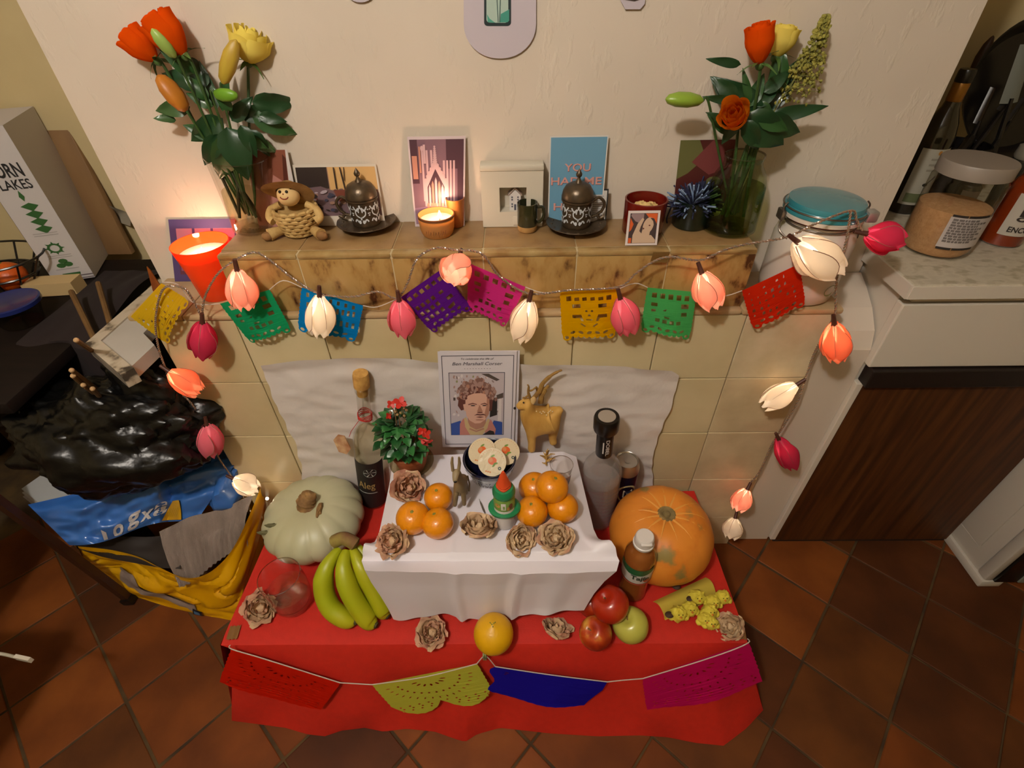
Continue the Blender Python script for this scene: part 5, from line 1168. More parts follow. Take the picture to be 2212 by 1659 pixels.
for a, b in (((-.02, .0, .0), (-.03, .0, .10)), ((.015, .01, 0), (-.02, -.01, .12)), ((.02, -.012, 0), (-.01, .0, .12)), ((0, 0, 0), (.005, 0, .13)), ((-.015, -.012, 0), (.015, .0, .11))):
    mobj('stem', *tube(smooth_path([a, ((a[0]+b[0])/2, a[1]*.5, .06), b], 4), .0032, 7), mat('dark_stem', '3a2c1c', '2c3a1c', ns=40, rough=.6), lt)
rr_ = VR+Vector((0, 0, .03)); yr = VR.y
rose('upright orange rose bud at the top of the right bouquet', 'orange', (1641, 138), (1641, 42), 62, rr_+Vector((.006, 0, 0)), yr-.01, open_=.3, leaves=[(1640, 250, 1545, 175, yr, yr, 0), (1640, 260, 1740, 290, yr-.02, yr-.03, 0)])
rose('pale yellow rose half behind the orange bud in the right bouquet', 'yellow', (1676, 122), (1704, 46), 64, rr_+Vector((.012, .01, 0)), yr+.03, open_=.8, leaves=[(1660, 240, 1722, 130, yr+.02, yr+.02, 0), (1680, 200, 1690, 110, yr+.02, yr+.01, 1)])
rose('small orange rose facing forward low in the right bouquet', 'apricot', (1592, 262), (1580, 236), 62, rr_+Vector((-.012, -.008, 0)), yr-.015, yr-.06, open_=1.0, layers=(3, 3, 4, 4), leaves=[(1600, 270, 1530, 245, yr-.02, yr-.03, 3), (1570, 290, 1530, 250, yr, yr, 4)])
lt = thing('lily_stem', 'green lily bud reaching left out of the right bouquet', 'lily', tuple(rr_))
bud(lt, rr_, (1518, 218), (1438, 214), 30, yr-.02, yr-.03, mat('lily_bud', '7c982c', '8aa83c', ns=9, rough=.35))
for lv in ((1590, 220, 1522, 210, yr, yr-.01, 3), (1590, 215, 1545, 170, yr, yr, 0), (1600, 140, 1530, 128, yr, yr-.01, 3), (1610, 250, 1700, 320, yr-.03, yr-.05, 0, 0, 1.3), (1655, 255, 1795, 228, yr, yr-.02, 3), (1640, 250, 1705, 285, yr-.03, yr-.05, 1), (1600, 250, 1560, 310, yr-.02, yr-.03, 0), (1620, 230, 1650, 160, yr, yr, 1), (1630, 230, 1690, 180, yr, yr, 0), (1650, 200, 1710, 150, yr, yr, 0), (1610, 260, 1640, 330, yr-.04, yr-.05, 0), (1620, 220, 1605, 150, yr, yr, 4), (1640, 220, 1668, 270, yr, yr-.01, 2), (1580, 250, 1552, 190, yr, yr, 4)): leaf(lt, rr_, *lv)
for a, b in (((-.02, .0, .0), (-.005, .0, .13)), ((.015, .01, 0), (.0, -.01, .15)), ((.02, -.012, 0), (.01, .0, .15)), ((0, 0, 0), (.005, 0, .15)), ((-.015, -.012, 0), (.012, .0, .14))):
    mobj('stem', *tube(smooth_path([a, ((a[0]+b[0])/2, a[1]*.5, .06), b], 4), .0035, 7), m_stemg, lt)
gt = thing('goldenrod_spray', 'feathery yellow-green flower spray at the right of the right bouquet', 'flower spray', tuple(rr_))
rg = random.Random(17); ms, mbm = MB(), MB()
main = smooth_path([Vector((0, 0, 0)), Y(1668, 250, yr)-rr_, Y(1705, 190, yr+.01)-rr_, Y(1745, 120, yr+.015)-rr_, Y(1785, 30, yr+.015)-rr_], 8)
ms.add(tube(main, .0016, 6))
for k in range(430):
    f_ = rg.random()**.75; i = int((.42+.58*f_)*(len(main)-1)); c = main[i]; wdt = .034*(1-f_)+.005
    q = c+Vector((rg.uniform(-1, 1)*wdt+.4*wdt, rg.uniform(-1, 1)*wdt*.6, rg.uniform(-.3, 1)*wdt*.7-.3*wdt))
    if k % 4 == 0: ms.add(tube([c, (c+q)/2+Vector((0, 0, .003)), q], .0006, 4))
    mbm.add(lump(q, (.0034*rg.uniform(.5, 1), .0028, .0028), .7, 2, 6, 4, k))
ms.build('stem', mat('spray_stem', '6a6c34', rough=.7), gt); stuff(mbm.build('florets', mat('floret', '9c9440', '7c7a34', ns=60, rough=.8), gt))

# white clip-top jar on the right end of the ledge
p = Z(1712, 612, ZL); X0, Y0 = .592, .972; H = zt(X0, Y0, 428)-ZL; R = .075
t = thing('storage_jar', 'white ceramic clip-top jar with teal lid at the right end of the ledge', 'jar', (X0, Y0, ZL+.001))
m_cer = mat('ceramic_white', 'd0c8bc', rough=.25, coat=.4)
mobj('body', *lathe([(R*.86, 0), (R*.95, .006), (R, .03), (R, H*.62), (R*.95, H*.70), (R*.80, H*.76), (R*.78, H*.80), (R*.88, H*.81)], 48), m_cer, t)
mobj('seal', *lathe([(R*.84, H*.812), (R*.88, H*.82), (R*.84, H*.832)], 40), mat('rubber_orange', '8c3a20', rough=.6), t)
ld = mobj('lid', *lathe([(R*.90, H*.835), (R*.97, H*.84), (R*.98, H*.875), (R*.96, H*.88)], 48), m_cer, t)
mobj('lid_top', *lathe([(R*.95, H*.88), (R*.985, H*.885), (R*.985, H*.93), (R*.95, H*.945), (R*.93, H*.945), (R*.93, H*.955), (R*.90, H*.985), (R*.7, H*1.0), (.001, H*1.0)], 48), mat('teal_enamel', '2f7d88', '2a7480', ns=6, rough=.22, coat=.5), ld)
m_wire = mat('steel_wire', '6c6258', rough=.3, metal=.7)
mobj('wire_clip', *tube([(R*.99*math.cos(a), R*.99*math.sin(a), H*.93) for a in [2*PI*i/40 for i in range(41)]], .0016, 6, False), m_wire, t)
mobj('wire_clip', *tube([(R*.86*math.cos(a), R*.86*math.sin(a), H*.78) for a in [2*PI*i/40 for i in range(41)]], .0016, 6, False), m_wire, t)
for sx in (-1, 1):
    mobj('wire_clip', *tube(smooth_path([(sx*R*1.0, -.004, H*.97), (sx*R*1.08, -.006, H*.93), (sx*R*1.03, -.006, H*.84), (sx*R*1.06, -.01, H*.72), (sx*R*.9, -.03, H*.66)], 4), .0016, 6), m_wire, t)
mobj('latch', *box((R*.70, -R*.75, H*.86), (R*.98, -R*.45, H*.965), .004), mat('steel', 'a8a4a0', rough=.3, metal=.6), t)
mobj('hinge', *box((-R*1.12, -.012, H*.80), (-R*1.0, .012, H*.90), .003), m_wire, t)
mobj('painted_motif', *poly([ell(0, 0, .016, .012, 16)], lambda x, z: (R*1.004*math.sin(.5+x/R), -R*1.004*math.cos(.5+x/R), H*.18+z)), K('8c9a6a'), t)

# paper cut-outs on the wall above
def cutout(label, pts, inner, ycol):
    P = [Y(x, y, YW-.003) for x, y in pts]; c = sum(P, Vector())/len(P)
    t = thing('paper_cutout', label, 'drawing', tuple(c))
    def ex(loop, y0, y1):
        n = len(loop); v = [Vector((Y(x, y, YW).x-0, yy, Y(x, y, YW-.003).z)) for yy in (y0, y1) for x, y in loop]
        tri = poly([[(Y(x, y, YW).x, Y(x, y, YW).z) for x, y in loop]])[1]
        return v, [tuple(q) for q in tri]+[tuple(i+n for i in q[::-1]) for q in tri]+[(i, (i+1) % n, n+(i+1) % n, n+i) for i in range(n)]
    mobj('paper', *ex(pts, YW-.004, YW-.0022), K(ycol), t, False, True)
    for k, (nm, col, loop) in enumerate(inner): mobj(nm, *ex(loop, YW-.0044-.0002*k, YW-.0039), K(col, .5), t, False, True)
def rr2(x0, y0, x1, y1, r): return ell(x0+r, y0+r, r, r, 8, PI, 1.5*PI)+ell(x1-r, y0+r, r, r, 8, 1.5*PI, 2*PI)+ell(x1-r, y1-r, r, r, 8, 0, PI/2)+ell(x0+r, y1-r, r, r, 8, PI/2, PI)
cutout('large rounded white paper cut-out with a teal jar drawing, top centre of wall', rr2(1002, -120, 1158, 126, 74), [('drawing', '16282c', rr2(1046, -60, 1104, 56, 8)), ('drawing', 'a8bcb0', rr2(1051, -60, 1098, 49, 8)), ('drawing', '3c8c7c', [(1082, 30), (1100, 20), (1100, 44), (1096, 48), (1080, 48)]), ('drawing', '4a9a86', [(1052, 30), (1058, 40), (1070, 49), (1054, 48)]), ('drawing', '2a4a48', [(1070, -60), (1071.5, -60), (1077, 48), (1075.5, 48)]), ('drawing', '2a4a48', [(1082, -60), (1083.5, -60), (1080, 48), (1078.5, 48)])], 'bdb3bb')
cutout('small white paper cut-out at the top edge above the left bouquet', rr2(748, -80, 812, 5, 30), [('drawing', '8a7c8c', rr2(770, -40, 792, -12, 6))], 'bdb3bb')
cutout('small white paper cut-out at the top edge right of the teal drawing', [(1336, -40), (1350, -62), (1382, -62), (1396, -40), (1392, 8), (1382, 20), (1350, 20), (1340, 2)], [('drawing', '3a3028', [(1346, -40), (1386, -40), (1386, -2), (1370, 3), (1350, 0)])], 'bdb3bb')

# ------------------------------------------------------------ paper bunting and flower lights
YG = YT-.014
def teeth(n, d, x0, x1, y):     # little scallops along an edge
    r = []
    for k in range(n):
        xa = x0+(x1-x0)*k/n; xb = x0+(x1-x0)*(k+1)/n
        r += [(xa, y), (xa+(xb-xa)*.25, y-d*.8), (xa+(xb-xa)*.5, y-d), (xa+(xb-xa)*.75, y-d*.8)]
    return r+[(x1, y)]
def vteeth(n, d, y0, y1, x, sg):
    r = []
    for k in range(n):
        ya = y0+(y1-y0)*k/n; yb = y0+(y1-y0)*(k+1)/n
        r += [(x, ya), (x+sg*d, (ya+yb)/2)]
    return r
def flag_cut(kind, seed):
    out = [(0, 1)]+vteeth(9, .012, .93, .14, 0, -1)+[(0, .14)]
    out += ell(.09, .06, .08, .07, 7, PI*.9, 2*PI)[:]+teeth(6, .035, .20, .80, .085)+ell(.91, .06, .08, .07, 7, PI, 2*PI*1.05)
    out += [(1, .14)]+vteeth(9, .012, .16, .93, 1, 1)+[(1, 1)]
    H = []
    sq = lambda x, y, w, h: H.append([(x+.004, y), (x+w, y+.006), (x+w-.004, y+h), (x, y+h-.008)])
    if kind == 'skull':
        for k in range(6): sq(.10+.14*k, .80, .09 if k not in (2, 3) else .08, .10 if k in (0, 5) else .07)
        sq(.20, .66, .15, .08); sq(.66, .66, .15, .08)
        H.append([(.20, .46), (.33, .46), (.36, .40), (.40, .40), (.36, .53), (.20, .53)]); H.append([(.82, .46), (.69, .46), (.66, .40), (.62, .40), (.66, .53), (.82, .53)])
        H += [ell(.45, .60, .022, .02, 7), ell(.55, .60, .022, .02, 7), [(.47, .50), (.53, .50), (.50, .55)], [(.44, .44), (.56, .44), (.55, .415), (.45, .415)], [(.36, .36), (.44, .30), (.42, .28), (.34, .34)], [(.64, .36), (.56, .30), (.58, .28), (.66, .34)]]
    elif kind == 'frieze':
        for k in range(5): sq(.11+.165*k, .80, .10, .11)
        sq(.12, .62, .13, .08); sq(.72, .64, .16, .10); sq(.74, .48, .12, .09); sq(.14, .50, .09, .06)
        for k in range(4): sq(.24+.14*k, .30, .09, .08)
        H += [[(.36, .56), (.44, .60), (.42, .55)], [(.40, .36+.09), (.52, .44), (.50, .41), (.41, .41)]]
    elif kind == 'bars':
        for k in range(7): sq(.08+.125*k, .83, .05, .10)
        for k in range(5): sq(.50+.09*k, .60+.01*k, .045, .14); sq(.48+.1*k, .34, .05, .14)
        for k in range(3): sq(.10+.1*k, .62, .05, .1); sq(.12+.1*k, .38, .05, .1)
    elif kind == 'blocks':
        for k in range(6): sq(.07+.15*k, .82, .09, .09)
        for r in range(3):
            for k in range(4): sq(.08+.13*k, .58-.15*r, .08, .09)
        sq(.66, .60, .10, .07); sq(.72, .42, .14, .08); H.append([(.62, .30), (.80, .34), (.78, .26), (.64, .24)])
    else:
        rg = random.Random(seed)
        for r in range(5):
            for k in range(7):
                x, y = .07+.125*k+rg.uniform(0, .03), .84-.14*r+rg.uniform(-.02, .02)
                if rg.random() < .78: w, h = rg.uniform(.02, .06), rg.uniform(.03, .08); H.append([(x, y), (x+w, y+.01), (x+w*.9, y+h), (x+.01, y+h*.8)])
    for k in range(5): H.append(ell(.20+.15*k, .165, .05, .028, 8, rot=.4*(-1)**k))
    H += [ell(.085, .06, .04, .035, 10), ell(.915, .06, .04, .035, 10)]
    return [out]+H
def flag(parent, kind, TL, TR, BR, BL, m, seed, label, bulge=.008, pt=None):
    pt = pt or (lambda x, y, l: Y(x, y, YG-l)); q = [Vector(p)-parent.location for p in (pt(*TL, .0), pt(*TR, .0), pt(*BR, .006), pt(*BL, .006))]
    def fn(x, y):
        p = (q[0]*(1-x)+q[1]*x)*y+(q[3]*(1-x)+q[2]*x)*(1-y); p.y -= bulge*math.sin(PI*max(0, min(1, x)))*(1-y)+.003*math.sin(x*7+seed)*(1-y); return p
    loops = flag_cut(kind, seed) if isinstance(kind, str) else kind
    v2, f = poly(loops); me = bmesh.new(); vs = [me.verts.new(p) for p in v2]
    for a in f:
        try: me.faces.new([vs[i] for i in a])
        except ValueError: pass
    bmesh.ops.subdivide_edges(me, edges=[e for e in me.edges if e.calc_length() > .3], cuts=2, use_grid_fill=False)
    bmesh.ops.triangulate(me, faces=me.faces[:])
    me.verts.index_update(); v = [fn(p.co.x, p.co.y) for p in me.verts]; f = [tuple(p.index for p in a.verts) for a in me.faces]; me.free()
    mobj('flag', v, f, m, parent, False, label=label)
PP = lambda k, c: paper('tissue_'+k, c, .35)
bt = thing('paper_bunting', 'string of small cut-paper flags hanging across the front of the mantel', 'bunting', tuple(Y(1050, 640, YG)))
for a in ((('scatter', (282, 684), (348, 612), (408, 652), (362, 746), PP('yellow', 'd8b420'), 4, 'yellow cut-paper flag')),
          ('frieze', (475, 656), (582, 626), (630, 716), (540, 742), PP('green', '1c9a62'), 5, 'green cut-paper flag'),
          ('bars', (652, 621), (784, 660), (768, 738), (643, 712), PP('blue', '0e7cc4'), 6, 'blue cut-paper flag'),
          ('blocks', (866, 642), (953, 582), (1020, 664), (935, 718), PP('purple', '5a1a86'), 7, 'purple cut-paper flag'),
          ('frieze', (1012, 568), (1135, 620), (1092, 704), (1010, 668), PP('magenta', 'cc2f86'), 8, 'magenta cut-paper flag'),
          ('skull', (1210, 629), (1335, 625), (1330, 727), (1215, 735), PP('gold', 'e0a800'), 9, 'golden yellow cut-paper flag'),
          ('frieze', (1399, 621), (1505, 631), (1490, 734), (1384, 716), PP('lightgreen', '4cb462'), 10, 'light green cut-paper flag'),
          ('scatter', (1603, 628), (1726, 570), (1740, 658), (1627, 712), PP('red', 'd02a10'), 12, 'red cut-paper flag')): flag(bt, *a)
def twine(px, y, r, m, parent, name='string', k=5, n=6):
    P = smooth_path([Y(a, b, y)-parent.location for a, b in px], k); mobj(name, *tube(P, r, n), m, parent)
m_str = mat('white_string', 'c0b4a8', rough=.7)
twine([(350, 610), (385, 615), (420, 655), (475, 656)], YG+.002, .001, m_str, bt); twine([(582, 626), (612, 606), (652, 621)], YG+.002, .001, m_str, bt)
twine([(784, 660), (815, 663), (866, 642)], YG+.002, .001, m_str, bt); twine([(953, 582), (985, 562), (1012, 568)], YG+.002, .001, m_str, bt)
twine([(1135, 620), (1170, 632), (1210, 629)], YG+.002, .001, m_str, bt); twine([(1335, 625), (1372, 612), (1399, 621)], YG+.002, .001, m_str, bt)
twine([(1505, 631), (1560, 640), (1603, 628)], YG+.002, .001, m_str, bt); twine([(1726, 570), (1760, 545), (1790, 520)], YG+.002, .001, m_str, bt)
# lower bunting on the front of the red cloth
n0 = (fl+fr)/2; hb_ = Z(1050, 1572, .01); dn = (hb_-n0).normalized(); nn = Vector((1, 0, 0)).cross(dn).normalized()
if nn.y > 0: nn = -nn
def SK(px, py, l=0): return PL(px, py, n0+nn*(.020+l), nn)
lb = thing('large_bunting', 'string of four large cut-paper flags pinned along the front of the red cloth', 'bunting', tuple(SK(1050, 1430)))
def rosette(seed, lobes=True):
    o = [(0, 1)]+vteeth(6, .008, .9, .34, .0, -1)
    o += ([(.02, .30)]+[(.02+.46*i/12, .30-.26*math.sin(PI*i/12)**.7+(.012 if i % 2 else 0)) for i in range(1, 13)]+[(.50+.48*i/12, .30-.26*math.sin(PI*i/12)**.7+(.012 if i % 2 else 0)) for i in range(1, 12)]) if lobes else [(i/20, .12-.08*math.sin(PI*i/20)+(.012 if i % 2 else 0)) for i in range(0, 21)]
    o += vteeth(6, .008, .34, .9, 1.0, 1)+[(1, 1)]
    H = []; rg = random.Random(seed)
    for k in range(13): a = PI+PI*(k+.5)/13; H.append(ell(.5+.30*math.cos(a), .86+.34*math.sin(a), .012, .018, 7))
    for k in range(17): a = PI+PI*(k+.5)/17; H.append(ell(.5+.40*math.cos(a), .86+.48*math.sin(a), .022, .008, 7, rot=a))
    for k in range(7): a = PI+PI*(k+.5)/7; H.append(ell(.5+.14*math.cos(a), .86+.14*math.sin(a), .03, .012, 7, rot=a))
    for r in range(3):
        for k in range(10):
            x, y = .07+.096*k+.02*(r % 2), .30-.055*r
            if not lobes or abs(x-.5) > .05+.04*r: H.append(ell(x, y, .012, .016, 6))
    return [o]+H
m_cr = paper('crepe_red', 'b41a08', .2)
flag(lb, rosette(1, False), (500, 1402), (735, 1475), (688, 1538), (472, 1480), m_cr, 1, 'red cut-paper flag', .004, SK)
flag(lb, rosette(2), (803, 1479), (1030, 1434), (1076, 1512), (872, 1552), paper('crepe_lime', 'a8a838', .2), 2, 'lime green cut-paper flag', .004, SK)
flag(lb, [[(0, 1)]+[(-.02-.03*math.sin(i), 1-.1*i) for i in range(1, 9)]+[(i/20, .12-.10*math.sin(PI*i/20)+(.01 if i % 2 else 0)) for i in range(0, 21)]+[(1, .3), (1.03, .7), (1, 1)], ell(.11, .84, .02, .012, 6), ell(.10, .79, .016, .01, 6)], (1070, 1440), (1312, 1473), (1255, 1532), (1062, 1502), paper('crepe_blue', '1c1488', .2), 3, 'dark blue cut-paper flag', .006, SK)
flag(lb, rosette(4, False), (1388, 1466), (1617, 1388), (1652, 1486), (1400, 1545), paper('crepe_magenta', 'b01250', .2), 4, 'magenta cut-paper flag', .004, SK)
for pts in (((497, 1394), (500, 1402), (560, 1420), (640, 1445), (735, 1475)), ((735, 1475), (770, 1477), (803, 1479)), ((803, 1479), (920, 1462), (1030, 1434)), ((1030, 1434), (1040, 1422), (1048, 1416), (1058, 1425), (1070, 1440)), ((1070, 1440), (1190, 1458), (1312, 1473)), ((1312, 1473), (1350, 1469), (1388, 1466)), ((1388, 1466), (1500, 1432), (1580, 1405), (1617, 1388), (1615, 1380))):
    mobj('string', *tube(smooth_path([SK(*p, .002)-lb.location for p in pts], 4), .0012, 6), m_str, lb)
pg = thing('mini_peg', 'tiny pale green wooden peg holding the string at the middle of the table edge', 'peg', tuple(SK(1047, 1418, .004)))
for s in (-1, 1): mobj('arm', *box((s*.0022-.0017, -.003, -.014), (s*.0022+.0017, .003, .012), .0006), mat('peg_green', '8c9c62', rough=.6), pg)
mobj('spring', *tube([(-.004, -.0035, .0), (.004, -.0035, .0)], .0012, 6), m_wire, pg)

# flower lights: one string; each flower a part with petals
lt = thing('flower_lights', 'string of lit fabric flower lights draped along mantel, jar and fireplace sides', 'string lights', tuple(Y(1050, 560, YG)))
LO = Vector(lt.location)
def fpet(name, R, H, half, sc, seed, m):
    def fn(u, v):
        u = u*2-1; wd = half*(math.sin(PI*min(1, .12+.74*v))**.6)*(1-.9*max(0, v-.78)/.22*.55); a = u*wd
        r = R*sc*(math.sin(PI*(.05+.80*v))**.8)+.002*sc
        r += .0026*u+.0016*noise.noise(Vector((u*2+seed, v*3, seed*2)))+.003*max(0, v-.86)*6*math.cos(seed+u*2)
        z = H*v*(1+.06*noise.noise(Vector((seed, u*2, 2))))*(1-.10*u*u*v)
        return Vector((r*math.sin(a), r*math.cos(a), z))
    v, f = grid(fn, 8, 12); me = bpy.data.meshes.new(name); me.from_pydata([tuple(p) for p in v], [], f); me.materials.append(m)
    me.polygons.foreach_set('use_smooth', [True]*len(f)); me.update()
    P = [fn(1.0, j/12) for j in range(2, 13)]; P = [Vector((p.x*1.02, p.y*1.02, p.z)) for p in P]
    C = [fn(.46, j/12) for j in range(0, 9)]; C = [Vector((p.x*1.03, p.y*1.03, p.z)) for p in C]
    a, b = tube(P, .00055, 4), tube(C, [.0007-.00006*j for j in range(9)], 4)
    return me, (a[0]+b[0], a[1]+[tuple(i+len(a[0]) for i in q) for q in b[1]])
FC = {'white': 'efe6d8', 'peach': 'f6c2ae', 'pink': 'ea8496', 'deep': 'd64468', 'orange': 'f4a47e'}
FL = {c: (1, .80, .62) for c in FC}
fm = {}
for c, h in FC.items():
    m = paper('petal_fabric_'+c, h, .55)
    fm[c] = [fpet('petal', .0255, .074, 1.12, sc, s+k*3, m) for k, sc in enumerate((.86, 1.0)) for s in range(3)]
m_vein = mat('petal_vein', '8c6454', rough=.8); m_sock = mat('brown_socket', '4a261a', rough=.5)
vein_me = {}
def flower(col, base, tip, yb, yt, pw, label, sc=1.0):
    B, T = Y(*base, yb), Y(*tip, yt); d = T-B; L_ = d.length/.072
    s = mobj('flower_light', *tube([(0, 0, -.022), (0, 0, -.004), (0, 0, .004)], [.0038, .0046, .0055], 9), m_sock, lt, label=label)
    s.location = B-LO; s.rotation_mode = 'QUATERNION'; s.rotation_quaternion = align(d) @ Quaternion((0, 0, 1), (base[0]*.37) % 6)
    for k in range(6):
        me = fm[col][k][0]
        share('petal', me, s, (0, 0, 0), (0, 0, k*2*PI/3+(PI/3 if k > 2 else 0)), (sc, sc, L_))
    mb = MB()
    for k in range(3, 6): mb.add(fm[col][k][1], 0, Matrix.Rotation(k*2*PI/3+PI/3, 4, 'Z') @ Matrix.Diagonal((sc, sc, L_, 1)))
    mb.build('vein', m_vein, s)
    if pw:
        mobj('bulb', *ball((0, 0, .020*L_), (.0032, .0032, .005), 10, 8), mat('bulb_glow', 'ffe2b0', emit=10), s)
        l = lamp('bulb_light', B+d*.30, pw*(1.7 if col == 'white' else 1.25), FL[col], .006)
    return s
yf_ = YG-.026
flower('deep', (437, 697), (440, 768), yf_, yf_-.005, .012, 'deep pink flower light')
flower('peach', (512, 584), (530, 664), yf_, yf_-.006, .075, 'peach flower light'); flower('white', (690, 640), (692, 722), yf_, yf_-.008, .060, 'white flower light')
flower('pink', (862, 650), (874, 722), yf_, yf_-.006, .020, 'pink flower light'); flower('peach', (992, 556), (980, 604), yf_-.0, yf_-.055, .085, 'pink flower light facing forward', 1.05)
flower('white', (1143, 650), (1122, 734), yf_, yf_-.008, .055, 'white flower light'); flower('pink', (1340, 645), (1358, 718), yf_, yf_-.006, .020, 'pink flower light')
flower('peach', (1516, 590), (1542, 664), yf_, yf_-.02, .085, 'salmon flower light'); flower('white', (1722, 522), (1806, 588), .86, .855, .08, 'white flower light', 1.25)
flower('deep', (1872, 505), (1948, 520), .885, .87, .03, 'deep pink flower light', 1.05); flower('orange', (1802, 700), (1808, 775), yf_-.03, yf_-.035, .075, 'orange flower light')
flower('white', (1720, 832), (1648, 878), yf_, yf_-.01, .075, 'white flower light', .95); flower('deep', (1682, 948), (1712, 1008), yf_-.012, yf_-.02, .015, 'deep pink flower light', .9)
flower('peach', (1614, 1058), (1592, 1102), yf_, yf_-.03, .075, 'salmon flower light', .95); flower('white', (1588, 1120), (1578, 1162), yf_, yf_-.035, .012, 'white flower light', 1.0)
flower('orange', (366, 803), (432, 846), yf_, yf_-.01, .085, 'orange flower light', .95); flower('pink', (446, 918), (458, 982), yf_-.01, yf_-.03, .015, 'pink flower light', 1.1)
flower('white', (506, 1035), (556, 1058), yf_-.02, yf_-.035, .065, 'white flower light', 1.0)
for x, y in ((548, 1137), (577, 1077)):
    b = mobj('bare_bulb', *ball(Y(x, y, yf_-.0)-LO, .0045, 10, 8), mat('bulb_glow', ''), lt); lamp('bulb_light', Y(x, y, yf_-.016), .03, (1, .84, .6), .005)
def twist(px, y, col=None):
    P = smooth_path([Y(a, b, y if len(q) < 3 else q[2])-LO for q in px for a, b in [q[:2]]], 8)
    D = [0]
    for a, b in zip(P, P[1:]): D.append(D[-1]+(b-a).length)
    n = int(D[-1]/.0022); Q = []; j = 0
    for i in range(n+1):
        s = D[-1]*i/n
        while j < len(D)-2 and D[j+1] < s: j += 1
        Q.append(P[j].lerp(P[j+1], (s-D[j])/max(1e-6, D[j+1]-D[j])))
    for ph, m in ((0, mat('wire_silver', 'a89a8c', rough=.25, metal=.6)), (PI, mat('wire_clear', '8a6a54', rough=.25))):
        R = []
        for i, p in enumerate(Q):
            t = (Q[min(i+1, n)]-Q[max(i-1, 0)]).normalized(); a = Vector((0, 1, 0)); b = t.cross(a).normalized(); th = i*.0022/.011*2*PI+ph
            R.append(p+(a*math.cos(th)+b*math.sin(th))*.0013)
        mobj('wire', *tube(R, .00135, 5), m, lt)
yw_ = YG-.012
twist([(436, 682), (443, 640), (470, 592), (508, 562), (548, 545), (580, 560), (636, 604), (690, 634), (760, 641), (815, 630), (856, 644), (880, 612), (900, 560), (940, 536), (985, 540), (1040, 548), (1080, 598), (1143, 634), (1230, 627), (1335, 620), (1372, 592), (1410, 566), (1448, 555), (1512, 562), (1560, 542), (1610, 528, .885), (1700, 512, .87), (1760, 484, .87), (1838, 455, .89), (1850, 475, .89), (1862, 498, .885)], yw_)
twist([(1838, 455, .89), (1828, 520, .885), (1808, 600, .88), (1803, 690, .868), (1786, 715, .872), (1758, 765), (1738, 824), (1722, 870), (1690, 925), (1678, 942), (1665, 965), (1640, 1020), (1618, 1050), (1600, 1105)], yw_)
twist([(437, 688), (412, 640), (392, 620), (352, 625), (336, 690), (342, 750), (357, 795), (372, 832), (410, 868), (436, 905), (448, 930), (470, 985), (500, 1030), (535, 1090), (550, 1132)], yw_)
for px, py, w_, h_, rz_, lbl in ((1424, 552, .032, .026, .1, 'brown tape strip holding the flower lights at the mantel edge near the square print'),):
    P = Y(px, py, YM-.006); o = thing('tape_strip', lbl, 'tape', tuple(P)); mobj('tape', *grid(lambda u, v: ((u-.5)*w_, -.0075+.004*math.cos(v*3), (v-.5)*h_), 4, 6), mat('clear_tape', '7a6136', rough=.25), o)

# ------------------------------------------------------------ left side: dark table, bags, stool
m_tab = mat('dark_table_wood', '170d08', '0f0805', ns=8, rough=.7, spec=.2, stretch=(1, 5, 1))
tb = thing('dining_table', 'long dark wooden table at the left edge, holding cereal box and tub', 'table', (-1.5, 1.1, 0))
mobj('tabletop', *box((-2.1, .775, .71), (-1.065, 1.42, .74), .004), m_tab, tb, True, True)
mobj('apron', *box((-2.04, .83, .62), (-1.12, 1.36, .709)), m_tab, tb, False, True)
for x, y in ((-1.18, .88), (-2.0, .88), (-2.0, 1.32), (-1.16, 1.32)): mobj('leg', *box((x-.03, y-.03, 0), (x+.03, y+.03, .619), .004), m_tab, tb, True, True)
p0 = Z(285, 1298, 0); p1 = Y(0, 1085, .75)
dr = (p1-p0).normalized()
ch = thing('folding_chair', 'dark wooden folding chair, one slanting leg reaching in front of the bags', 'chair', tuple(p0))
m_chw = mat('chair_wood', '3c2012', '28150b', ns=12, rough=.4, stretch=(1, 1, .3))
def bar(a, b, w, h):
    a, b = Vector(a), Vector(b); d = (b-a).normalized(); s = d.cross(Vector((0, 1, 0))).normalized(); u = s.cross(d)
    v = [q+s*i*w+u*j*h for q in (a, b) for i, j in ((-1, -1), (1, -1), (1, 1), (-1, 1))]
    return v, [(3, 2, 1, 0), (4, 5, 6, 7)]+[(i, (i+1) % 4, 4+(i+1) % 4, 4+i) for i in range(4)]
lg = mobj('leg', *bar(p0+dr*.012, p0+dr*.85, .010, .009), m_chw, ch, False, True)
mobj('rubber_foot', *bar(p0, p0+dr*.022, .016, .014), m_black, lg, False, True)
mobj('leg', *bar(p0+Vector((-.02, -.62, 0)), p0+Vector((-.02, -.62, 0))+dr*.85, .010, .009), m_chw, ch, False, True)
q = p0+dr*.5; mobj('seat', *box((q.x-.45, .02, q.z), (-1.085, .42, q.z+.025), .005), m_chw, ch, True, True); mobj('rail', *box((q.x-.20, .42, q.z), (q.x-.02, q.y, q.z+.02), .004), m_chw, ch, True, True)  # seat out of view, extended to throw shade on the left floor; rail joins it
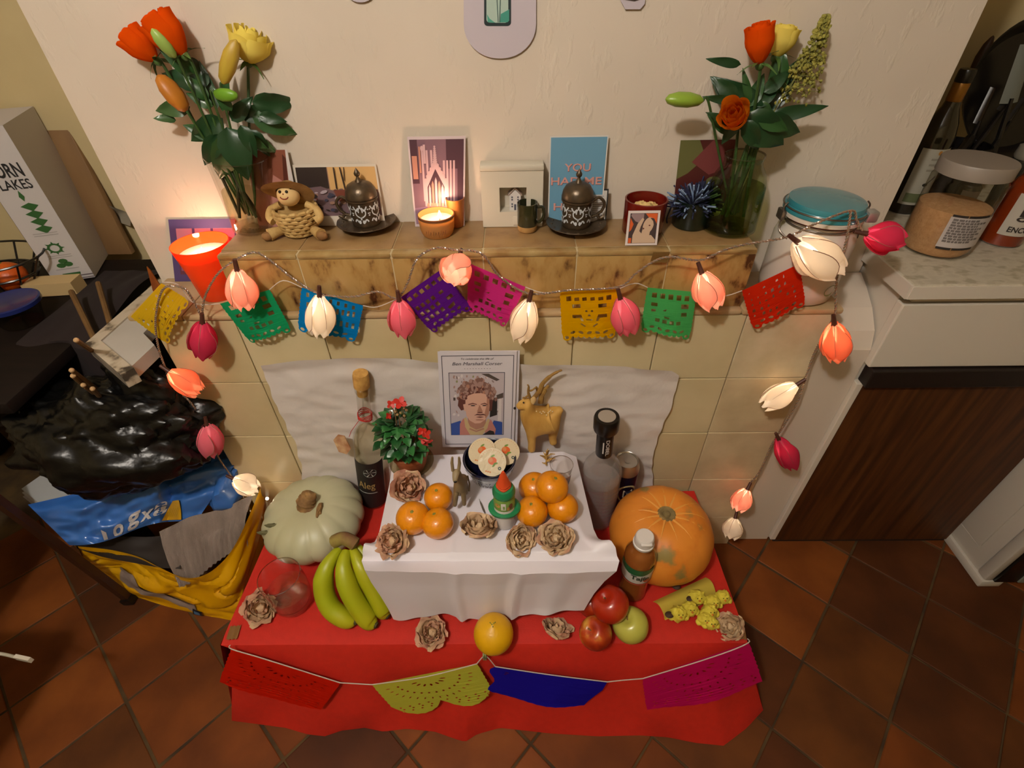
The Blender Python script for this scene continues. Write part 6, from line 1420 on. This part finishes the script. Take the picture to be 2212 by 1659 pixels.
# yellow carrier bag
m_ybag = mat('yellow_bag', 'd8a406', 'cf9604', ns=5, rough=.3, bump=.22, bs=14)
rim = [(168, 1180, .225), (240, 1188, .24), (300, 1203, .235), (345, 1226, .215), (400, 1248, .20), (450, 1238, .205), (500, 1190, .235), (540, 1110, .29), (562, 1055, .32)]
bot = [(215, 1262, 0), (270, 1282, 0), (320, 1298, 0), (365, 1312, 0), (420, 1325, 0), (470, 1335, 0), (527, 1338, 0), (548, 1280, 0), (572, 1190, 0)]
RP = smooth_path([Z(*p) for p in rim], 6); BP = smooth_path([Z(*p) for p in bot], 6); n = len(RP)-1
yb_ = thing('yellow_bag', 'big crinkled yellow carrier bag full of things, on the floor left of the altar', 'bag', tuple((BP[0]+BP[-1])/2))
def bagw(u, v):
    i = u*n; k = min(int(i), n-1); a = RP[k].lerp(RP[k+1], i-k); b = BP[k].lerp(BP[k+1], i-k); p = a.lerp(b, v)
    m = math.sin(PI*v)
    p.y -= m*(.014*math.sin(u*17+v*5)+.022*N3((u*3, v*2.2, 0), 1.6, 3))*(1-u*.5); p.x += m*(.026*N3((u*3, v*3+u*2, 5), 1.5, 6))*(u > .3)
    cre = abs(N3((u*2.2+v*1.4, v*2.6-u, 0), 1.8, 9)); p.y -= -.014*max(0, .14-cre)/.14*m; p.z = max(p.z, .002)
    return p
mobj('bag_wall', *grid(bagw, 90, 40), m_ybag, yb_, True, True)
back = [Z(168, 1186, .225), Z(150, 1120, .26), Vector((-1.02, 1.0, .30)), Vector((-.80, .96, .32)), Z(562, 1055, .32)]
bb = [BP[0], BP[0]+Vector((0, .12, 0)), Vector((-1.0, .98, .002)), Vector((-.74, .93, .002)), BP[-1]]
RB, BB = smooth_path(back, 6), smooth_path(bb, 6)
mobj('bag_wall', *grid(lambda u, v: RB[min(int(u*24), 23)].lerp(RB[min(int(u*24)+1, 24)], u*24-min(int(u*24), 23)).lerp(BB[min(int(u*24), 23)].lerp(BB[min(int(u*24)+1, 24)], u*24-min(int(u*24), 23)), v), 24, 6), m_ybag, yb_, True, True)
def onbag(u, v, d=.003): p = bagw(u, v); return Vector((p.x, p.y-d, p.z+d*.6))
mobj('grey_panel', *grid(lambda a, b: onbag(.12+.40*a, .50+.20*b+.22*a, .004), 24, 6), mat('bag_print_grey', '8c7c74', rough=.4), yb_, True, True)
tg = mobj('blue_tag', *grid(lambda a, b: onbag(.50+.05*a, .86+.12*b, .005), 5, 4), mat('tag_navy', '141824', rough=.5), yb_, True, True)
mobj('tag_patch', *grid(lambda a, b: onbag(.51+.03*a, .875+.07*b, .007), 4, 3), mat('tag_blue', '4a6f94', rough=.5), tg, True, True)
# things in the bag
m_knit = mat('grey_knit', '8a7c72', '74675e', ns=8, rough=.9, bump=.5, bs=160, stretch=(5, 1, 1))
kn = thing('grey_jumper', 'grey ribbed knit folded inside the yellow bag', 'clothing', tuple(Z(440, 1170, .26)))
A, B, C, D = Z(345, 1150, .30), Z(545, 1065, .33), Z(375, 1255, .20), Z(525, 1165, .235)
mobj('cloth', *grid(lambda u, v: ((A*(1-u)+B*u)*(1-v)+(C*(1-u)+D*u)*v)+Vector((0, 0, .010*math.sin(u*6+v*4)+.012*N3((u*3, v*3, 0), 1.3, 2)+.003*math.sin(u*90)*(v > .45)-.03*(v**3))), 60, 24), m_knit, kn, True, True)
dk_ = thing('black_liner', 'dark crumpled lining between the blue sack and the yellow bag front', 'bag', tuple(Z(270, 1180, .22)))
mobj('lining', *grid(lambda u, v: Z(165+u*225, 1150+34*v+44*u*v+10*math.sin(u*3), .245-.03*v)+Vector((0, 0, .01*N3((u*4, v*3, 0), 1, 5))), 24, 10), mat('liner_dark', '1c110a', rough=.6), dk_, True, True)
m_blue = mat('blue_sack', '2f62b0', '3b6cb4', ns=5, rough=.28, bump=.25, bs=12, coat=.2)
bs_ = thing('blue_sack', 'shiny blue plastic sack with white lettering, stuffed into the yellow bag', 'sack', tuple(Z(330, 1060, .34)))
px4 = [(60, 1090), (520, 985), (150, 1178), (425, 1120)]
def sack(u, v):
    x = (px4[0][0]*(1-u)+px4[1][0]*u)*(1-v)+(px4[2][0]*(1-u)+px4[3][0]*u)*v; y = (px4[0][1]*(1-u)+px4[1][1]*u)*(1-v)+(px4[2][1]*(1-u)+px4[3][1]*u)*v
    y += 8*math.sin(u*7)*v
    z = .40-.10*v**1.4+.03*math.sin(PI*u)*(1-v)+.02*N3((u*3.4, v*2.4, 0), 1.3, 4)-.022*max(0, 1-abs(u-.66-.12*v)*14)+.008*N3((u*9, v*6, 0), 1.2, 8)
    return Z(x, y, z)
mobj('sack', *grid(sack, 80, 40), m_blue, bs_, True, True)
p = Z(500, 1010, .38)
mobj('sack', *lump(Z(492, 1030, .33), (.055, .10, .07), .35, 2.2, 30, 20, 4), m_blue, bs_, True, True)
def ont(x, y, d=.004):
    p = sack(x, y); return Vector((p.x, p.y-d*.5, p.z+d))
mb = MB()
for i, (s_, u, v, w_, h_, r_) in enumerate((('l', .30, .93, .030, .22, -.3), ('o', .40, .90, .075, .24, .15), ('g', .51, .83, .085, .34, .2), ('x', .60, .79, .08, .20, .1), ('a', .69, .72, .09, .26, .15))):
    vv, ff = text(s_, 0, .03); x0 = min(a.x for a in vv); x1 = max(a.x for a in vv); y0 = min(a.y for a in vv); y1 = max(a.y for a in vv)
    mb.add(([ont(min(.99, max(0, u+((a.x-(x0+x1)/2)/(x1-x0)*w_))), min(.99, max(0, v-((a.y-(y0+y1)/2)/(y1-y0)*h_)+r_*-.25*((a.x-(x0+x1)/2)/(x1-x0))))) for a in vv], ff))
mb.build('lettering', K('c9c6c8', .4), bs_, False, True)
pt_ = mobj('yellow_patch', *grid(lambda u, v: ont(.735+.15*u*(.25+.75*v)+.02*(1-v), .62+.36*v, .006), 12, 8), mat('patch_yellow', 'c8981c', rough=.4), bs_, True, True)
mb = MB()
for k in range(7): mb.add(grid(lambda a, b: ont(.745+.014*k+.006*b, .76+.15*b+.02*a-.01*(k % 2), .008), 1, 3))
for k in range(7): pass
mb.build('scribbles', K('2c1c0a'), pt_, True, True)
m_bin = mat('bin_bag', '070707', rough=.33, bump=.7, bs=30, spec=.4)
bbg = thing('bin_bag', 'shiny black bin bag heaped on top of the blue sack', 'bag', tuple(Z(255, 1080, .42)))
def crump(c, r, seed, nu=110, nv=70):
    v, f = ball((0, 0, 0), 1, nu, nv); o = []
    for p in v:
        p = Vector(p); a = abs(noise.noise(p*2.6+Vector((seed, 0, 3)))); b = abs(noise.noise(p*6.5+Vector((0, seed, 1)))); d = abs(noise.noise(Vector((p.x*9, p.y*9, p.z*3))+Vector((seed, seed, 0))))
        k = .90+.24*noise.noise(p*1.7+Vector((seed*2, 1, 0)))+.16*a+.09*b+.06*d
        o.append(Vector((c[0]+p.x*r[0]*k, c[1]+p.y*r[1]*k, c[2]+p.z*r[2]*k)))
    return o, f
c = Y(248, 935, .85); mobj('bag', *crump(c, (.25, .135, .150), 1.3), m_bin, bbg, True, True)
c = Y(352, 862, .905); v, f = crump((0, 0, 0), (.075, .035, .135), 4.1, 60, 40)
M2 = Matrix.Translation(c) @ Matrix.Rotation(-.62, 4, 'Y'); mobj('bag_neck', [M2 @ q for q in v], f, m_bin, bbg, True, True)
c = Y(318, 846, .86); v, f = crump((0, 0, 0), (.060, .030, .080), 7.7, 60, 40); M2 = Matrix.Translation(c) @ Matrix.Rotation(-.5, 4, 'Y'); mobj('bag_neck', [M2 @ q for q in v], f, m_bin, bbg, True, True)
ps = thing('paper_stack', 'stack of white paper standing at the left end of the blue sack', 'paper', tuple(Z(95, 1090, .30)))
TLp, TRp, BLp = Z(92, 1024, .345), Z(162, 1076, .345), Z(46, 1056, .34)
for k in range(3): mobj('sheet', *slab(TLp-Vector((0, 0, .012*k)), TRp-Vector((0, 0, .012*k)), BLp-Vector((.003*k, .004*k, .012*k)), .010), K('aeb0b0' if k == 0 else ('a8a09c' if k % 2 else '98908c')), ps, False, True)
# worn white stool behind the bags
zs = .80; st = thing('stool', 'white painted stool top with worn mottled rim, between table and fireplace', 'stool', (-.88, .98, 0))
P5 = [(-.942, .898), (-.800, .790), (-.789, .895), (-.838, .94), (-.838, 1.17), (-.928, 1.18)]
P5 = [(x, y) for x, y in P5]
def prism(loop, z0, z1):
    n = len(loop); v = [(x, y, z) for z in (z0, z1) for x, y in loop]; tri = poly([loop])[1]
    return v, [tuple(q[::-1]) for q in tri]+[tuple(i+n for i in q) for q in tri]+[(i, (i+1) % n, n+(i+1) % n, n+i) for i in range(n)]
mobj('seat', *prism(P5, zs-.03, zs), mat('worn_white', 'b9b4ac', 'aaa49a', ns=5, rough=.5), st, False, True)
m_worn = mat('worn_paint', 'b8ac98', '3c3226', ns=26, rough=.7, c3='a89a84', rng=(.48, .66), stretch=(1, 1, 1))
def edge_strip_(a, b, w, z): d = (Vector(b)-Vector(a)).normalized(); q = Vector((-d.y, d.x))*w; L_ = [tuple(a), tuple(b), tuple(Vector(b)+q), tuple(Vector(a)+q)]; return prism(L_, zs-.031, z)
mobj('rim', *edge_strip_(Vector(P5[0]), Vector(P5[1]), .026, zs+.004), m_worn, st, False, True)
mobj('rim', *edge_strip_(Vector(P5[5]), Vector(P5[0]), .028, zs+.0035), m_worn, st, False, True)
for x, y in ((-.915, .935), (-.852, .925), (-.91, 1.14), (-.86, 1.12)): mobj('leg', *box((x-.012, y-.012, 0), (x+.012, y+.012, zs-.031)), m_tab, st, False, True)
# cereal box, board, tub, fruit basket and sticks
c0, c1 = Z(119, 612, .742), Z(206, 599, .742); ux = (c1-c0).normalized(); uy = Vector((-ux.y, ux.x, 0)); Wc = (c1-c0).length
cb = thing('cereal_box', 'tall white cereal box with green leaf symbols on the dark table', 'box', tuple(c0))
m_cw = mat('carton_white', 'c4bebc', rough=.5); Hc_ = .40
def cbp(x, y, z): return ux*x*Wc+uy*y+Vector((-.04*z/Hc_*0, 0, z))
def pbox(a, b): return [cbp(x, y, z) for x in (a[0], b[0]) for y in (a[1], b[1]) for z in (a[2], b[2])], [(0, 1, 3, 2), (4, 6, 7, 5), (0, 4, 5, 1), (2, 3, 7, 6), (0, 2, 6, 4), (1, 5, 7, 3)]
bx2 = mobj('carton', *pbox((0, 0, .001), (1, .20, Hc_)), m_cw, cb, False)
mobj('front_picture', *pbox((-.012, .001, .02), (-.001, .199, Hc_)), mat('cereal_picture', '4a3a2a', '241a12', ns=9, rough=.5), cb, False)
fn = lambda x, z: cbp(x, -.0008, z)
mb = MB(); gr, bk_, gy = 0, 1, 2
put_text(mb, 'CORN', bk_, .46, .302, .78, .034, fn, bold=.025); put_text(mb, 'FLAKES', bk_, .47, .268, .80, .024, fn, bold=.015)
for k in range(4): mb.add(poly([[(.34, .208-.020*k+.006), (.56, .222-.020*k), (.74, .208-.020*k+.006), (.55, .200-.020*k)]], fn), gr)
mb.add(poly([[(.50, .226), (.56, .238), (.50, .254), (.44, .238)]], fn), gr)
mb.add(poly([ell(.5, .098, .17, .0135, 16), ell(.5, .098, .11, .009, 16)], fn), gr)
for k in range(8): a = k*PI/4; mb.add(poly([[(.5+.16*math.cos(a-.2), .098+.013*math.sin(a-.2)), (.5+.24*math.cos(a), .098+.019*math.sin(a)), (.5+.16*math.cos(a+.2), .098+.013*math.sin(a+.2))]], fn), gr)
for x, z, r_ in ((.40, .048, .9), (.58, .050, 2.2), (.5, .060, 1.5)): mb.add(poly([ell(x, z, .11, .007, 10, rot=0)], lambda x, z: cbp(x, -.0010, z)), gr)
mb.add(poly([ell(.52, .024, .22, .016, 12, PI, 2*PI)], fn), gr)
for z in (.140, .134, .076, .070, .036): mb.add(poly([rect(.22, z, .78, z+.002)], fn), gy)
mb.add(poly([rect(0, .012, 1, .0145)], fn), 3); mb.add(poly([rect(0, .004, 1, .006)], fn), 3)
mb.build('print', [K('2c5a24'), K('1c1a1a'), K('a09c98'), K('5c4c50')], bx2, False)
bd = thing('wooden_board', 'brown wooden board leaning on the alcove wall behind the cereal box', 'board', tuple(Z(200, 590, .742)+Vector((.04, .115, 0))))
v, f = box((-.16, 0, 0), (.01, .02, .36), .003); mobj('board', [Vector((x-.10*z, y+.16*z, z)) for x, y, z in v], f, mat('board_wood', '8a6a44', '6a4a2a', ns=7, rough=.5, stretch=(1, 1, .2)), bd)
cbk = thing('cream_block', 'pale cream slab lying on the dark table under the cereal box front', 'block', tuple(Z(120, 640, .742)))
A, B = Z(62, 643, .742), Z(168, 636, .742); d = (B-A).normalized(); e = Vector((-d.y, d.x, 0))
v = [A-Vector(cbk.location)+d*x+e*y+Vector((0, 0, z)) for z in (0, .036) for x, y in ((0, 0), ((B-A).length, 0), ((B-A).length+.0, .05), (0, .05))]
mobj('slab', v, [(3, 2, 1, 0), (4, 5, 6, 7)]+[(i, (i+1) % 4, 4+(i+1) % 4, 4+i) for i in range(4)], mat('cream_slab', 'c2a878', rough=.6), cbk, False)
p = Z(52, 695, .742); tu = thing('food_tub', 'clear plastic tub with dark blue lid on the dark table', 'tub', tuple(p)); 
mobj('tub', *lathe([(.042, 0), (.044, .003), (.058, .052), (.059, .054)], 36, cap1=False), glass('tub_plastic', 'a8a4a0', 1.2, 1.4, .15), tu)
mobj('lid', *lathe([(.060, .050), (.064, .051), (.064, .060), (.060, .062), (.057, .060), (.001, .060)], 40), mat('lid_blue', '15225e', rough=.3, coat=.3), tu)
p = Z(20, 640, .742)+Vector((-.02, .03, 0)); bk2 = thing('wire_basket', 'dark wire basket holding oranges at the left edge', 'basket', tuple(p)); 
for k in range(3): r_ = .05+.025*k; mobj('wire_ring', *tube([(r_*1.4*math.cos(a), r_*math.sin(a), .01+.045*k) for a in [2*PI*i/28 for i in range(29)]], .003, 6, False), m_black, bk2)
for k in range(12): a = k*PI/6; mobj('wire_rib', *tube([(.07*math.cos(a), .05*math.sin(a), .01), (.105*math.cos(a), .075*math.sin(a), .055), (.14*math.cos(a), .10*math.sin(a), .10)], .0025, 6), m_black, bk2)
for k, (x, y, l_) in enumerate(((-.035, -.01, 'orange lying at the left in the wire basket'), (.04, -.012, 'orange lying at the right in the wire basket'))):
    o = thing('orange', l_, 'orange', (p.x+x, p.y+y, .752), 'oranges in the wire basket'); mobj('peel', *lump((0, 0, .040), (.040, .040, .038), .04, 2, 24, 16, k), mat('orange_skin', 'c85a14', 'c04e0e', ns=20, rough=.4, bump=.2, bs=150), o); mobj('button', *ball((0, 0, .079), (.004, .004, .002), 8, 6), m_navel, o)
cu_ = thing('dark_cloth', 'dark brown cloth hanging over the corner of the dark table', 'cloth', (-1.10, 1.22, .742))
def dcl(u, v):
    if v < .6: return Vector((-1.20+.20*u, 1.34-.36*v/.6, .744+.006*N3((u*4, v*5, 0), 1, 3)+.05*u*(1-v)*math.sin(v*5)))
    return Vector((-1.20+.20*u, .98-.012*math.sin(u*9)-.02*(v-.6), .744-.3*(v-.6)))
mobj('cloth', *grid(dcl, 24, 24), mat('cloth_darkbrown', '1e1212', rough=.95), cu_, True, True)
m_bam = mat('bamboo', '74552e', '5a3e1e', ns=20, rough=.6)
for k, (a, b, za, zb, l_) in enumerate((((154, 630), (205, 735), .80, .775, 'bamboo stick leaning from the table towards the stool, left one'), ((212, 612), (238, 700), .80, .785, 'bamboo stick leaning towards the stool rim, right one'))):
    A, B = Z(*a, za), Z(*b, zb); o = thing('bamboo_stick', l_, 'stick', tuple(B)); mobj('stick', *tube([A-B, (A-B)*.5, Vector((0, 0, 0))], .0065, 8), m_bam, o)
for k, (a, b, l_) in enumerate((((155, 800), (205, 838), 'longest brown twig sticking out beside the bin bag'), ((158, 812), (200, 848), 'second brown twig sticking out beside the bin bag'), ((180, 832), (215, 858), 'short brown twig below two others beside the bin bag'), ((200, 840), (226, 868), 'shortest brown twig touching the bin bag'), ((165, 735), (184, 748), 'single twig poking out from the stool corner'))):
    A, B = Y(*a, .80), Y(*b, .84); o = thing('twig', l_, 'stick', tuple(B)); mobj('stick', *tube([A-B, Vector((0, 0, 0)), (B-A)*.8], .0048, 8), m_bam if k != 4 else m_stem, o); mobj('cut_end', *ball(A-B, .0052, 8, 6), mat('cut_wood', 'b89468', rough=.8), o)
p = Y(330, 585, 1.12); o = thing('orange_card', 'narrow orange-brown card standing in the gap left of the fireplace', 'card', tuple(p))
mobj('card', *slab(Y(318, 575, 1.12)-p, Y(327, 585, 1.12)-p, Y(336, 645, 1.12)-p, .003, Y(358, 632, 1.12)-p), mat('orange_brown', 'a85a14', '7c3a10', ns=20, rough=.5), o, False)
p = Y(245, 455, 1.49); o = thing('plastic_scrap', 'grey translucent plastic piece stuck on the alcove wall', 'plastic', tuple(p))
mobj('sheet', *grid(lambda u, v: Y(212+u*70, 436+v*28+u*25, 1.485-.012*math.sin(u*5+v*3))-p, 8, 6), mat('grey_plastic', '8c8474', rough=.4), o)
o = thing('usb_cable', 'white cable with flat plug reaching in at the lower left edge', 'cable', tuple(Z(40, 1420, .35))); OZ = Vector(o.location)
P = smooth_path([Z(-60, 1395, .37), Z(-20, 1408, .36), Z(12, 1414, .35), Z(36, 1420, .35)], 5); mobj('cord', *tube([q-OZ for q in P], .0032, 8), mat('cable_white', 'b0a894', rough=.5), o)
A, B = Z(35, 1419, .35)-OZ, Z(67, 1426, .35)-OZ; mobj('plug', *bar(A, B, .006, .0035), mat('plug_white', 'c8c0b0', rough=.4), o, False)

# ------------------------------------------------------------ right: jars and bottles on the worktop
def at_c(px, py): return Z(px, py, ZC)
p = at_c(2012, 535); X0, Y0 = p.x, p.y; R = .066; H = zt(X0, Y0, 345)-ZC
t = thing('big_glass_jar', 'large glass jar with grey lid, half full of beige grain, front of worktop', 'jar', (X0, Y0, ZC+.001))
mobj('glass', *lathe([(R*.88, 0), (R, .01), (R, H*.80), (R*.94, H*.84), (R*.92, H*.88)], 44, cap1=False), m_glass, t)
mobj('grain', *lathe([(R*.86, .004), (R*.965, .013), (R*.965, H*.52), (R*.6, H*.535), (.001, H*.54)], 40), mat('grain', 'c89a6c', 'b98a5c', ns=120, rough=.9, bump=.3, bs=300), t)
mobj('lid', *lathe([(R*.95, H*.855), (R*.985, H*.86), (R*.985, H*.985), (R*.96, H), (.001, H)], 44), mat('grey_lid', '8a7f74', rough=.45), t)
lb = mobj('label', *band(R+.0006, H*.16, H*.50, -.35, 1.05, 20), K('b9b0ac', .4), t)
R2 = R+.0012; fn = lambda x, z: (R2*math.sin(x/R2), -R2*math.cos(x/R2), z); mb = MB()
for a, b in ((H*.50, H*.525), (H*.135, H*.16)): mb.add(poly([rect(-.022, a, .004, b)], fn, .012), 1); mb.add(poly([rect(.006, a, .05, b)], fn, .012), 1)
rg = random.Random(2)
for k in range(9):
    z = H*(.46-.030*k); x = -.018
    while x < .030+.012*((k*3) % 2): w_ = rg.uniform(.003, .009); mb.add(poly([rect(x, z, x+w_, z+.0042)], fn), 0); x += w_+.0015
mb.build('lettering', [K('6a625e'), K('241c18')], lb); t.rotation_euler = (0, 0, -.3)
def bottle(px, py, ytop, prof, m, name, label, n=32, cat='bottle', dy=0, z=ZC):
    p = at_c(px, py); H = zt(p.x, p.y+dy, ytop)-z; t = thing(name, label, cat, (p.x, p.y+dy, z+.001)); b = mobj('bottle', *lathe([(r, h*H) for r, h in prof], n), m, t); return t, H, b
m_oil = mat('dark_oil_glass', '1a160c', '120f08', ns=6, rough=.12, coat=.6)
t, H, b = bottle(1945, 452, 150, [(.034, 0), (.037, .02), (.037, .56), (.030, .66), (.017, .76), (.014, .82), (.0135, .93)], m_oil, 'oil_bottle', 'tall dark oil bottle with white label in the corner behind the big jar')
lbl = mobj('label', *band(.0378, H*.08, H*.50, -1.0, 1.2, 20), K('a8a494', .5), t); fn = lambda x, z: (.0385*math.sin(x/.0385), -.0385*math.cos(x/.0385), z)
mb = MB(); mb.add(poly([rect(-.03, H*.10, .035, H*.17)], fn, .01), 0); mb.add(poly([ell(.0, H*.24, .006, .004, 8)], fn), 1)
for k in range(4): mb.add(poly([ell(.004+.004*k, H*.255+.004*k, .004, .0015, 8, rot=.8)], fn), 1)
for k in range(3): mb.add(poly([rect(-.012, H*(.34+.04*k), .016, H*(.355+.04*k))], fn, .01), 2)
mb.add(poly([ell(.0, H*.475, .004, .005, 8)], fn), 3); mb.build('lettering', [K('5c6440'), K('2c2a20'), K('8c8878'), K('a8742c')], lbl)
mobj('neck_foil', *lathe([(.0150, H*.80), (.0158, H*.805), (.0158, H*.915), (.015, H*.92)], 28), mat('gold_foil', '9a6c24', '8a5c1c', ns=20, rough=.35, metal=.5), t)
mobj('cap', *lathe([(.016, H*.92), (.0165, H*.925), (.0165, H*.985), (.015, H)], 28), m_black, t)
t, H, b = bottle(2068, 480, 395, [(.022, 0), (.023, .03), (.023, .9), (.019, .97)], mat('spice_glass', '4a4430', '3a3424', ns=30, rough=.2, coat=.4), 'spice_jar', 'narrow spice jar with white label between big jar and red sauce', cat='jar', dy=.02)
mobj('label', *band(.0238, H*.25, H*.85, -1.1, 1.1, 16), K('a8a098', .5), t)
t, H, b = bottle(2155, 520, 345, [(.036, 0), (.040, .02), (.042, .30), (.040, .62), (.030, .76), (.024, .82)], mat('red_sauce', '7c2c0c', '6c2408', ns=10, rough=.15, coat=.6), 'sauce_jar', 'red-brown sauce bottle with white and black label at the right edge')
lbl = mobj('label', *band(.0428, H*.16, H*.66, -1.0, .6, 20), K('b4aca0', .5), t); fn = lambda x, z: (.0436*math.sin(x/.0436-.15), -.0436*math.cos(x/.0436-.15), z); mb = MB()
mb.add(poly([rect(-.018, H*.40, .022, H*.60)], fn, .01), 0); fn3 = lambda x, z: tuple(Vector(fn(x, z))+Vector((0, -.0006, 0)))
mb.add(poly([ell(.0, H*.54, .012, .005, 10)], fn3), 1); mb.add(poly([ell(.004, H*.47, .013, .005, 10)], fn3), 1); mb.add(poly([rect(.0, H*.34, .022, H*.395)], fn, .01), 2); mb.add(poly([ell(-.010, H*.37, .010, .005, 10)], fn), 0)
put_text(mb, 'ENCO', 0, -.004, H*.24, .040, .012, fn, bold=.03); put_text(mb, '....', 3, 0, H*.62, .03, .002, fn); mb.build('lettering', [K('2a201c'), K('a89c90'), K('6a7078'), K('8a7a50')], lbl)
mobj('cap', *lathe([(.026, H*.80), (.026, H*.97), (.024, H)], 28), mat('sauce_cap', '6a1c0c', rough=.35), t)
t, H, b = bottle(2100, 420, 255, [(.030, 0), (.031, .03), (.031, .60), (.020, .72), (.014, .78)], m_oil, 'green_top_bottle', 'dark bottle with deep green top behind the big jar', dy=.06)
mobj('green_top', *lathe([(.017, H*.74), (.024, H*.76), (.024, H*.93), (.014, H)], 28), mat('deep_green', '0c3424', rough=.35), t)
mobj('white_label', *band(.0316, H*.2, H*.58, -1.2, .2, 12), K('b0a898', .5), t)
t, H, b = bottle(2185, 470, 310, [(.03, 0), (.031, .03), (.031, .7), (.026, .8)], mat('smoky_glass', '2a2a22', rough=.15, coat=.5), 'smoky_jar', 'smoky jar with pale rounded lid behind the sauce bottle', cat='jar', dy=.05)
mobj('lid', *lathe([(.027, H*.78), (.030, H*.82), (.028, H*.95), (.012, H)], 28), mat('pale_lid', '8c8474', rough=.4), t)
# black pans and tools leaning in the corner
p = at_c(2150, 400); pn = thing('frying_pan', 'black frying pan leaning on the alcove wall at the upper right', 'pan', (1.20, 1.40, ZC+.002))
v, f = lathe([(.001, 0), (.12, 0), (.145, .035), (.148, .036), (.12, -.004), (.001, -.004)], 48, cap0=False, cap1=False)
Mp = Matrix.Translation((-.02, -.03, .235)) @ Matrix.Rotation(1.25, 4, 'X'); m_pan = mat('pan_black', '0e0b0a', rough=.3)
mobj('pan', [Mp @ Vector(q) for q in v], f, m_pan, pn)
mobj('handle', *tube(smooth_path([Mp @ Vector(q) for q in ((-.10, -.10, .03), (-.14, -.15, .045), (-.19, -.20, .04))], 4), [.011]*4+[.013]*5, 8), m_pan, pn)
for k, (bx_, by_, tx_, ty_, w_, cl_, l_) in enumerate(((2150, 320, 2225, 95, .020, '6a6e66', 'grey flat spatula standing among the black tools at upper right'), (2120, 300, 2218, 170, .012, '0e0b0a', 'black slotted tool standing in front of the frying pan'), (2085, 330, 2150, 190, .010, '1a1008', 'dark brown spoon handle beside the oil bottle'), (2150, 310, 2215, 215, .008, '0c0a0a', 'thin black skewer among the tools at upper right'))):
    A, B = Y(bx_, by_, 1.30), Y(tx_, ty_, 1.34); A = Vector((A.x, A.y, ZC+.003)) if False else A
    o = thing('kitchen_tool', l_, 'utensil', tuple(A)); d = B-A; s_ = d.cross(Vector((0, 1, 0))).normalized()
    mobj('blade', *grid(lambda u, v: d*(.45+.55*v)+s_*(u-.5)*w_*2*(1-.2*v)+Vector((0, .006*(u-.5)**2*4, 0)), 4, 6), mat('tool_'+cl_, cl_, rough=.35), o)
    mobj('handle', *tube([d*-.25, d*.2, d*.5], [.006, .006, .004], 8), m_pan, o)
ut = thing('utensil_pot', 'black pot holding the tools behind the jars at upper right', 'pot', (1.06, 1.30, ZC+.002)); mobj('pot', *lathe([(.05, 0), (.055, .005), (.06, .14), (.056, .14), (.05, .01), (.001, .01)], 36, cap1=False), m_pan, ut)
p = Y(2110, 110, 1.44); o = thing('wooden_spoon', 'dark wooden spoon handle rising behind the oil bottle', 'utensil', tuple(Y(2092, 170, 1.44))); mobj('handle', *lathe([(.004, -.25), (.005, 0), (.009, .02), (.012, .045), (.010, .07), (.004, .085), (.001, .088)], 14), mat('spoon_dark', '3c2412', rough=.5), o); o.rotation_euler = (0, .1, 0)
